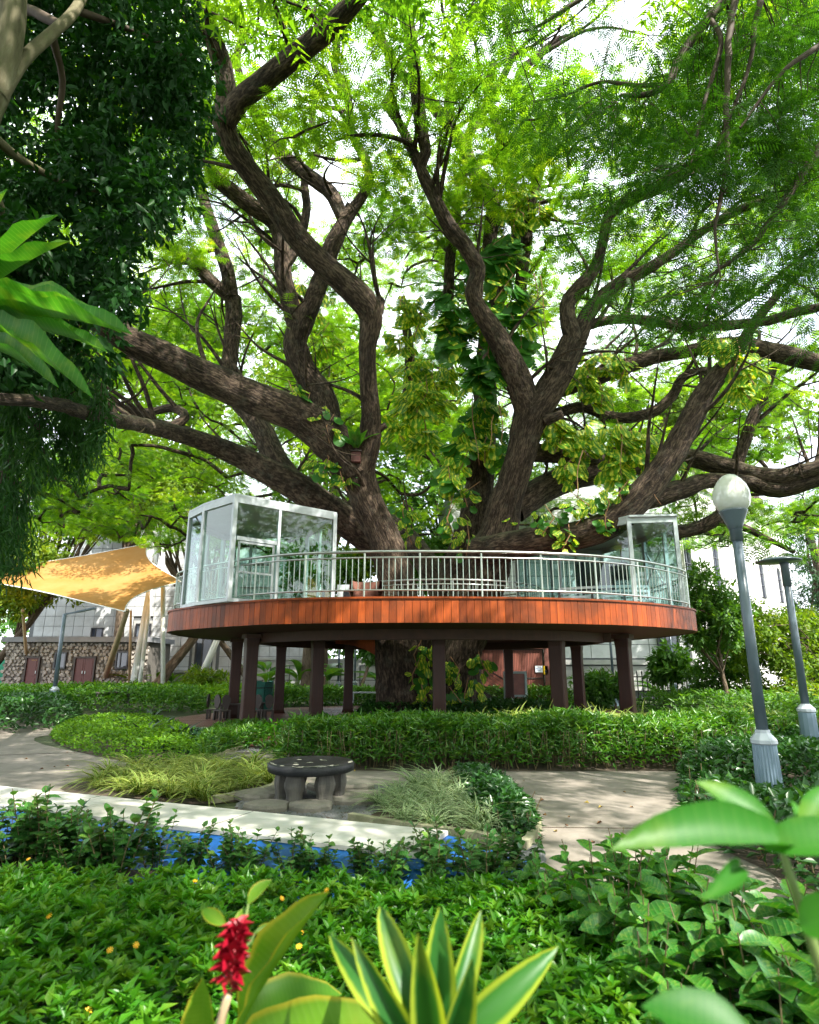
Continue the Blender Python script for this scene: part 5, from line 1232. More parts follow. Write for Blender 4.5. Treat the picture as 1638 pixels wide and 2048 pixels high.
# crown: twig clusters spread in a wide umbrella; each is joined by a winding branch to the nearest wood
def crown_points(n, dmin, view=True):
    out = []; tries = 0
    while len(out) < n and tries < 60000:
        tries += 1
        x, y = (rng.uniform(-21, 24), rng.uniform(9.5, 44)) if view else (rng.uniform(-10, 22), rng.uniform(-12, 11))
        r = math.hypot(x - 1, y - 21)
        if view and r > 25: continue
        z = 18.3 - (.0115 if y < 21 else .0165) * r * r + rng.normal(0, .6) + .9 * math.sin(x * .7 + 1) * math.sin(y * .6)
        if y > 25 and rng.random() < .34: z -= rng.uniform(1, 5.0)
        z = max(z, 9.0) + max(0, 14.5 - y) * .38 * view
        px, py = proj((x, y, z)) if zc((x, y, z)) > 1 else (0, -9999)
        seen = -260 < px < 1900 and -60 < py < 1150 and zc((x, y, z)) > 1
        if seen != view: continue
        if math.sin(x * .9 + 2.1 * math.sin(y * .35)) * math.sin(y * .75 + 1.3 * math.sin(x * .4)) < -.62 and view: continue
        if not view and 6.5 < x < 14 and 3.5 < y < 9.5: continue  # opening left in the unseen clumps so sun reaches the deck front
        if any((x - a) ** 2 + (y - b_) ** 2 + ((z - c) * 1.6) ** 2 < dmin * dmin for a, b_, c in out): continue
        out.append((x, y, z))
    return out
cl = crown_points(1020, .98); cl_over = crown_points(330, 1.2, False)
ND = np.array(nodes); npos = ND[:, :3].copy(); nrad = ND[:, 3].copy()
order = np.argsort([np.min(np.sum((npos - np.array(c)) ** 2, 1)) for c in cl])
paths = []; owner = [-1] * len(npos); P_all = list(map(tuple, npos)); arr = np.array(P_all); rad_lim = list(nrad)
tw = Tubes(); cnt_child = {}
pth = []
for oi_ in order:
    c = np.array(cl[oi_]); d2_ = np.sum((arr - c) ** 2, 1) + np.where(arr[:, 2] > c[2] + .6, 6.0, 0)
    k = int(np.argmin(d2_)); a = arr[k]; L_ = np.linalg.norm(c - a)
    if L_ < .4: pth.append((None, c, k)); continue
    m = max(3, int(L_ / .42)); t = np.linspace(0, 1, m + 1)
    side = norm(np.cross(c - a, rng.normal(0, 1, 3))); up_ = np.array([0, 0, 1.0])
    w1 = rng.normal(0, .10) * L_; w2 = rng.normal(0, .06) * L_
    pts = a + (c - a) * t[:, None] + side * (w1 * np.sin(PI * t) + w2 * np.sin(2 * PI * t))[:, None] + up_ * (.10 * L_ * np.sin(PI * t))[:, None] + rng.normal(0, .035, (m + 1, 3)) * np.sin(PI * t)[:, None]
    idx = len(arr); arr = np.vstack([arr, pts[1:]]); pid = len(pth); owner += [pid] * m; pth.append((pts, c, k))
load = [1.0] * len(pth)
for i in range(len(pth) - 1, -1, -1):
    k = pth[i][2]; o = owner[k]
    if o >= 0: load[o] += load[i]
for i, (pts, c, k) in enumerate(pth):
    if pts is None: continue
    r0 = min(.10, .020 + .022 * load[i] ** .55)
    if k < len(nrad): r0 = min(r0, nrad[k] * .8)
    tt = np.linspace(0, 1, len(pts)); tw.add(pts, r0 * (1 - tt) + (.012 + .010 * load[i] ** .4) * tt, 6, .04, i)
tw.build('branches', MT['bark'], rt, kind='stuff')
FR = T_frond3(5, .47, .125, 60)
def fronds(name, centers, per, spread, L, mat, parent, flat=.35, frond=FR, droop=.15, lift=.0, **kw):
    c = np.array(centers); n = len(c) * per
    ci = np.repeat(c, per, 0)
    o = rng.normal(0, 1, (n, 3)); o = norm(o) * (rng.random((n, 1)) ** .45); o[:, 2] *= flat
    sp = np.repeat(rng.uniform(.75, 1.3, len(c)), per)[:, None] * spread
    pos = ci + o * sp + np.array([0, 0, lift])
    d = norm(o * np.array([1, 1, .3]) + rng.normal(0, .45, (n, 3)) * np.array([1, 1, .35]) - np.array([0, 0, droop]))
    nr = norm(np.array([0, 0, 1.0]) + rng.normal(0, .33, (n, 3)))
    Ls = L * rng.uniform(.7, 1.3, n)
    base = np.repeat(rng.beta(2.2, 2.2, len(c)), per)
    return leaves(name, pos, d, nr, Ls, Ls, frond, mat, parent, np.clip(base * .6 + rng.beta(2, 2, n) * .4, 0, 1), **kw)
fronds('crown', cl, 80, 1.10, .36, MT['canopy'], rt, .32, lift=.48, kind='stuff')
fronds('shade_crown', cl_over, 34, 1.35, .75, MT['canopy'], rt, .42, frond=T_frond3(4, .42, .13, 60), kind='stuff')  # leaf clumps added out of view to shade the garden from the sun
# leaf tufts low on the limbs
tuft = [P(x, y, d) for x, y, d in [(560, 640, 19), (640, 700, 20), (520, 560, 22), (330, 640, 22), (380, 700, 23), (500, 690, 23), (830, 640, 22), (850, 560, 22), (1090, 520, 19), (1160, 500, 18.5), (1220, 520, 19), (1120, 470, 19.5), (1300, 620, 19), (1400, 690, 19), (1480, 760, 18.5), (1560, 780, 19), (1560, 880, 20), (1620, 830, 20), (1250, 790, 22), (1180, 860, 22), (1330, 870, 21), (1450, 860, 21), (1400, 1010, 20.6), (1460, 1070, 20.6), (1520, 1080, 20.2), (1560, 1110, 20), (1600, 1060, 20), (1620, 1100, 20), (1540, 1020, 20.5), (1370, 960, 21), (1100, 280, 19), (1030, 60, 17), (950, 120, 17)]]
fronds('low_tuft', tuft, 34, .75, .42, MT['canopy'], rt, .5, kind='stuff')

# ------------------------------------------------------------------ climbers and ferns on the tree
def monstera_mesh(seed, split=True, mat='monstera'):
    """heart shaped leaf with slits between its lobes, bent along the midrib"""
    g = np.random.default_rng(seed); V = []; Fs = []; n = 7; ac = []
    xs = np.linspace(0, 1, n + 1)
    wid = lambda x: .46 * math.sin(PI * (x * .86 + .13)) ** .8
    for i in range(n):
        x0, x1 = xs[i], xs[i + 1]; gap = .30 if split and 1 <= i < n - 1 else .0
        for s in (-1, 1):
            m = len(V); xo0, xo1 = x0 + .10, x1 + .10 - (x1 - x0) * gap
            w0, w1 = wid(x0 + .02), wid(x1 - .01) * (1 if i < n - 1 else .15)
            V += [(x0, 0, -.25 * x0 ** 2), (x1, 0, -.25 * x1 ** 2), (xo1 if i < n - 1 else 1.04, s * w1, -.25 * x1 ** 2 - .12 * w1 * 2 + .05), (xo0 if i else -.08, s * w0, -.25 * x0 ** 2 - .12 * w0 * 2 + .05)]
            ac += [0, 0, 1, 1]; Fs.append((m, m + 3, m + 2, m + 1) if s > 0 else (m, m + 1, m + 2, m + 3))
    return bulk('leaf', np.array(V), np.array(Fs), MT[mat], 'mesh', tint=np.full(len(Fs), g.uniform(.25, .75)), acr=np.array(ac))
mons = [monstera_mesh(k, True) for k in range(4)] + [monstera_mesh(9, False)]
mond = [monstera_mesh(20 + k, True, 'monstera_dark') for k in range(3)] + [monstera_mesh(29, False, 'monstera_dark')]
hearts = [monstera_mesh(50 + k, False, 'monstera') for k in range(2)] + [monstera_mesh(60 + k, False, 'monstera_dark') for k in range(2)]
def vine(label, spots, n, size, meshes, group='climbing vines on the rain tree', back=.25):
    """big leaves round a stretch of wood, each leaf a piece, with a few stems"""
    c0 = P(*spots[0][:3]); e = thing('climbing_vine', label, 'vine', tuple(c0), group)
    tb_ = Tubes()
    for s, (px, py, d, rad) in enumerate(spots):
        c = P(px, py, d); R_ = rad * zc(c) / F
        tb_.add([c + np.array([rng.normal(0, R_ * .3), -.1, -R_]), c + np.array([rng.normal(0, R_ * .4), -.3, 0]), c + np.array([rng.normal(0, R_ * .3), -.15, R_])], [.02, .018, .012], 5, 0, s)
        for k in range(n):
            u = norm(rng.normal(0, 1, 3)); u[1] = -abs(u[1]) if rng.random() > back else u[1]
            pos = c + u * R_ * rng.uniform(.35, 1.0) * np.array([1, .6, 1])
            d_ = norm(np.array([u[0] * .8, u[1] * .5 - .25, -.5 - rng.random() * .6]) + rng.normal(0, .3, 3)); nrm_ = norm(np.array([u[0] * .5, -.75, .6]) + rng.normal(0, .3, 3))
            z_ = norm(nrm_ - nrm_.dot(d_) * d_); y_ = np.cross(z_, d_)
            mt = Matrix(((d_[0], y_[0], z_[0]), (d_[1], y_[1], z_[1]), (d_[2], y_[2], z_[2])))
            L_ = size * rng.uniform(.6, 1.25)
            piece('leaf', meshes[int(rng.integers(len(meshes)))], e, pos, mt.to_quaternion(), (L_, L_, L_))
    tb_.build('stem', MT['root'], e, kind='stuff'); return e
vine('dense dark split leaf vine wrapping the central limb fork', [(905, 600, 19.2, 45), (930, 690, 19.5, 48), (1000, 560, 19.0, 50), (1035, 620, 19.2, 48), (985, 720, 19.6, 40), (960, 530, 19.6, 36), (1040, 690, 19.6, 30), (960, 760, 19.8, 34), (900, 660, 19.4, 36), (975, 640, 19.2, 40), (1010, 500, 19.2, 34)], 34, .60, mond + mons[:1])
vine('yellow variegated vine on the short dead stub left of the dark vine', [(820, 640, 21, 42), (800, 690, 21.4, 30), (830, 740, 21.4, 32), (815, 615, 21, 30)], 30, .42, mons)
vine('yellowing vine high on the upright central limb', [(1020, 300, 19.4, 34), (1010, 370, 19.6, 36), (1045, 400, 19.6, 34), (1060, 330, 19.2, 28), (990, 310, 19.4, 26), (1075, 430, 19.6, 26), (1030, 440, 19.6, 30), (1000, 440, 19.8, 26)], 26, .46, mons)
vine('bright vine spilling left of the central trunk above the glass cabin', [(820, 800, 21.2, 40), (860, 820, 21.2, 44), (800, 850, 21.2, 36), (880, 760, 21.4, 36), (850, 880, 21.4, 30), (840, 790, 20.8, 40)], 32, .46, hearts[:2] + mons)
vine('leafy ruff round the central trunk below the big fork', [(920, 900, 21.2, 42), (980, 890, 21.2, 40), (950, 860, 21.2, 36), (970, 820, 21, 30), (900, 960, 21, 30)], 34, .46, mond + hearts + mons)
vine('broad yellow striped vine along the horizontal right limb', [(1110, 870, 20.2, 40), (1165, 880, 20.3, 42), (1220, 880, 20.3, 44), (1275, 895, 20.3, 44), (1320, 920, 20.2, 40), (1230, 940, 20.3, 34), (1140, 940, 20.3, 30)], 32, .50, mons)
vine('yellow split leaf tuft on the middle right branch', [(1200, 720, 20.8, 40), (1240, 735, 20.8, 34), (1165, 760, 20.8, 32), (1190, 790, 20.8, 28)], 22, .46, mons)
vine('yellow vine on the top end of the leaning right limb', [(1470, 710, 16.8, 40), (1500, 740, 16.9, 38), (1440, 690, 16.9, 30), (1480, 780, 17, 28)], 22, .38, mons)
vine('green vine over the crotch above the left glass cabin', [(590, 790, 18.4, 28), (620, 820, 18.6, 34), (660, 860, 18.9, 30), (650, 920, 19.4, 34), (690, 960, 19.6, 24)], 18, .34, hearts)
vine('small leaf creeper along the low right limb', [(1090, 1040, 18.8, 30), (1150, 1020, 18.7, 32), (1200, 1010, 18.5, 34), (1250, 990, 18.3, 30), (1130, 1075, 18.7, 26), (1210, 1050, 18.3, 24)], 20, .26, hearts)
vine('yellowish vine behind the left fork', [(600, 590, 19.8, 30), (640, 610, 19.9, 34), (650, 680, 20, 34), (615, 720, 20, 24)], 16, .38, mons)
vine('ivy covering the trunk beneath the deck', [(850, 1310, 20.4, 34), (845, 1350, 20.3, 40), (855, 1395, 20.2, 42), (900, 1340, 20.6, 26), (935, 1390, 20.6, 34), (900, 1405, 20.3, 30), (960, 1330, 20.8, 26)], 30, .26, hearts)
vine('leafy tangle round the foot of the right fork above the railing', [(905, 1040, 21.2, 34), (930, 1080, 21.2, 36), (800, 1030, 22, 28), (830, 1060, 22.4, 30), (1010, 1040, 20.6, 24), (935, 990, 21.4, 26)], 18, .32, hearts + mons[:2])
def strap_rosette(name, label, cat, c, n, L, W, mat, parent_name='frond', lean=(0, 0, 0), arch=.55, spread=1.0, tmpl=None, group=None, up=.7):
    e = thing(name, label, cat, tuple(c), group); tv, tf = tmpl or T_strap(arch, 7, .3)
    for k in range(n):
        a = 2 * PI * k / n + rng.normal(0, .25); d_ = norm(np.array([math.cos(a) * spread, math.sin(a) * spread, up + rng.normal(0, .2)]) + np.array(lean))
        nr_ = norm(np.array([-d_[0] * .8, -d_[1] * .8, 1.0])); l = L * rng.uniform(.75, 1.15)
        leaves(parent_name, np.array([c]), np.array([d_]), np.array([nr_]), l, W * rng.uniform(.85, 1.1), (tv, tf), mat, e, np.array([rng.random()]), smooth=True)
    return e
strap_rosette('bird_nest_fern', "dark green bird's nest fern in the fork above the left cabin", 'fern', P(712, 895, 19.0), 9, .95, .26, MT['fern'], up=1.2, arch=.4)
nf = strap_rosette('bird_nest_fern', "large bright bird's nest fern at the left edge", 'fern', P(-70, 600, 3.6), 1, .05, .05, MT['fern'])
for (x0, y0, x1, y1, w, bend) in [(-60, 590, 88, 425, .15, .1), (-50, 600, 108, 470, .13, .15), (-60, 615, 190, 590, .15, .25), (-70, 640, 205, 600, .13, .2), (-60, 660, 165, 640, .14, .3), (-60, 600, 60, 640, .13, .4), (-70, 650, 130, 712, .14, .25), (-60, 560, -10, 380, .13, .1), (-80, 690, 60, 700, .12, .3)]:
    a = P(x0, y0, 3.6); e_ = P(x1, y1, 3.35 + rng.normal(0, .15)); d_ = e_ - a; L_ = np.linalg.norm(d_) * 1.06
    leaves('frond', np.array([a]), np.array([norm(d_ + np.array([0, 0, bend * .35]))]), np.array([norm(np.array([-.25, -.55, .8]) + rng.normal(0, .12, 3))]), L_, w * 1.1, T_oval(bend, 14, .12, .9, 0, .022), MT['fern'], nf, np.array([rng.uniform(.4, 1)]), smooth=True)
t = Tubes(); fb_ = P(-72, 640, 3.62); A = catmull([[-5.05, 5.95, 2.35, .09], [-4.2, 5.0, 2.75, .08], [(-4.2 + fb_[0]) / 2, (5.0 + fb_[1]) / 2, 2.72, .07], [*(fb_ + np.array([0, 0, -.05])), .06]], .12); t.add(A[:, :3], A[:, 3], 10, .05, 77); nest_limb = (t,)
# wooden nest box
nb = thing('nest_box', 'small brown wooden box fixed in the fork of the left trunk', 'box', tuple(P(712, 915, 19.2)))
q = P(712, 915, 19.25); B().box(q, (.30, .22, .34)).build('body', MT['wood_door'], nb); B().box(q + np.array([0, -.03, .185]), (.36, .3, .03)).build('lid', MT['wood_dark'], nb)
# hanging aerial roots
ar_ = [(1068, 545, 1080, 660, 19), (1078, 550, 1098, 680, 18.8), (1040, 400, 1025, 470, 19.4), (945, 790, 955, 930, 20.5), (990, 830, 975, 900, 20), (1000, 800, 1003, 890, 20), (905, 950, 895, 1060, 21), (1240, 850, 1245, 960, 19.8), (1300, 960, 1320, 1010, 18), (1165, 900, 1150, 1000, 18.4)]
for i, (x0, y0, x1, y1, d) in enumerate(ar_):
    a, c = P(x0, y0, d), P(x1, y1, d - .1); b = B(); m = 7
    b.tube([a + (c - a) * t + np.array([.06 * math.sin(5 * t + i), .04 * math.cos(4 * t), 0]) for t in np.linspace(0, 1, m)], np.linspace(.022, .008, m), 5)
    o = b.build('aerial_root', MT['root'], None, True); props(o, 'thin orange brown aerial root hanging from the rain tree vines', 'aerial root', 'aerial roots hanging in the rain tree')

# ================================================================== OTHER TREES
def blob_leaves(name, blobs, n, L, W, tmpl, mat, parent, droop=.2, up=.9, shell=.5, **kw):
    """leaf clusters: BLOBS are (centre, rx, ry, rz); leaves in small sprays through each volume, gaps between"""
    w = np.array([b_[1] * b_[2] + b_[1] * b_[3] for b_ in blobs]); w = (w / w.sum() * n).astype(int) + 1; pos = []; outw = []; tn = []
    for (c, rx, ry, rz), k in zip(blobs, w):
        m = max(3, k // 9); s = norm(rng.normal(0, 1, (m, 3))) * (rng.random((m, 1)) ** shell)
        j = rng.integers(0, m, k); q = s[j] * np.array([rx, ry, rz]) + rng.normal(0, .16, (k, 3)) * np.array([rx, ry, rz]) ** .5 * .8
        pos.append(np.array(c) + q); outw.append(norm(s[j] + 1e-6)); tn.append(rng.beta(2, 2.2, m)[j] * .55 + rng.beta(2, 2, k) * .45)
    pos = np.vstack(pos); outw = np.vstack(outw); n = len(pos)
    d = norm(outw * .8 + rng.normal(0, .6, (n, 3)) - np.array([0, 0, droop])); nr = norm(rng.normal(0, .6, (n, 3)) + outw * .5 + np.array([0, 0, up])); s = rng.uniform(.7, 1.3, n)
    return leaves(name, pos, d, nr, L * s, W * s, tmpl, mat, parent, np.concatenate(tn), **kw)
def tree(name, label, base, h, blobs, n, L, W, mat, r=.2, tmpl=None, bark='bark_bg', group=None, cat='tree', lean=(0, 0), droop=.2, limbs=7):
    e = thing(name, label, cat, tuple(base), group); base = np.array(base, float); topc = np.array([base[0] + lean[0], base[1] + lean[1], base[2] + h])
    t = Tubes(); m = 8; tt = np.linspace(0, 1, m); pts = base + (topc - base) * tt[:, None] + rng.normal(0, .06, (m, 3)) * np.array([1, 1, 0]); pts[0] = base
    t.add(pts, r * (1 - .55 * tt) * np.where(tt < .1, 1.3, 1), 10, .05, int(abs(base[0] * 31) + 3)); t.build('trunk', MT[bark], e)
    t = Tubes()
    for k, (c, rx, ry, rz) in enumerate(blobs[:limbs * 3]):
        a = pts[int(rng.integers(3, m))]; c = np.array(c); mid = (a + c) / 2 + rng.normal(0, .25, 3); t.add([a, mid, c], [r * .4, r * .26, r * .08], 6, .03, k)
    t.build('limbs', MT[bark], e, kind='stuff')
    blob_leaves('crown', blobs, n, L, W, tmpl or T_diamond(), MT[mat], e, droop, kind='stuff'); return e
def blobs_px(px, py, d, n, sx, sy, sd, r, flat=.75):
    """clump centres round the point seen at PX, PY at distance D (sizes in metres)"""
    c = P(px, py, d); out = []
    for k in range(n):
        u = norm(rng.normal(0, 1, 3)) * rng.random() ** .4; rr = r * rng.uniform(.65, 1.3)
        out.append((c + u * np.array([sx, sd, sy]), rr, rr, rr * flat))
    return out
# dark broad-leaved tree close at the left
lt = thing('dark_broadleaf_tree', 'dark glossy broad leaved tree hanging into the upper left corner', 'tree', (-5.3, 6.2, 0))
t = Tubes(); C_ = catmull([[-5.3, 6.2, 0, .3], [-5.0, 5.9, 2.6, .26], *[[*P(x, y, d), r] for x, y, d, r in [(-60, 330, 5.6, .17), (-5, 170, 5.5, .14), (22, 60, 5.4, .135), (28, -60, 5.3, .13), (25, -200, 5.2, .12)]]], .15)
t.add(C_[:, :3], C_[:, 3], 16, .03, 4); t.build('trunk', MT['bark_pale'], lt)
for rows in ([(-8, 190, 5.5, .11), (45, 120, 5.6, .075), (105, 65, 5.75, .065), (150, 20, 5.9, .06), (190, -60, 6.1, .05)], [(125, 52, 5.8, .05), (90, 35, 5.9, .06), (60, 20, 6, .06), (30, 25, 6.1, .05)], [(105, 75, 5.9, .05), (125, 160, 6.3, .04), (115, 250, 6.6, .035), (120, 320, 6.9, .03)], [(150, 20, 6, .05), (260, 60, 6.6, .04), (360, 110, 7, .03), (420, 160, 7.3, .02)], [(-30, 260, 5.6, .06), (60, 330, 6.2, .045), (180, 380, 6.8, .03), (300, 360, 7.2, .02)], [(-40, 300, 5.6, .06), (20, 450, 6.3, .04), (120, 560, 7, .03), (200, 600, 7.4, .02)]):
    A = catmull([[*P(x, y, d), r] for x, y, d, r in rows], .12); t = Tubes(); t.add(A[:, :3], A[:, 3], 10, .04, rows[0][0] + 90); t.build('limb', MT['bark_pale'] if rows[0][2] < 5.7 else MT['twig'], lt)
nest_limb[0].build('limb', MT['bark_pale'], lt)
bl = []
for _ in range(900):
    px = rng.uniform(-160, 470); py = rng.uniform(-160, 760)
    # outline of the mass as seen: deep in the corner, stepping back towards the lower left
    lim = np.interp(py, [-160, 0, 60, 180, 300, 390, 430, 520, 600, 680, 760], [395, 380, 415, 440, 425, 380, 300, 250, 250, 220, 120])
    if px > lim - 15 + rng.normal(0, 14): continue
    d = rng.uniform(6.3, 8.8) - .4 * (py > 400); c = P(px, py, d); r = rng.uniform(.24, .46); bl.append((c, r, r, r * .9))
    if len(bl) >= 430: break
blob_leaves('crown', bl, 40000, .145, .066, T_leaf(.12, .22), MT['darkleaf'], lt, .75, .5, .6, kind='stuff')
# narrow leaved drooping tree lower left
wt = thing('narrow_leaf_tree', 'tree with long narrow drooping leaves at the left edge', 'tree', (-8.2, 10.4, 0))
t = Tubes(); C_ = catmull([[-8.2, 10.4, 0, .16], [-8.0, 10.2, 3, .14], [-7.8, 10.2, 5.4, .11], [-7.4, 10.2, 8, .07]], .2); t.add(C_[:, :3], C_[:, 3], 10, .04, 8); t.build('trunk', MT['bark_bg'], wt)
tb_ = Tubes(); strands = []
for k in range(150):
    px = rng.uniform(-110, 225) ; top_ = rng.uniform(620, 1080); 
    if px > np.interp(top_, [620, 760, 850, 930, 1010, 1080], [140, 225, 170, 100, 40, -30]) + 10: continue
    d = rng.uniform(8.6, 11.5); a = P(px, top_, d); ln = rng.uniform(.6, 1.5); e_ = a + np.array([rng.normal(.12, .15), rng.normal(0, .1), -ln]); strands.append((a, e_))
    if k % 2 == 0:
        s = np.array([-7.8, 10.2, rng.uniform(3.5, 7.6)]); tb_.add([s, (s + a) / 2 + np.array([0, 0, .25]), a, e_], [.02, .014, .009, .004], 5, 0, k)
tb_.build('limbs', MT['twig'], wt, kind='stuff')
n = 15000; i_ = rng.integers(0, len(strands), n); A = np.array([s[0] for s in strands]); E_ = np.array([s[1] for s in strands]); t_ = rng.random((n, 1)) ** .8
pos = A[i_] + (E_[i_] - A[i_]) * t_ + rng.normal(0, .085, (n, 3)); d = norm(rng.normal(0, .42, (n, 3)) + np.array([0, 0, -.8])); nr = norm(rng.normal(0, .8, (n, 3)) + np.array([0, -.3, .3])); s = rng.uniform(.7, 1.3, n)
cl_t = rng.beta(2, 2, len(strands))
leaves('crown', pos, d, nr, .21 * s, .032 * s, T_leaf(.05, .2, .35), MT['willow'], wt, np.clip(cl_t[i_] * .5 + rng.beta(2, 2, n) * .5, 0, 1), kind='stuff')
# feathery branches hanging into the upper right
ft = thing('feathery_tree', 'feathery leaved tree hanging dark sprays into the upper right', 'tree', (9.5, 5.5, 0))
t = Tubes(); C_ = catmull([[9.5, 5.5, 0, .32], [9.2, 5.6, 4, .28], [8.4, 5.9, 8, .22], [7.6, 6.2, 10.5, .16]], .3); t.add(C_[:, :3], C_[:, 3], 14, .05, 5); t.build('trunk', MT['bark'], ft)
fb = [[(1560, -190, 7, 16), (1480, -40, 7, 13), (1400, 60, 7.1, 11), (1350, 130, 7.2, 10), (1332, 175, 7.2, 9), (1290, 200, 7.3, 7), (1235, 205, 7.4, 4)],
      [(1480, -60, 6.8, 9), (1463, 60, 6.8, 8), (1458, 200, 6.8, 7), (1455, 330, 6.8, 6), (1435, 450, 6.9, 4), (1440, 560, 6.9, 2)],
      [(1560, -100, 6.6, 9), (1512, 20, 6.6, 7), (1500, 110, 6.7, 5), (1470, 200, 6.8, 4), (1430, 300, 6.9, 3)],
      [(1720, 200, 7.4, 12), (1620, 330, 7.5, 10), (1560, 420, 7.6, 8), (1500, 500, 7.7, 6), (1420, 560, 7.8, 3)],
      [(1420, 40, 7, 6), (1440, 90, 6.9, 6), (1400, 240, 7, 4), (1380, 330, 7, 3)],
      [(1720, 20, 6.4, 10), (1640, 90, 6.4, 8), (1560, 150, 6.4, 5), (1480, 260, 6.6, 3)],
      [(1335, 170, 7.2, 6), (1270, 170, 7.4, 5), (1200, 165, 7.6, 4), (1130, 190, 7.8, 3), (1070, 200, 8, 2)],
      [(1720, 420, 7.6, 9), (1600, 520, 7.8, 6), (1480, 620, 8, 4), (1390, 670, 8.1, 3)],
      [(1300, -120, 8, 9), (1180, -20, 8.2, 6), (1090, 40, 8.4, 4), (1030, 60, 8.6, 2)]]
fc = []
for i, rows in enumerate(fb):
    C_ = limb_pts(rows, .12); t = Tubes(); t.add(C_[:, :3] + np.cumsum(rng.normal(0, .006, (len(C_), 3)), 0), np.maximum(C_[:, 3], .006), 7, .04, i + 300); t.build('limb', MT['twig'], ft)
for _ in range(4000):
    px = rng.uniform(1000, 1760); py = rng.uniform(-150, 720)
    dens = max(math.exp(-(((px - 1430) / 230) ** 2 + ((py - 280) / 150) ** 2)), .9 * math.exp(-(((px - 1560) / 160) ** 2 + ((py - 60) / 140) ** 2)), .75 * math.exp(-(((px - 1400) / 120) ** 2 + ((py - 600) / 60) ** 2)), .8 * math.exp(-(((px - 1180) / 150) ** 2 + ((py - 220) / 40) ** 2)), .65 * math.exp(-(((px - 1120) / 100) ** 2 + ((py - 40) / 40) ** 2)), .55 * math.exp(-(((px - 1600) / 120) ** 2 + ((py - 480) / 140) ** 2)), .4 * math.exp(-(((px - 1230) / 90) ** 2 + ((py - 400) / 60) ** 2)))
    if rng.random() > dens: continue
    fc.append(P(px, py, rng.uniform(6.6, 8.8)))
    if len(fc) >= 270: break
tb_ = Tubes(); LP_ = np.vstack([limb_pts(r, .3)[:, :3] for r in fb])
for i, c in enumerate(fc):
    k = np.argmin(np.sum((LP_ - c) ** 2, 1)); a = LP_[k]; tb_.add([a, (a + c) / 2 + rng.normal(0, .08, 3), c], [.010, .007, .004], 4, 0, i)
tb_.build('twigs', MT['twig'], ft, kind='stuff')
fronds('crown', fc, 15, .40, .34, MT['feather'], ft, .5, T_frond(9, .30, .045, 66), .35, kind='stuff')
# background trees
tree('yellow_green_tree', 'bright yellow green fine leaved tree behind the glass cabin', (-11.2, 48.5, 0), 8, blobs_px(330, 950, 42, 60, 5.0, 4.5, 3, 1.65), 30000, .26, .12, 'bgleaf', .30, lean=(-6.5, -2))
tree('broad_crown_tree', 'green broad leaved tree rising behind the orange sail', (-33, 48.5, 0), 9, blobs_px(190, 985, 47, 40, 5, 3.6, 3, 1.6), 14000, .42, .2, 'bggreen', .35, lean=(7, -1))
tree('yellow_leaf_tree', 'sunny yellowish tree at the far left behind the sail', (-32, 44, 0), 7, blobs_px(20, 1130, 44, 40, 4.5, 4, 3, 1.5), 12000, .36, .17, 'bgleaf', .35)
tree('bright_centre_tree', 'pale green tree glowing behind the left trunk', (-6, 44, 0), 11, blobs_px(660, 800, 42, 60, 5.5, 7, 4, 1.9), 22000, .40, .18, 'bgleaf', .45)
tree('green_centre_tree', 'green tree behind the middle of the rain tree', (3, 47, 0), 10, blobs_px(860, 930, 45, 50, 5, 5.5, 4, 1.8), 18000, .38, .18, 'bggreen', .4)
tree('left_back_tree', 'tall green tree behind the long left limb', (-24, 52, 0), 13, blobs_px(300, 720, 50, 60, 9, 7, 4, 2.3), 20000, .5, .22, 'bgleaf', .5)
tree('right_back_tree', 'tall bright tree behind the right limbs above the white building', (22, 66, 0), 20, blobs_px(1400, 830, 64, 50, 13, 5.5, 5, 2.6), 16000, .6, .26, 'bgleaf', .5)
tree('dark_conifer', 'dark feathery conifer beyond the corner of the white building', (41, 62, 0), 17, [(np.array([41 + rng.normal(0, 1), 62 + rng.normal(0, 1), z]) + np.array([0, 0, 0]), 4.6 - z * .17, 4.6 - z * .17, 1.2) for z in np.arange(2, 21, .9)], 14000, .5, .10, 'conifer', .5)
tree('dark_conifer', 'second dark conifer at the right edge behind the lamp posts', (47, 66, 0), 15, [(np.array([48 + rng.normal(0, 1), 66 + rng.normal(0, 1), z]), 5 - z * .2, 5 - z * .2, 1.2) for z in np.arange(2, 19, 1)], 9000, .5, .10, 'conifer', .5)
tree('glossy_tree', 'rounded dark glossy tree between the deck and the globe lamp', (12.3, 25, 0), 3.6, blobs_px(1422, 1225, 25, 40, 1.05, 1.6, 1.0, .55), 8000, .22, .09, 'bggreen', .10)
tree('young_tree', 'sunny bush with airy yellow green leaves right of the globe lamp', (17, 27, 0), 3.0, blobs_px(1540, 1290, 27, 44, 2.3, 1.7, 1.4, .62), 9000, .20, .085, 'bgleaf', .07, limbs=9)
tree('young_tree', 'light green slender shrub in front of the white building', (14.8, 30, 0), 2.6, blobs_px(1440, 1330, 29, 34, 1.7, 1.6, 1.2, .55), 6500, .19, .08, 'bggreen', .06, limbs=9)
tree('young_tree', 'yellow green shrub at the right edge behind the disc lamp', (20.5, 28, 0), 3.0, blobs_px(1640, 1310, 28, 40, 2.2, 2.0, 1.2, .62), 7500, .22, .09, 'bgleaf', .07, limbs=9)
tree('palm_bush', 'broad leaved dark bush left of the lamp pole at the right', (12.2, 31, 0), 2.0, blobs_px(1345, 1335, 31, 16, .9, .8, .8, .45), 1300, .45, .16, 'bggreen', .06)
tree('leafy_bush', 'leafy green bush between the two right deck posts', (9.2, 29, 0), 1.4, blobs_px(1200, 1375, 29, 22, 1.2, .7, .8, .45), 2600, .28, .10, 'bggreen', .05)
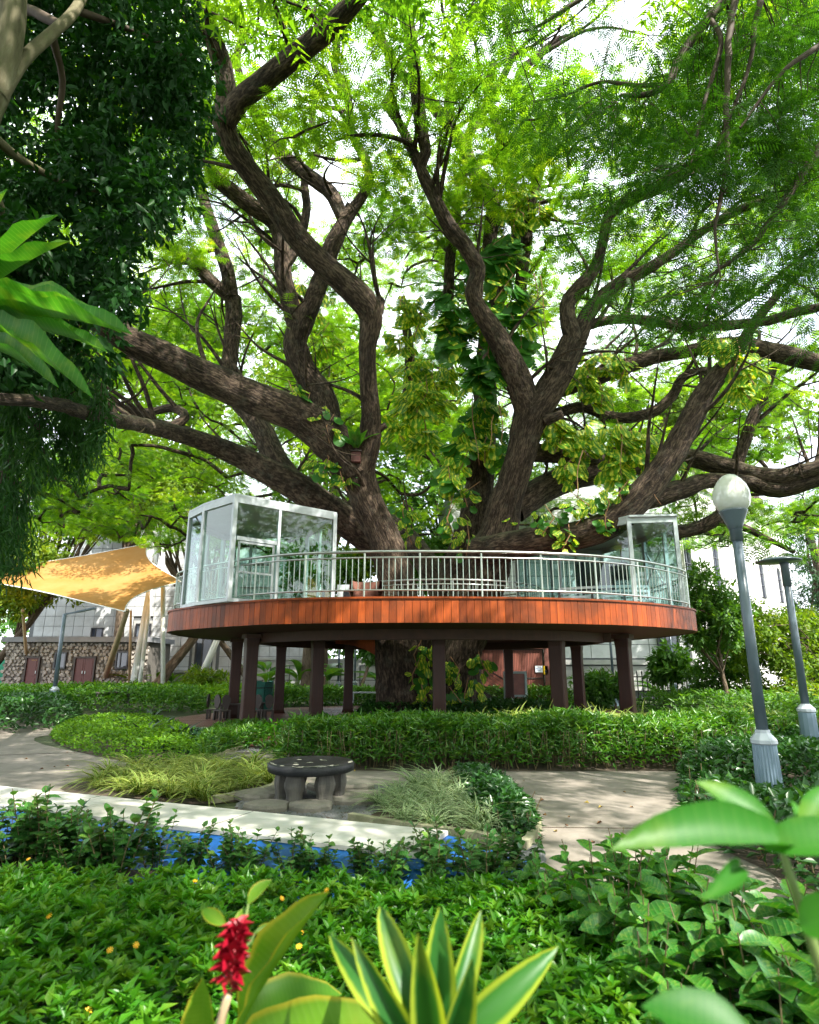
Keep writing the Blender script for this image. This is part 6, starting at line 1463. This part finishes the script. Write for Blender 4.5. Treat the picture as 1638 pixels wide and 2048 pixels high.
tree('leafy_bush', 'low bright bush beneath the white strut by the deck', (-13, 40, 0), 1.6, blobs_px(415, 1365, 40, 18, 1.6, .7, 1, .5), 2400, .28, .11, 'bgleaf', .05)
tree('street_tree', 'brown leaning trunk between the masts and the deck', G(298, 1390), 6.5, blobs_px(470, 1050, 44, 10, 1.8, 1.2, 1, .7), 2000, .3, .13, 'bgleaf', .42, lean=(4.4, .6))
tree('street_tree', 'thick brown trunk behind the deck posts', G(612, 1400), 7, blobs_px(640, 1150, 34, 16, 2, 1.4, 1.5, .8), 3000, .3, .13, 'bggreen', .45)
tree('slim_tree', 'thin forked tree leaning behind the deck left of the big trunk', G(712, 1400), 5, blobs_px(735, 1290, 33, 12, 1.5, .8, 1, .55), 1100, .42, .17, 'bggreen', .11, lean=(1.6, 0))
# unseen trees added so the cabin glass reflects foliage instead of bare sky
for x, y, h in [(-15, 6, 6), (-19, 13, 7), (-12, -1, 6), (-4, -9, 6), (5, -10, 7), (14, -5, 6), (15, 8, 7)]:
    tree('reflection_tree', 'dark leafy tree added outside the view for the cabin glass to reflect', (x, y, 0), h, [(np.array([x, y, h]) + rng.normal(0, 1, 3) * np.array([2.2, 2.2, 1.8]), 1.5, 1.5, 1.2) for _ in range(14)], 2600, .5, .22, 'bggreen', .25, group='unseen trees added for the glass reflections')
tree('leafy_bush', 'bright bush showing between the glass cabin and the left trunk', (-3.4, 37, 0), 5.2, blobs_px(725, 1150, 36, 26, 1.7, 1.7, 1.2, .8), 4200, .32, .14, 'bgleaf', .14)
tree('leafy_bush', 'green bush glimpsed between the two big trunks above the railing', (.6, 39, 0), 5.6, blobs_px(845, 1120, 38, 26, 1.6, 2.2, 1.2, .8), 4200, .32, .14, 'bggreen', .14)
# distant greenery closing the view
bl = []
for k in range(150):
    x = rng.uniform(-75, 80); y = rng.uniform(66, 90); bl.append(((x, y, rng.uniform(1, 11)), 4, 3, 3))
props(blob_leaves('distant_woods', bl, 26000, 1.0, .5, T_diamond(), MT['bggreen'], None), 'mass of green trees far behind the buildings', 'woods', None, 'stuff')
# banana plants, ginger clumps and other big leaved plants
def big_leaf_plant(name, label, c, n, L, W, mat, up=1.4, arch=.7, stem_h=.6, group=None, cat='plant'):
    e = thing(name, label, cat, tuple(c), group); c = np.array(c, float)
    for k in range(n):
        a = 2 * PI * k / n + rng.normal(0, .3); hh = stem_h * rng.uniform(.5, 1.2); bse = c + np.array([rng.normal(0, .08), rng.normal(0, .08), 0]); tip = bse + np.array([math.cos(a) * .12, math.sin(a) * .12, hh])
        B().tube([bse, (bse + tip) / 2, tip], [.03, .025, .015], 5).build('stem', MT['stem'], e)
        d_ = norm(np.array([math.cos(a), math.sin(a), up * rng.uniform(.6, 1.2)])); l = L * rng.uniform(.7, 1.15)
        leaves('leaf', np.array([tip]), np.array([d_]), np.array([norm(np.array([-d_[0], -d_[1], 1.1]))]), l, W * rng.uniform(.85, 1.15), T_oval(arch, 7, .15, .85), MT[mat], e, np.array([rng.random()]), smooth=True)
    return e
for px, py, d, lab, L_, n_ in [(595, 1400, 31, 'banana plant with broad arching leaves behind the left deck posts', 1.7, 8), (655, 1400, 34, 'broad leaved banana plant between the middle deck posts', 1.6, 7), (760, 1398, 35, 'banana plant with drooping leaves left of the big trunk', 1.7, 8), (530, 1400, 33, 'tall leafy plant behind the teal tub', 1.4, 8)]:
    g = G(px, py); big_leaf_plant('banana_plant', lab, (g[0], g[1], 0), n_, L_, .5, 'banana', 1.5, .8, 1.5)
for px, py, lab, L_, n_, hh, m_ in [(262, 1388, 'tall strap leaved plant at the foot of the thickest mast', 1.3, 12, 1.0, 'bgleaf'), (300, 1386, 'yellow green palm like plant right of the masts', 1.3, 12, .8, 'bgleaf'), (345, 1386, 'green leafy ginger clump before the tiled wall', 1.2, 10, .8, 'bggreen'), (235, 1384, 'yellowish low plant at the foot of the tan mast', 1.1, 9, .5, 'bgleaf'), (1215, 1400, 'broad strap leaved plant behind the right pair of deck posts', 1.0, 10, .7, 'bggreen'), (1315, 1400, 'fan leaved plant beside the iron fence', 1.0, 10, .8, 'bggreen'), (400, 1388, 'green plant clump beneath the deck edge at the left', 1.0, 10, .6, 'bggreen')]:
    g = G(px, py); big_leaf_plant('ginger_clump', lab, (g[0], g[1], 0), n_, L_, .22, m_, 1.5, .7, hh)
yu = strap_rosette('yucca', 'small spiky yucca on a thin stem by the disc lamp post', 'plant', (16.4, 22, 1.75), 26, .75, .05, MT['conifer'], 'leaf', arch=.25, up=.5)
B().tube([(16.4, 22, 0), (16.45, 22, .9), (16.4, 22, 1.78)], .05, 7).build('trunk', MT['bark_bg'], yu)

# ================================================================== HEDGES AND BEDS
LEAF = T_leaf(.14, .14, .42); LANCE = T_leaf(.08, .25, .36)
mass('front_hedge', [(-2.35, 11.75), (-.5, 11.6), (4.9, 11.55), (6.6, 12.4), (7.4, 13.8), (9.4, 14.4), (9.4, 15), (4, 13.5), (-2.5, 13.3)], .80, 24000, .17, .034, LANCE, MT['hedge'], 'long lance leaved green hedge in front of the deck', 'hedge', rim=.3, low=.30, seed=3, stems=420, up=1.1)
mass('low_hedge', smooth_poly(GP([(395, 1527), (440, 1512), (520, 1488), (545, 1466), (500, 1462), (440, 1470), (390, 1490)]), 3), .33, 5200, .15, .032, LANCE, MT['hedge'], 'short lance leaved hedge left of the stepping stones', 'hedge', rim=.2, low=.2, seed=8, stems=90, up=1.1)
mass('back_row_cover', [(-3.2, 13.4), (4, 13.6), (9.2, 14.4), (15, 15.5), (15, 19), (9.2, 17.2), (7, 15.6), (2, 14.4), (-2.6, 14.5)], .50, 12000, .16, .05, LEAF, MT['hedge'], 'green planting between the front hedge and the deck', 'ground cover', 'stuff', rim=.3, seed=5)
mass('right_field_cover', [(9.2, 15), (30, 17), (30, 32), (16, 34), (10, 29), (9.6, 19)], .75, 26000, .24, .075, LEAF, MT['bggreen'], 'sunlit mixed planting to the right of the deck', 'ground cover', 'stuff', rim=.6, hn=.4, seed=6)
mass('right_bright_cover', [(13, 20), (28, 21), (28, 30), (15, 30)], 1.05, 9000, .24, .07, LEAF, MT['bgleaf'], 'yellow green undergrowth in the sun at the right', 'ground cover', 'stuff', rim=.6, hn=.5, seed=16)
mass('right_hedge', [p for p in beds['right']], .55, 15000, .13, .062, LEAF, MT['darkhedge'], 'dark glossy rounded hedge around the globe lamp', 'hedge', rim=.4, low=.15, seed=9, stems=160, hn=.22, hfun=lambda p: np.clip(np.minimum(np.hypot(p[:, 0] - 4.75, p[:, 1] - 8.5), np.hypot(p[:, 0] - 7.8, p[:, 1] - 12.2)) / 1.7, .36, 1))
mass('left_hedge', smooth_poly(GP([(-180, 1500), (0, 1468), (60, 1464), (138, 1452), (150, 1436), (60, 1428), (-180, 1430)]), 3), .78, 9000, .2, .085, LEAF, MT['darkhedge'], 'dark green hedge at the left edge before the lamp post', 'hedge', rim=.4, low=.1, seed=11)
mass('long_hedge', smooth_poly([(-30, 26), (-20, 26.5), (-11, 25.4), (-8.8, 24.8), (-8.6, 27.5), (-12, 31), (-30, 33)], 3), .92, 20000, .24, .075, LEAF, MT['hedge'], 'long bright topped hedge running behind the left path', 'hedge', rim=.5, low=.1, seed=12)
mass('far_cover', [(-22, 33), (-8, 31), (-6, 42), (-22, 43)], .7, 9000, .3, .11, LEAF, MT['lime'], 'bright green planting at the foot of the sail masts', 'ground cover', 'stuff', rim=.5, seed=13, hn=.35)
mass('deck_back_hedge', [(-8.5, 30.2), (8, 30.6), (8, 33), (-8.5, 33.5)], .8, 11000, .26, .085, LEAF, MT['hedge'], 'green hedge seen through the posts behind the ground deck', 'hedge', rim=.4, seed=14)
mass('trunk_cover', [(-1.6, 19.2), (4.2, 18.8), (5.2, 21), (4.5, 24), (-1.8, 24)], .55, 8000, .18, .06, LEAF, MT['darkhedge'], 'leafy ground plants round the foot of the big trunk', 'ground cover', 'stuff', rim=.4, seed=15, z0=.1)
mass('deck_front_cover', [(-4, 14.5), (-2, 14.2), (4, 14.6), (6.5, 16), (4, 18.4), (-1.6, 18.2)], .50, 9000, .17, .05, LEAF, MT['cover'], 'fresh green planting at the front of the ground deck', 'ground cover', 'stuff', rim=.3, seed=17)
mass('lime_cover', beds['lime'], .34, 17000, .075, .05, LEAF, MT['lime'], 'rounded bed of tiny lime green leaves beside the left path', 'ground cover', 'stuff', rim=.45, low=.05, seed=18, hn=.14, hfun=lambda p: np.clip(1.25 - .10 * np.abs(p[:, 0] + 7), .5, 1.2))
mass('teal_cover', smooth_poly([(-9.6, 18.4), (-7.2, 16.2), (-4.6, 13.6), (-3.9, 14.6), (-5.6, 17), (-7.4, 18.6), (-8.9, 20.2)], 3), .26, 8000, .15, .06, LEAF, MT['teal'], 'dark blue green planting between lime bed and ground deck', 'ground cover', 'stuff', rim=.3, seed=19)
mass('court_shrub', smooth_poly(GP([(905, 1560), (1000, 1572), (1066, 1640), (1060, 1680), (1000, 1668), (930, 1600)]), 3), .30, 4200, .11, .055, LEAF, MT['darkhedge'], 'low dark green shrub at the corner behind the silver striped plants', 'shrub', rim=.25, low=.05, seed=21, stems=60)
shoots('ground_cover', [(-5.3, 1.3), (-5.3, 5.35), (-3, 5.3), (-.4, 5.05), (.95, 5.1), (1.3, 4.3), (1.3, 3.2), (1.0, 1.3)], .38, 5200, 6, .078, .032, T_leaf(.14, .22, .42), MT['cover'], 'fresh green ground cover filling the front of the garden', 'ground cover', 'stuff', lambda p: np.interp(p[:, 0], [-4, -1, 1], [1.05, .92, .75]) * np.interp(p[:, 1], [3.6, 4.4, 5.3], [1.05, .9, .55]), 23, .30)
mass('under_leaves', [(-5.3, 1.3), (-5.3, 5.3), (-3, 5.2), (-.4, 5.0), (.95, 5.0), (1.3, 4.3), (1.6, 3.2), (2.2, 1.3)], .18, 9000, .095, .04, LEAF, MT['darkhedge'], 'dark older leaves low in the front planting', 'ground cover', 'stuff', rim=.1, low=.2, seed=24)
mass('lime_fringe', [(.6, 13.9), (6.0, 14.3), (8.8, 15.2), (8.8, 16.2), (5.5, 15.5), (.6, 14.6)], .62, 5200, .40, .030, T_strap(.8, 3, .2), MT['spider'], 'yellow green strap leaved fringe above the front hedge', 'ground cover', 'stuff', rim=.2, seed=25, up=1.6)
# ---- strap leaved clumps
def spider_mesh(seed, n, L, W, mat):
    g = np.random.default_rng(seed); a = g.uniform(0, 2 * PI, n); d = norm(np.column_stack([np.cos(a), np.sin(a), g.uniform(.7, 2.6, n)])); nr = norm(np.column_stack([-d[:, 0] * .8, -d[:, 1] * .8, np.full(n, 1.0)]))
    pos = np.column_stack([g.normal(0, .03, n), g.normal(0, .03, n), np.zeros(n)]); l = L * g.uniform(.65, 1.15, n); tm_ = T_strap(1.05, 6, .2)
    V, Fq = place(pos, d, nr, l, W * g.uniform(.7, 1.2, n), tm_); V[:, 2] = np.maximum(V[:, 2], .004)
    return bulk('spider', V, Fq, MT[mat], 'mesh', tint=np.repeat(g.random(n), len(tm_[1])), acr=acr_of(tm_, n))
def clumps(name, meshes, spots, label, group, s0=.8, s1=1.2, cat='plant'):
    for i, (x, y) in enumerate(spots):
        o = bpy.data.objects.new(name, meshes[i % len(meshes)]); COL.objects.link(o); o.location = (x, y, .004); o.rotation_euler = (0, 0, rng.uniform(0, 6.28)); s = rng.uniform(s0, s1); o.scale = (s, s, s)
        props(o, label, cat, group)
def spread(poly, n, dmin):
    out = []
    for p in sample(poly, n * 40):
        if all(np.hypot(*(p - q)) > dmin for q in out): out.append(p)
        if len(out) >= n: break
    return out
sp = [spider_mesh(k, 50, .60, .026, 'spider') for k in range(4)]
clumps('spider_plant', sp, spread(inset(beds['spider'], .17), 46, .27), 'yellow green striped strap leaved clump in the bed left of the black table', 'striped clumps in the bed left of the black table')
ss = [spider_mesh(30 + k, 52, .62, .020, 'silver') for k in range(3)]
clumps('spider_plant', ss, spread(GP([(712, 1638), (790, 1592), (880, 1562), (935, 1600), (985, 1640), (1000, 1676), (900, 1666)]), 26, .25), 'silver striped strap leaved clump in the bed right of the black table', 'silver clumps in the bed right of the black table')
sf = [spider_mesh(60 + k, 34, .75, .034, 'silver') for k in range(2)] + [spider_mesh(70, 34, .8, .034, 'spider')]
clumps('spider_plant', sf, [(-.1 + .0, 14.0), (.9, 14.1), (2.6, 14.0), (3.3, 14.2), (4.2, 14.3), (5.0, 14.3), (5.8, 14.7), (6.6, 14.9), (7.4, 15.2), (8.1, 15.4), (8.9, 15.7), (9.6, 16)], 'pale strap leaved clump rising behind the long front hedge', 'pale clumps along the back of the front hedge', 1.0, 1.3)
# dark rosettes in the teal bed
for i, (x, y) in enumerate([(258, 1462), (318, 1462), (360, 1478), (285, 1475), (300, 1443)]):
    g = G(x, y, .15); strap_rosette('dark_rosette', ['large dark pointed rosette at the left of the blue green bed', 'dark rosette in the middle of the blue green bed', 'dark rosette nearest the small hedge', 'small dark rosette at the front of the blue green bed', 'dark rosette at the back of the blue green bed'][i], 'plant', g, 15, .75, .11, MT['bromel'], 'leaf', arch=.35, up=.9)
# ---- round leaved dark shrubs before the tarp
def shrub_mesh(seed, h, n_st, mat, L, per=15, spread_=.2):
    """upright stems with pairs of round leaves, largest low, fresh at the tips"""
    g = np.random.default_rng(seed); pos = []; d = []; nr = []; l = []; t = []; tb_ = Tubes()
    for s in range(n_st):
        a = g.uniform(0, 6.28); r = g.uniform(.02, spread_); b0 = np.array([r * .6 * math.cos(a), r * .6 * math.sin(a), 0]); hh = h * g.uniform(.6, 1.12); b1 = np.array([r * 1.7 * math.cos(a) + g.normal(0, .03), r * 1.7 * math.sin(a) + g.normal(0, .03), hh])
        mid = (b0 + b1) / 2 + np.array([g.normal(0, .02), g.normal(0, .02), .03]); tb_.add([b0, mid, b1], [.006, .005, .003], 4, 0, s)
        for k in range(per):
            u = .18 + .82 * (k // 2) / (per / 2); p = b0 * (1 - u) ** 2 + 2 * mid * u * (1 - u) + b1 * u * u; an = (k // 2) * 1.57 + (k % 2) * PI + g.normal(0, .35)
            dd = norm(np.array([math.cos(an), math.sin(an), g.uniform(-.15, .65) + (.8 if u > .9 else 0)])); pos.append(p); d.append(dd); nr.append(norm(np.array([-dd[0] * .6, -dd[1] * .6, 1.0]) + g.normal(0, .28, 3))); l.append(L * g.uniform(.7, 1.2) * (1 - .45 * max(0, u - .75) / .25)); t.append(np.clip(g.beta(2, 2.5) * .7 + .38 * max(0, u - .7) / .3, 0, 1))
    return np.array(pos), np.array(d), np.array(nr), np.array(l), np.array(t), tb_
RND = T_oval(.16, 4, .10, .85)
protos = []
def shrub_proto(name, label, group, seed, h, n_st, mat, L, wr, per=15, spread_=.2, cat='shrub', tmpl=RND):
    e = thing(name, label, cat, (0, 0, 0), group); p, d, nr, l, t, tb_ = shrub_mesh(seed, h, n_st, mat, L, per, spread_)
    leaves('foliage', p, d, nr, l, l * wr, tmpl, MT[mat], e, t, kind='stuff', smooth=True); tb_.build('stem', MT['stalk'], e); return e
rs = [shrub_proto('round_leaf_shrub', 'dark green round leaved shrub in the row before the blue tarp', 'round leaved shrubs in a row before the blue tarp', 200 + k, .54, 10, 'round', .098, .76, 18, .21) for k in range(4)]
used = 0
row = [(x + rng.normal(0, .05), np.interp(x, [-4.6, -2.2, -.3, 1.0], [6.5, 5.95, 5.55, 5.6]) + rng.normal(0, .10)) for x in np.arange(-4.7, .95, .31)] + [(x + rng.normal(0, .05), np.interp(x, [-4.6, -2.2, -.3, 1.0], [6.1, 5.6, 5.3, 5.3]) + rng.normal(0, .08)) for x in list(np.arange(-4.6, -2.3, .36)) + [-.2, .25, .65]]
for i, (x, y) in enumerate(row):
    s = rng.uniform(.72, 1.0) * (1.15 if x < -2.4 else .86 if x < -.6 else .95)
    if i < 4: o = rs[i]; o.location = (x, y, 0); o.rotation_euler = (0, 0, rng.uniform(0, 6.28)); o.scale = (s, s, s)
    else: copy_tree(rs[i % 4], (x, y, 0), rng.uniform(0, 6.28), None, s)
# ---- big fresh leaves at the lower right: every leaf a piece
def leaf_meshes(mat, n, tm_): return [bulk('leaf', *_lm(tm_, k), MT[mat], 'mesh', tint=np.full(len(tm_[1]), t), acr=acr_of(tm_, 1), smooth=True) for k, t in enumerate(np.linspace(.1, .9, n))]
def _lm(tm_, k):
    v = tm_[0].copy(); v[:, 2] += .02 * np.sin(v[:, 0] * 9 + k) * np.sign(v[:, 1]); return v, tm_[1]
bigs = leaf_meshes('broad', 5, T_oval(.22, 8, .14, .92, 0, .010))
def broad_shrub(label, x, y, h, n_st, L, per=12, spread_=.20, group='broad leaved shrubs at the lower right'):
    e = thing('broad_leaf_shrub', label, 'shrub', (x, y, 0), group); seed = int(abs(x * 977 + y * 131)) + 5
    p, d, nr, l, t, tb_ = shrub_mesh(seed, h, n_st, 'broad', L, per, spread_); off = np.array([x, y, 0])
    tb_.V = [v + off for v in tb_.V]; tb_.build('stem', MT['stalk'], e)
    for q, dd, nn, ll, tt in zip(p, d, nr, l, t):
        z_ = norm(nn - nn.dot(dd) * dd); y_ = np.cross(z_, dd); mt = Matrix(((dd[0], y_[0], z_[0]), (dd[1], y_[1], z_[1]), (dd[2], y_[2], z_[2])))
        piece('leaf', bigs[min(4, int(tt * 5))], e, off + q, mt.to_quaternion(), (ll, ll * rng.uniform(.50, .60), ll))
bsp = [(1.55, 4.95, .62, 8, .17), (1.25, 4.45, .60, 9, .18), (1.75, 4.45, .66, 9, .19), (1.15, 3.85, .60, 9, .18), (1.6, 3.85, .66, 9, .20), (2.05, 3.95, .60, 8, .18), (1.1, 3.25, .58, 9, .17), (1.5, 3.2, .66, 9, .20), (1.95, 3.35, .64, 8, .19), (1.25, 2.65, .62, 8, .18), (1.7, 2.7, .66, 9, .19), (2.15, 2.8, .6, 8, .18), (1.5, 2.2, .6, 8, .17), (1.0, 2.3, .52, 8, .15), (2.4, 3.3, .55, 7, .18), (1.05, 4.95, .42, 8, .14), (.95, 4.35, .42, 8, .14)]
lab = ['broad leaved shrub farthest up the bed, its tip against the pale path', 'broad leaved shrub beside the corner of the blue tarp', 'tall broad leaved shrub below the blurred big leaf', 'broad leaved shrub left of centre in the lower right bed', 'broad leaved shrub in the middle of the lower right bed', 'broad leaved shrub leaning over the path edge', 'broad leaved shrub meeting the low ground cover', 'full broad leaved shrub just behind the bottom edge', 'broad leaved shrub near the path at the lower right', 'broad leaved shrub at the bottom edge left of the others', 'broad leaved shrub at the bottom edge in the middle of its bed', 'broad leaved shrub at the lower right corner', 'broad leaved shrub cut by the bottom edge, nearest of its bed', 'small broad leaved shrub beside the striped dracaena', 'broad leaved shrub hanging over the right path', 'small broad leaved shrub at the gritty corner by the blue tarp', 'small broad leaved shrub between the corner and the ground cover']
for i, (s_, l_) in enumerate(zip(bsp, lab)): broad_shrub(l_, *s_)
# ---- red ginger
def long_leaf(par, a, b_, w, mat, nrm_, arch=.25, n=10, nm='leaf', wave=.015, tint=.6, pw=.9):
    a = np.array(a); b_ = np.array(b_); d_ = b_ - a; L_ = np.linalg.norm(d_); d_ = norm(d_ + np.array([0, 0, arch * .42 * L_]))
    return leaves(nm, np.array([a]), np.array([d_]), np.array([norm(np.array(nrm_, float))]), L_ * (1 + .1 * arch), w, T_oval(arch, n, .16, pw, 0, wave), MT[mat], par, np.array([tint]), smooth=True)
gb_ = G(440, 2240, .0); rg = thing('red_ginger', 'red ginger plant with one crimson flower spike and yellow edged leaves', 'plant', (-.62, 1.75, 0))
f0, f1 = P(455, 1992, 1.50), P(480, 1862, 1.54)
B().tube([np.array([-.62, 1.6, 0]), P(430, 2090, 1.6), f0], [.012, .011, .009], 8).build('stem', MT['mast_tan'], rg, True)
ax = f1 - f0; g_ = np.random.default_rng(11); fl_ = B(); brm = bulk('bract', *_lm(T_oval(.35, 4, .5, .9), 0), MT['redflower'], 'mesh', smooth=True)
for k in range(46):
    u = (k + .5) / 46; p = f0 + ax * (u * 1.0); a = k * 2.4; rr = .016 + .014 * math.sin(PI * min(1, u * .9 + .15)); d_ = norm(np.array([math.cos(a), math.sin(a), .55 + .7 * u])); z_ = norm(np.array([-d_[0], -d_[1], 1.2])); z_ = norm(z_ - z_.dot(d_) * d_); y_ = np.cross(z_, d_)
    mt = Matrix(((d_[0], y_[0], z_[0]), (d_[1], y_[1], z_[1]), (d_[2], y_[2], z_[2]))); s = (.027 + .007 * math.sin(PI * u)) * g_.uniform(.8, 1.2)
    piece('bract', brm, rg, p + d_ * (.006 + .010 * math.sin(k * 5.1) ** 2), mt.to_quaternion(), (s * 1.05, s * .75, s))
long_leaf(rg, P(478, 2062, 1.62), P(628, 1788, 1.52), .078, 'ginger', (-.62, -.55, .55), .12, 12, pw=1.1, tint=.55)
long_leaf(rg, P(470, 2140, 1.58), P(752, 2030, 1.42), .088, 'ginger', (.0, -.55, .85), .52, 12, tint=.7, pw=.8)
long_leaf(rg, P(410, 2200, 1.62), P(402, 1962, 1.58), .105, 'ginger', (-.1, -1, .12), .04, 8, tint=.75, pw=.75)
long_leaf(rg, P(480, 2050, 1.75), P(672, 1968, 1.85), .10, 'ginger', (0, -.5, .9), .45, 9, tint=.3)
long_leaf(rg, P(500, 2030, 1.8), P(585, 2005, 1.9), .09, 'ginger', (0, -.5, .9), .35, 8, tint=.1)
for (x0, y0, x1, y1, x2, y2, d, w) in [(482, 1850, 497, 1808, 540, 1758, 1.66, .035), (470, 1940, 452, 1850, 400, 1822, 1.6, .03), (478, 1880, 478, 1865, 480, 1818, 1.64, .024), (486, 1900, 510, 1866, 560, 1858, 1.62, .026), (466, 1940, 474, 1880, 476, 1860, 1.58, .012)]:
    a, m_, e_ = P(x0, y0, d - .05), P(x1, y1, d), P(x2, y2, d + .02); B().tube([a, (a + m_) / 2 + np.array([.004, 0, 0]), m_], [.004, .0035, .002], 5).build('plantlet_stem', MT['stem'], rg); long_leaf(rg, m_, e_, w, 'ginger', (-.3, -.7, .6), .2, 6, 'plantlet_leaf', .0, .6)
# ---- striped dracaena
dr_ = thing('striped_dracaena', 'green dracaena with yellow striped sword leaves at the bottom edge', 'plant', (.07, 1.35, 0))
DC = P(868, 2150, 1.30)
B().tube([np.array([.06, 1.3, 0]), DC + np.array([0, 0, -.2]), DC], [.022, .02, .016], 8).build('stem', MT['stem'], dr_, True)
for (x1, y1, d, w, nx, ar) in [(880, 1818, 1.30, .066, .05, .04), (752, 1812, 1.42, .056, -.3, .14), (640, 1925, 1.33, .055, -.5, .50), (968, 1822, 1.42, .045, .4, .10), (838, 1900, 1.14, .058, -.1, .08), (950, 1965, 1.18, .056, .5, .14), (1112, 1962, 1.25, .060, .4, .42), (715, 1985, 1.2, .052, -.5, .40), (905, 1920, 1.5, .05, .2, .1)]:
    long_leaf(dr_, DC + np.array([(x1 - 868) * .00008, 0, rng.uniform(-.02, .05)]), P(x1, y1, d), w, 'dracaena', (nx * .4, -.8, .5), ar, 10, 'leaf', .004, rng.random(), .95)
# ---- blurred broad leaf plant close at the right
ag = thing('broad_leaf_plant', 'blurred bright green broad leaved plant close at the right edge', 'plant', (.72, .95, 0))
AC = P(1560, 1690, .92)
B().tube([np.array([.76, .95, 0]), P(1640, 1930, .92), P(1590, 1780, .92), AC], [.009, .008, .006, .005], 8).build('stem', MT['stem'], ag, True)
for (x0, y0, x1, y1, d0, d1, w, nn, ar, tt) in [(1585, 1690, 1240, 1692, .90, .84, .075, (.1, -.62, .8), .10, .35), (1560, 1690, 1395, 1560, .95, 1.0, .062, (.2, -.7, .7), .08, .6), (1530, 1700, 1760, 1690, .9, .85, .07, (-.2, -.6, .8), .2, .5), (1595, 1680, 1590, 1600, .94, .98, .03, (.4, -.8, .4), .1, .9), (1610, 1680, 1665, 1570, .92, .94, .05, (-.4, -.8, .4), .1, .8), (1480, 1730, 1420, 1800, .88, .80, .03, (.2, -.8, .5), .1, .2), (1600, 1850, 1720, 1830, .86, .8, .06, (-.2, -.7, .6), .2, .95), (1520, 2120, 1300, 2005, .78, .80, .08, (.1, -.5, .9), .2, .1)]:
    long_leaf(ag, P(x0, y0, d0), P(x1, y1, d1), w * .85, 'aglao', nn, ar, 9, 'leaf', .006, tt)
# ---- yellow daisies in the ground cover, cream flowers by the shed
pet = B(); 
for k in range(9):
    a = k * 2 * PI / 9; pet.add([(.004 * math.cos(a - .5), .004 * math.sin(a - .5), 0), (.020 * math.cos(a - .18), .020 * math.sin(a - .18), .003), (.024 * math.cos(a), .024 * math.sin(a), .001), (.020 * math.cos(a + .18), .020 * math.sin(a + .18), .003), (.004 * math.cos(a + .5), .004 * math.sin(a + .5), 0)], [(0, 1, 2, 3, 4)])
pet.lathe([(.007, .001), (.007, .004), (.003, .006)], (0, 0, 0), 8); dm = pet.mesh('yellow_daisy', MT['yellowflower'])
for (x, y) in [(57, 1718), (57, 1812), (98, 1832), (220, 1900), (272, 1890), (653, 1780), (598, 1893), (602, 1866), (390, 1762), (564, 1797), (176, 2022), (650, 1985), (725, 2030), (840, 1910)]:
    q = G(x, y, .40); o = bpy.data.objects.new('yellow_daisy', dm); COL.objects.link(o); o.location = q; o.rotation_euler = (rng.uniform(.3, .9), rng.normal(0, .2), rng.normal(0, .5)); o.scale = (.7,) * 3
    props(o, 'small yellow daisy flower above the green ground cover', 'flower', 'yellow daisies in the ground cover')
# ---- fallen leaves on the path
lm_ = [bulk('fallen_leaf', *_lm(T_leaf(.3, .1), k), solid('dry_leaf_%d' % k, c, [v * .7 for v in c], 9, .8), 'mesh') for k, c in enumerate([(.30, .16, .05), (.22, .10, .04), (.42, .30, .06)])]
for k, p in enumerate(sample([(-9, 12), (-9.5, 16), (-5, 13), (4.4, 11.2), (5, 8), (4.4, 5), (2.3, 5), (1.2, 7), (-1, 10.3)], 70)):
    o = bpy.data.objects.new('fallen_leaf', lm_[k % 3]); COL.objects.link(o); s = rng.uniform(.04, .085); o.location = (p[0], p[1], .012); o.rotation_euler = (rng.normal(0, .2), rng.normal(0, .2), rng.uniform(0, 6.28)); o.scale = (s, s * .55, s)
    props(o, 'dry fallen leaf lying on the pale concrete path', 'fallen leaf', 'fallen leaves scattered on the path')
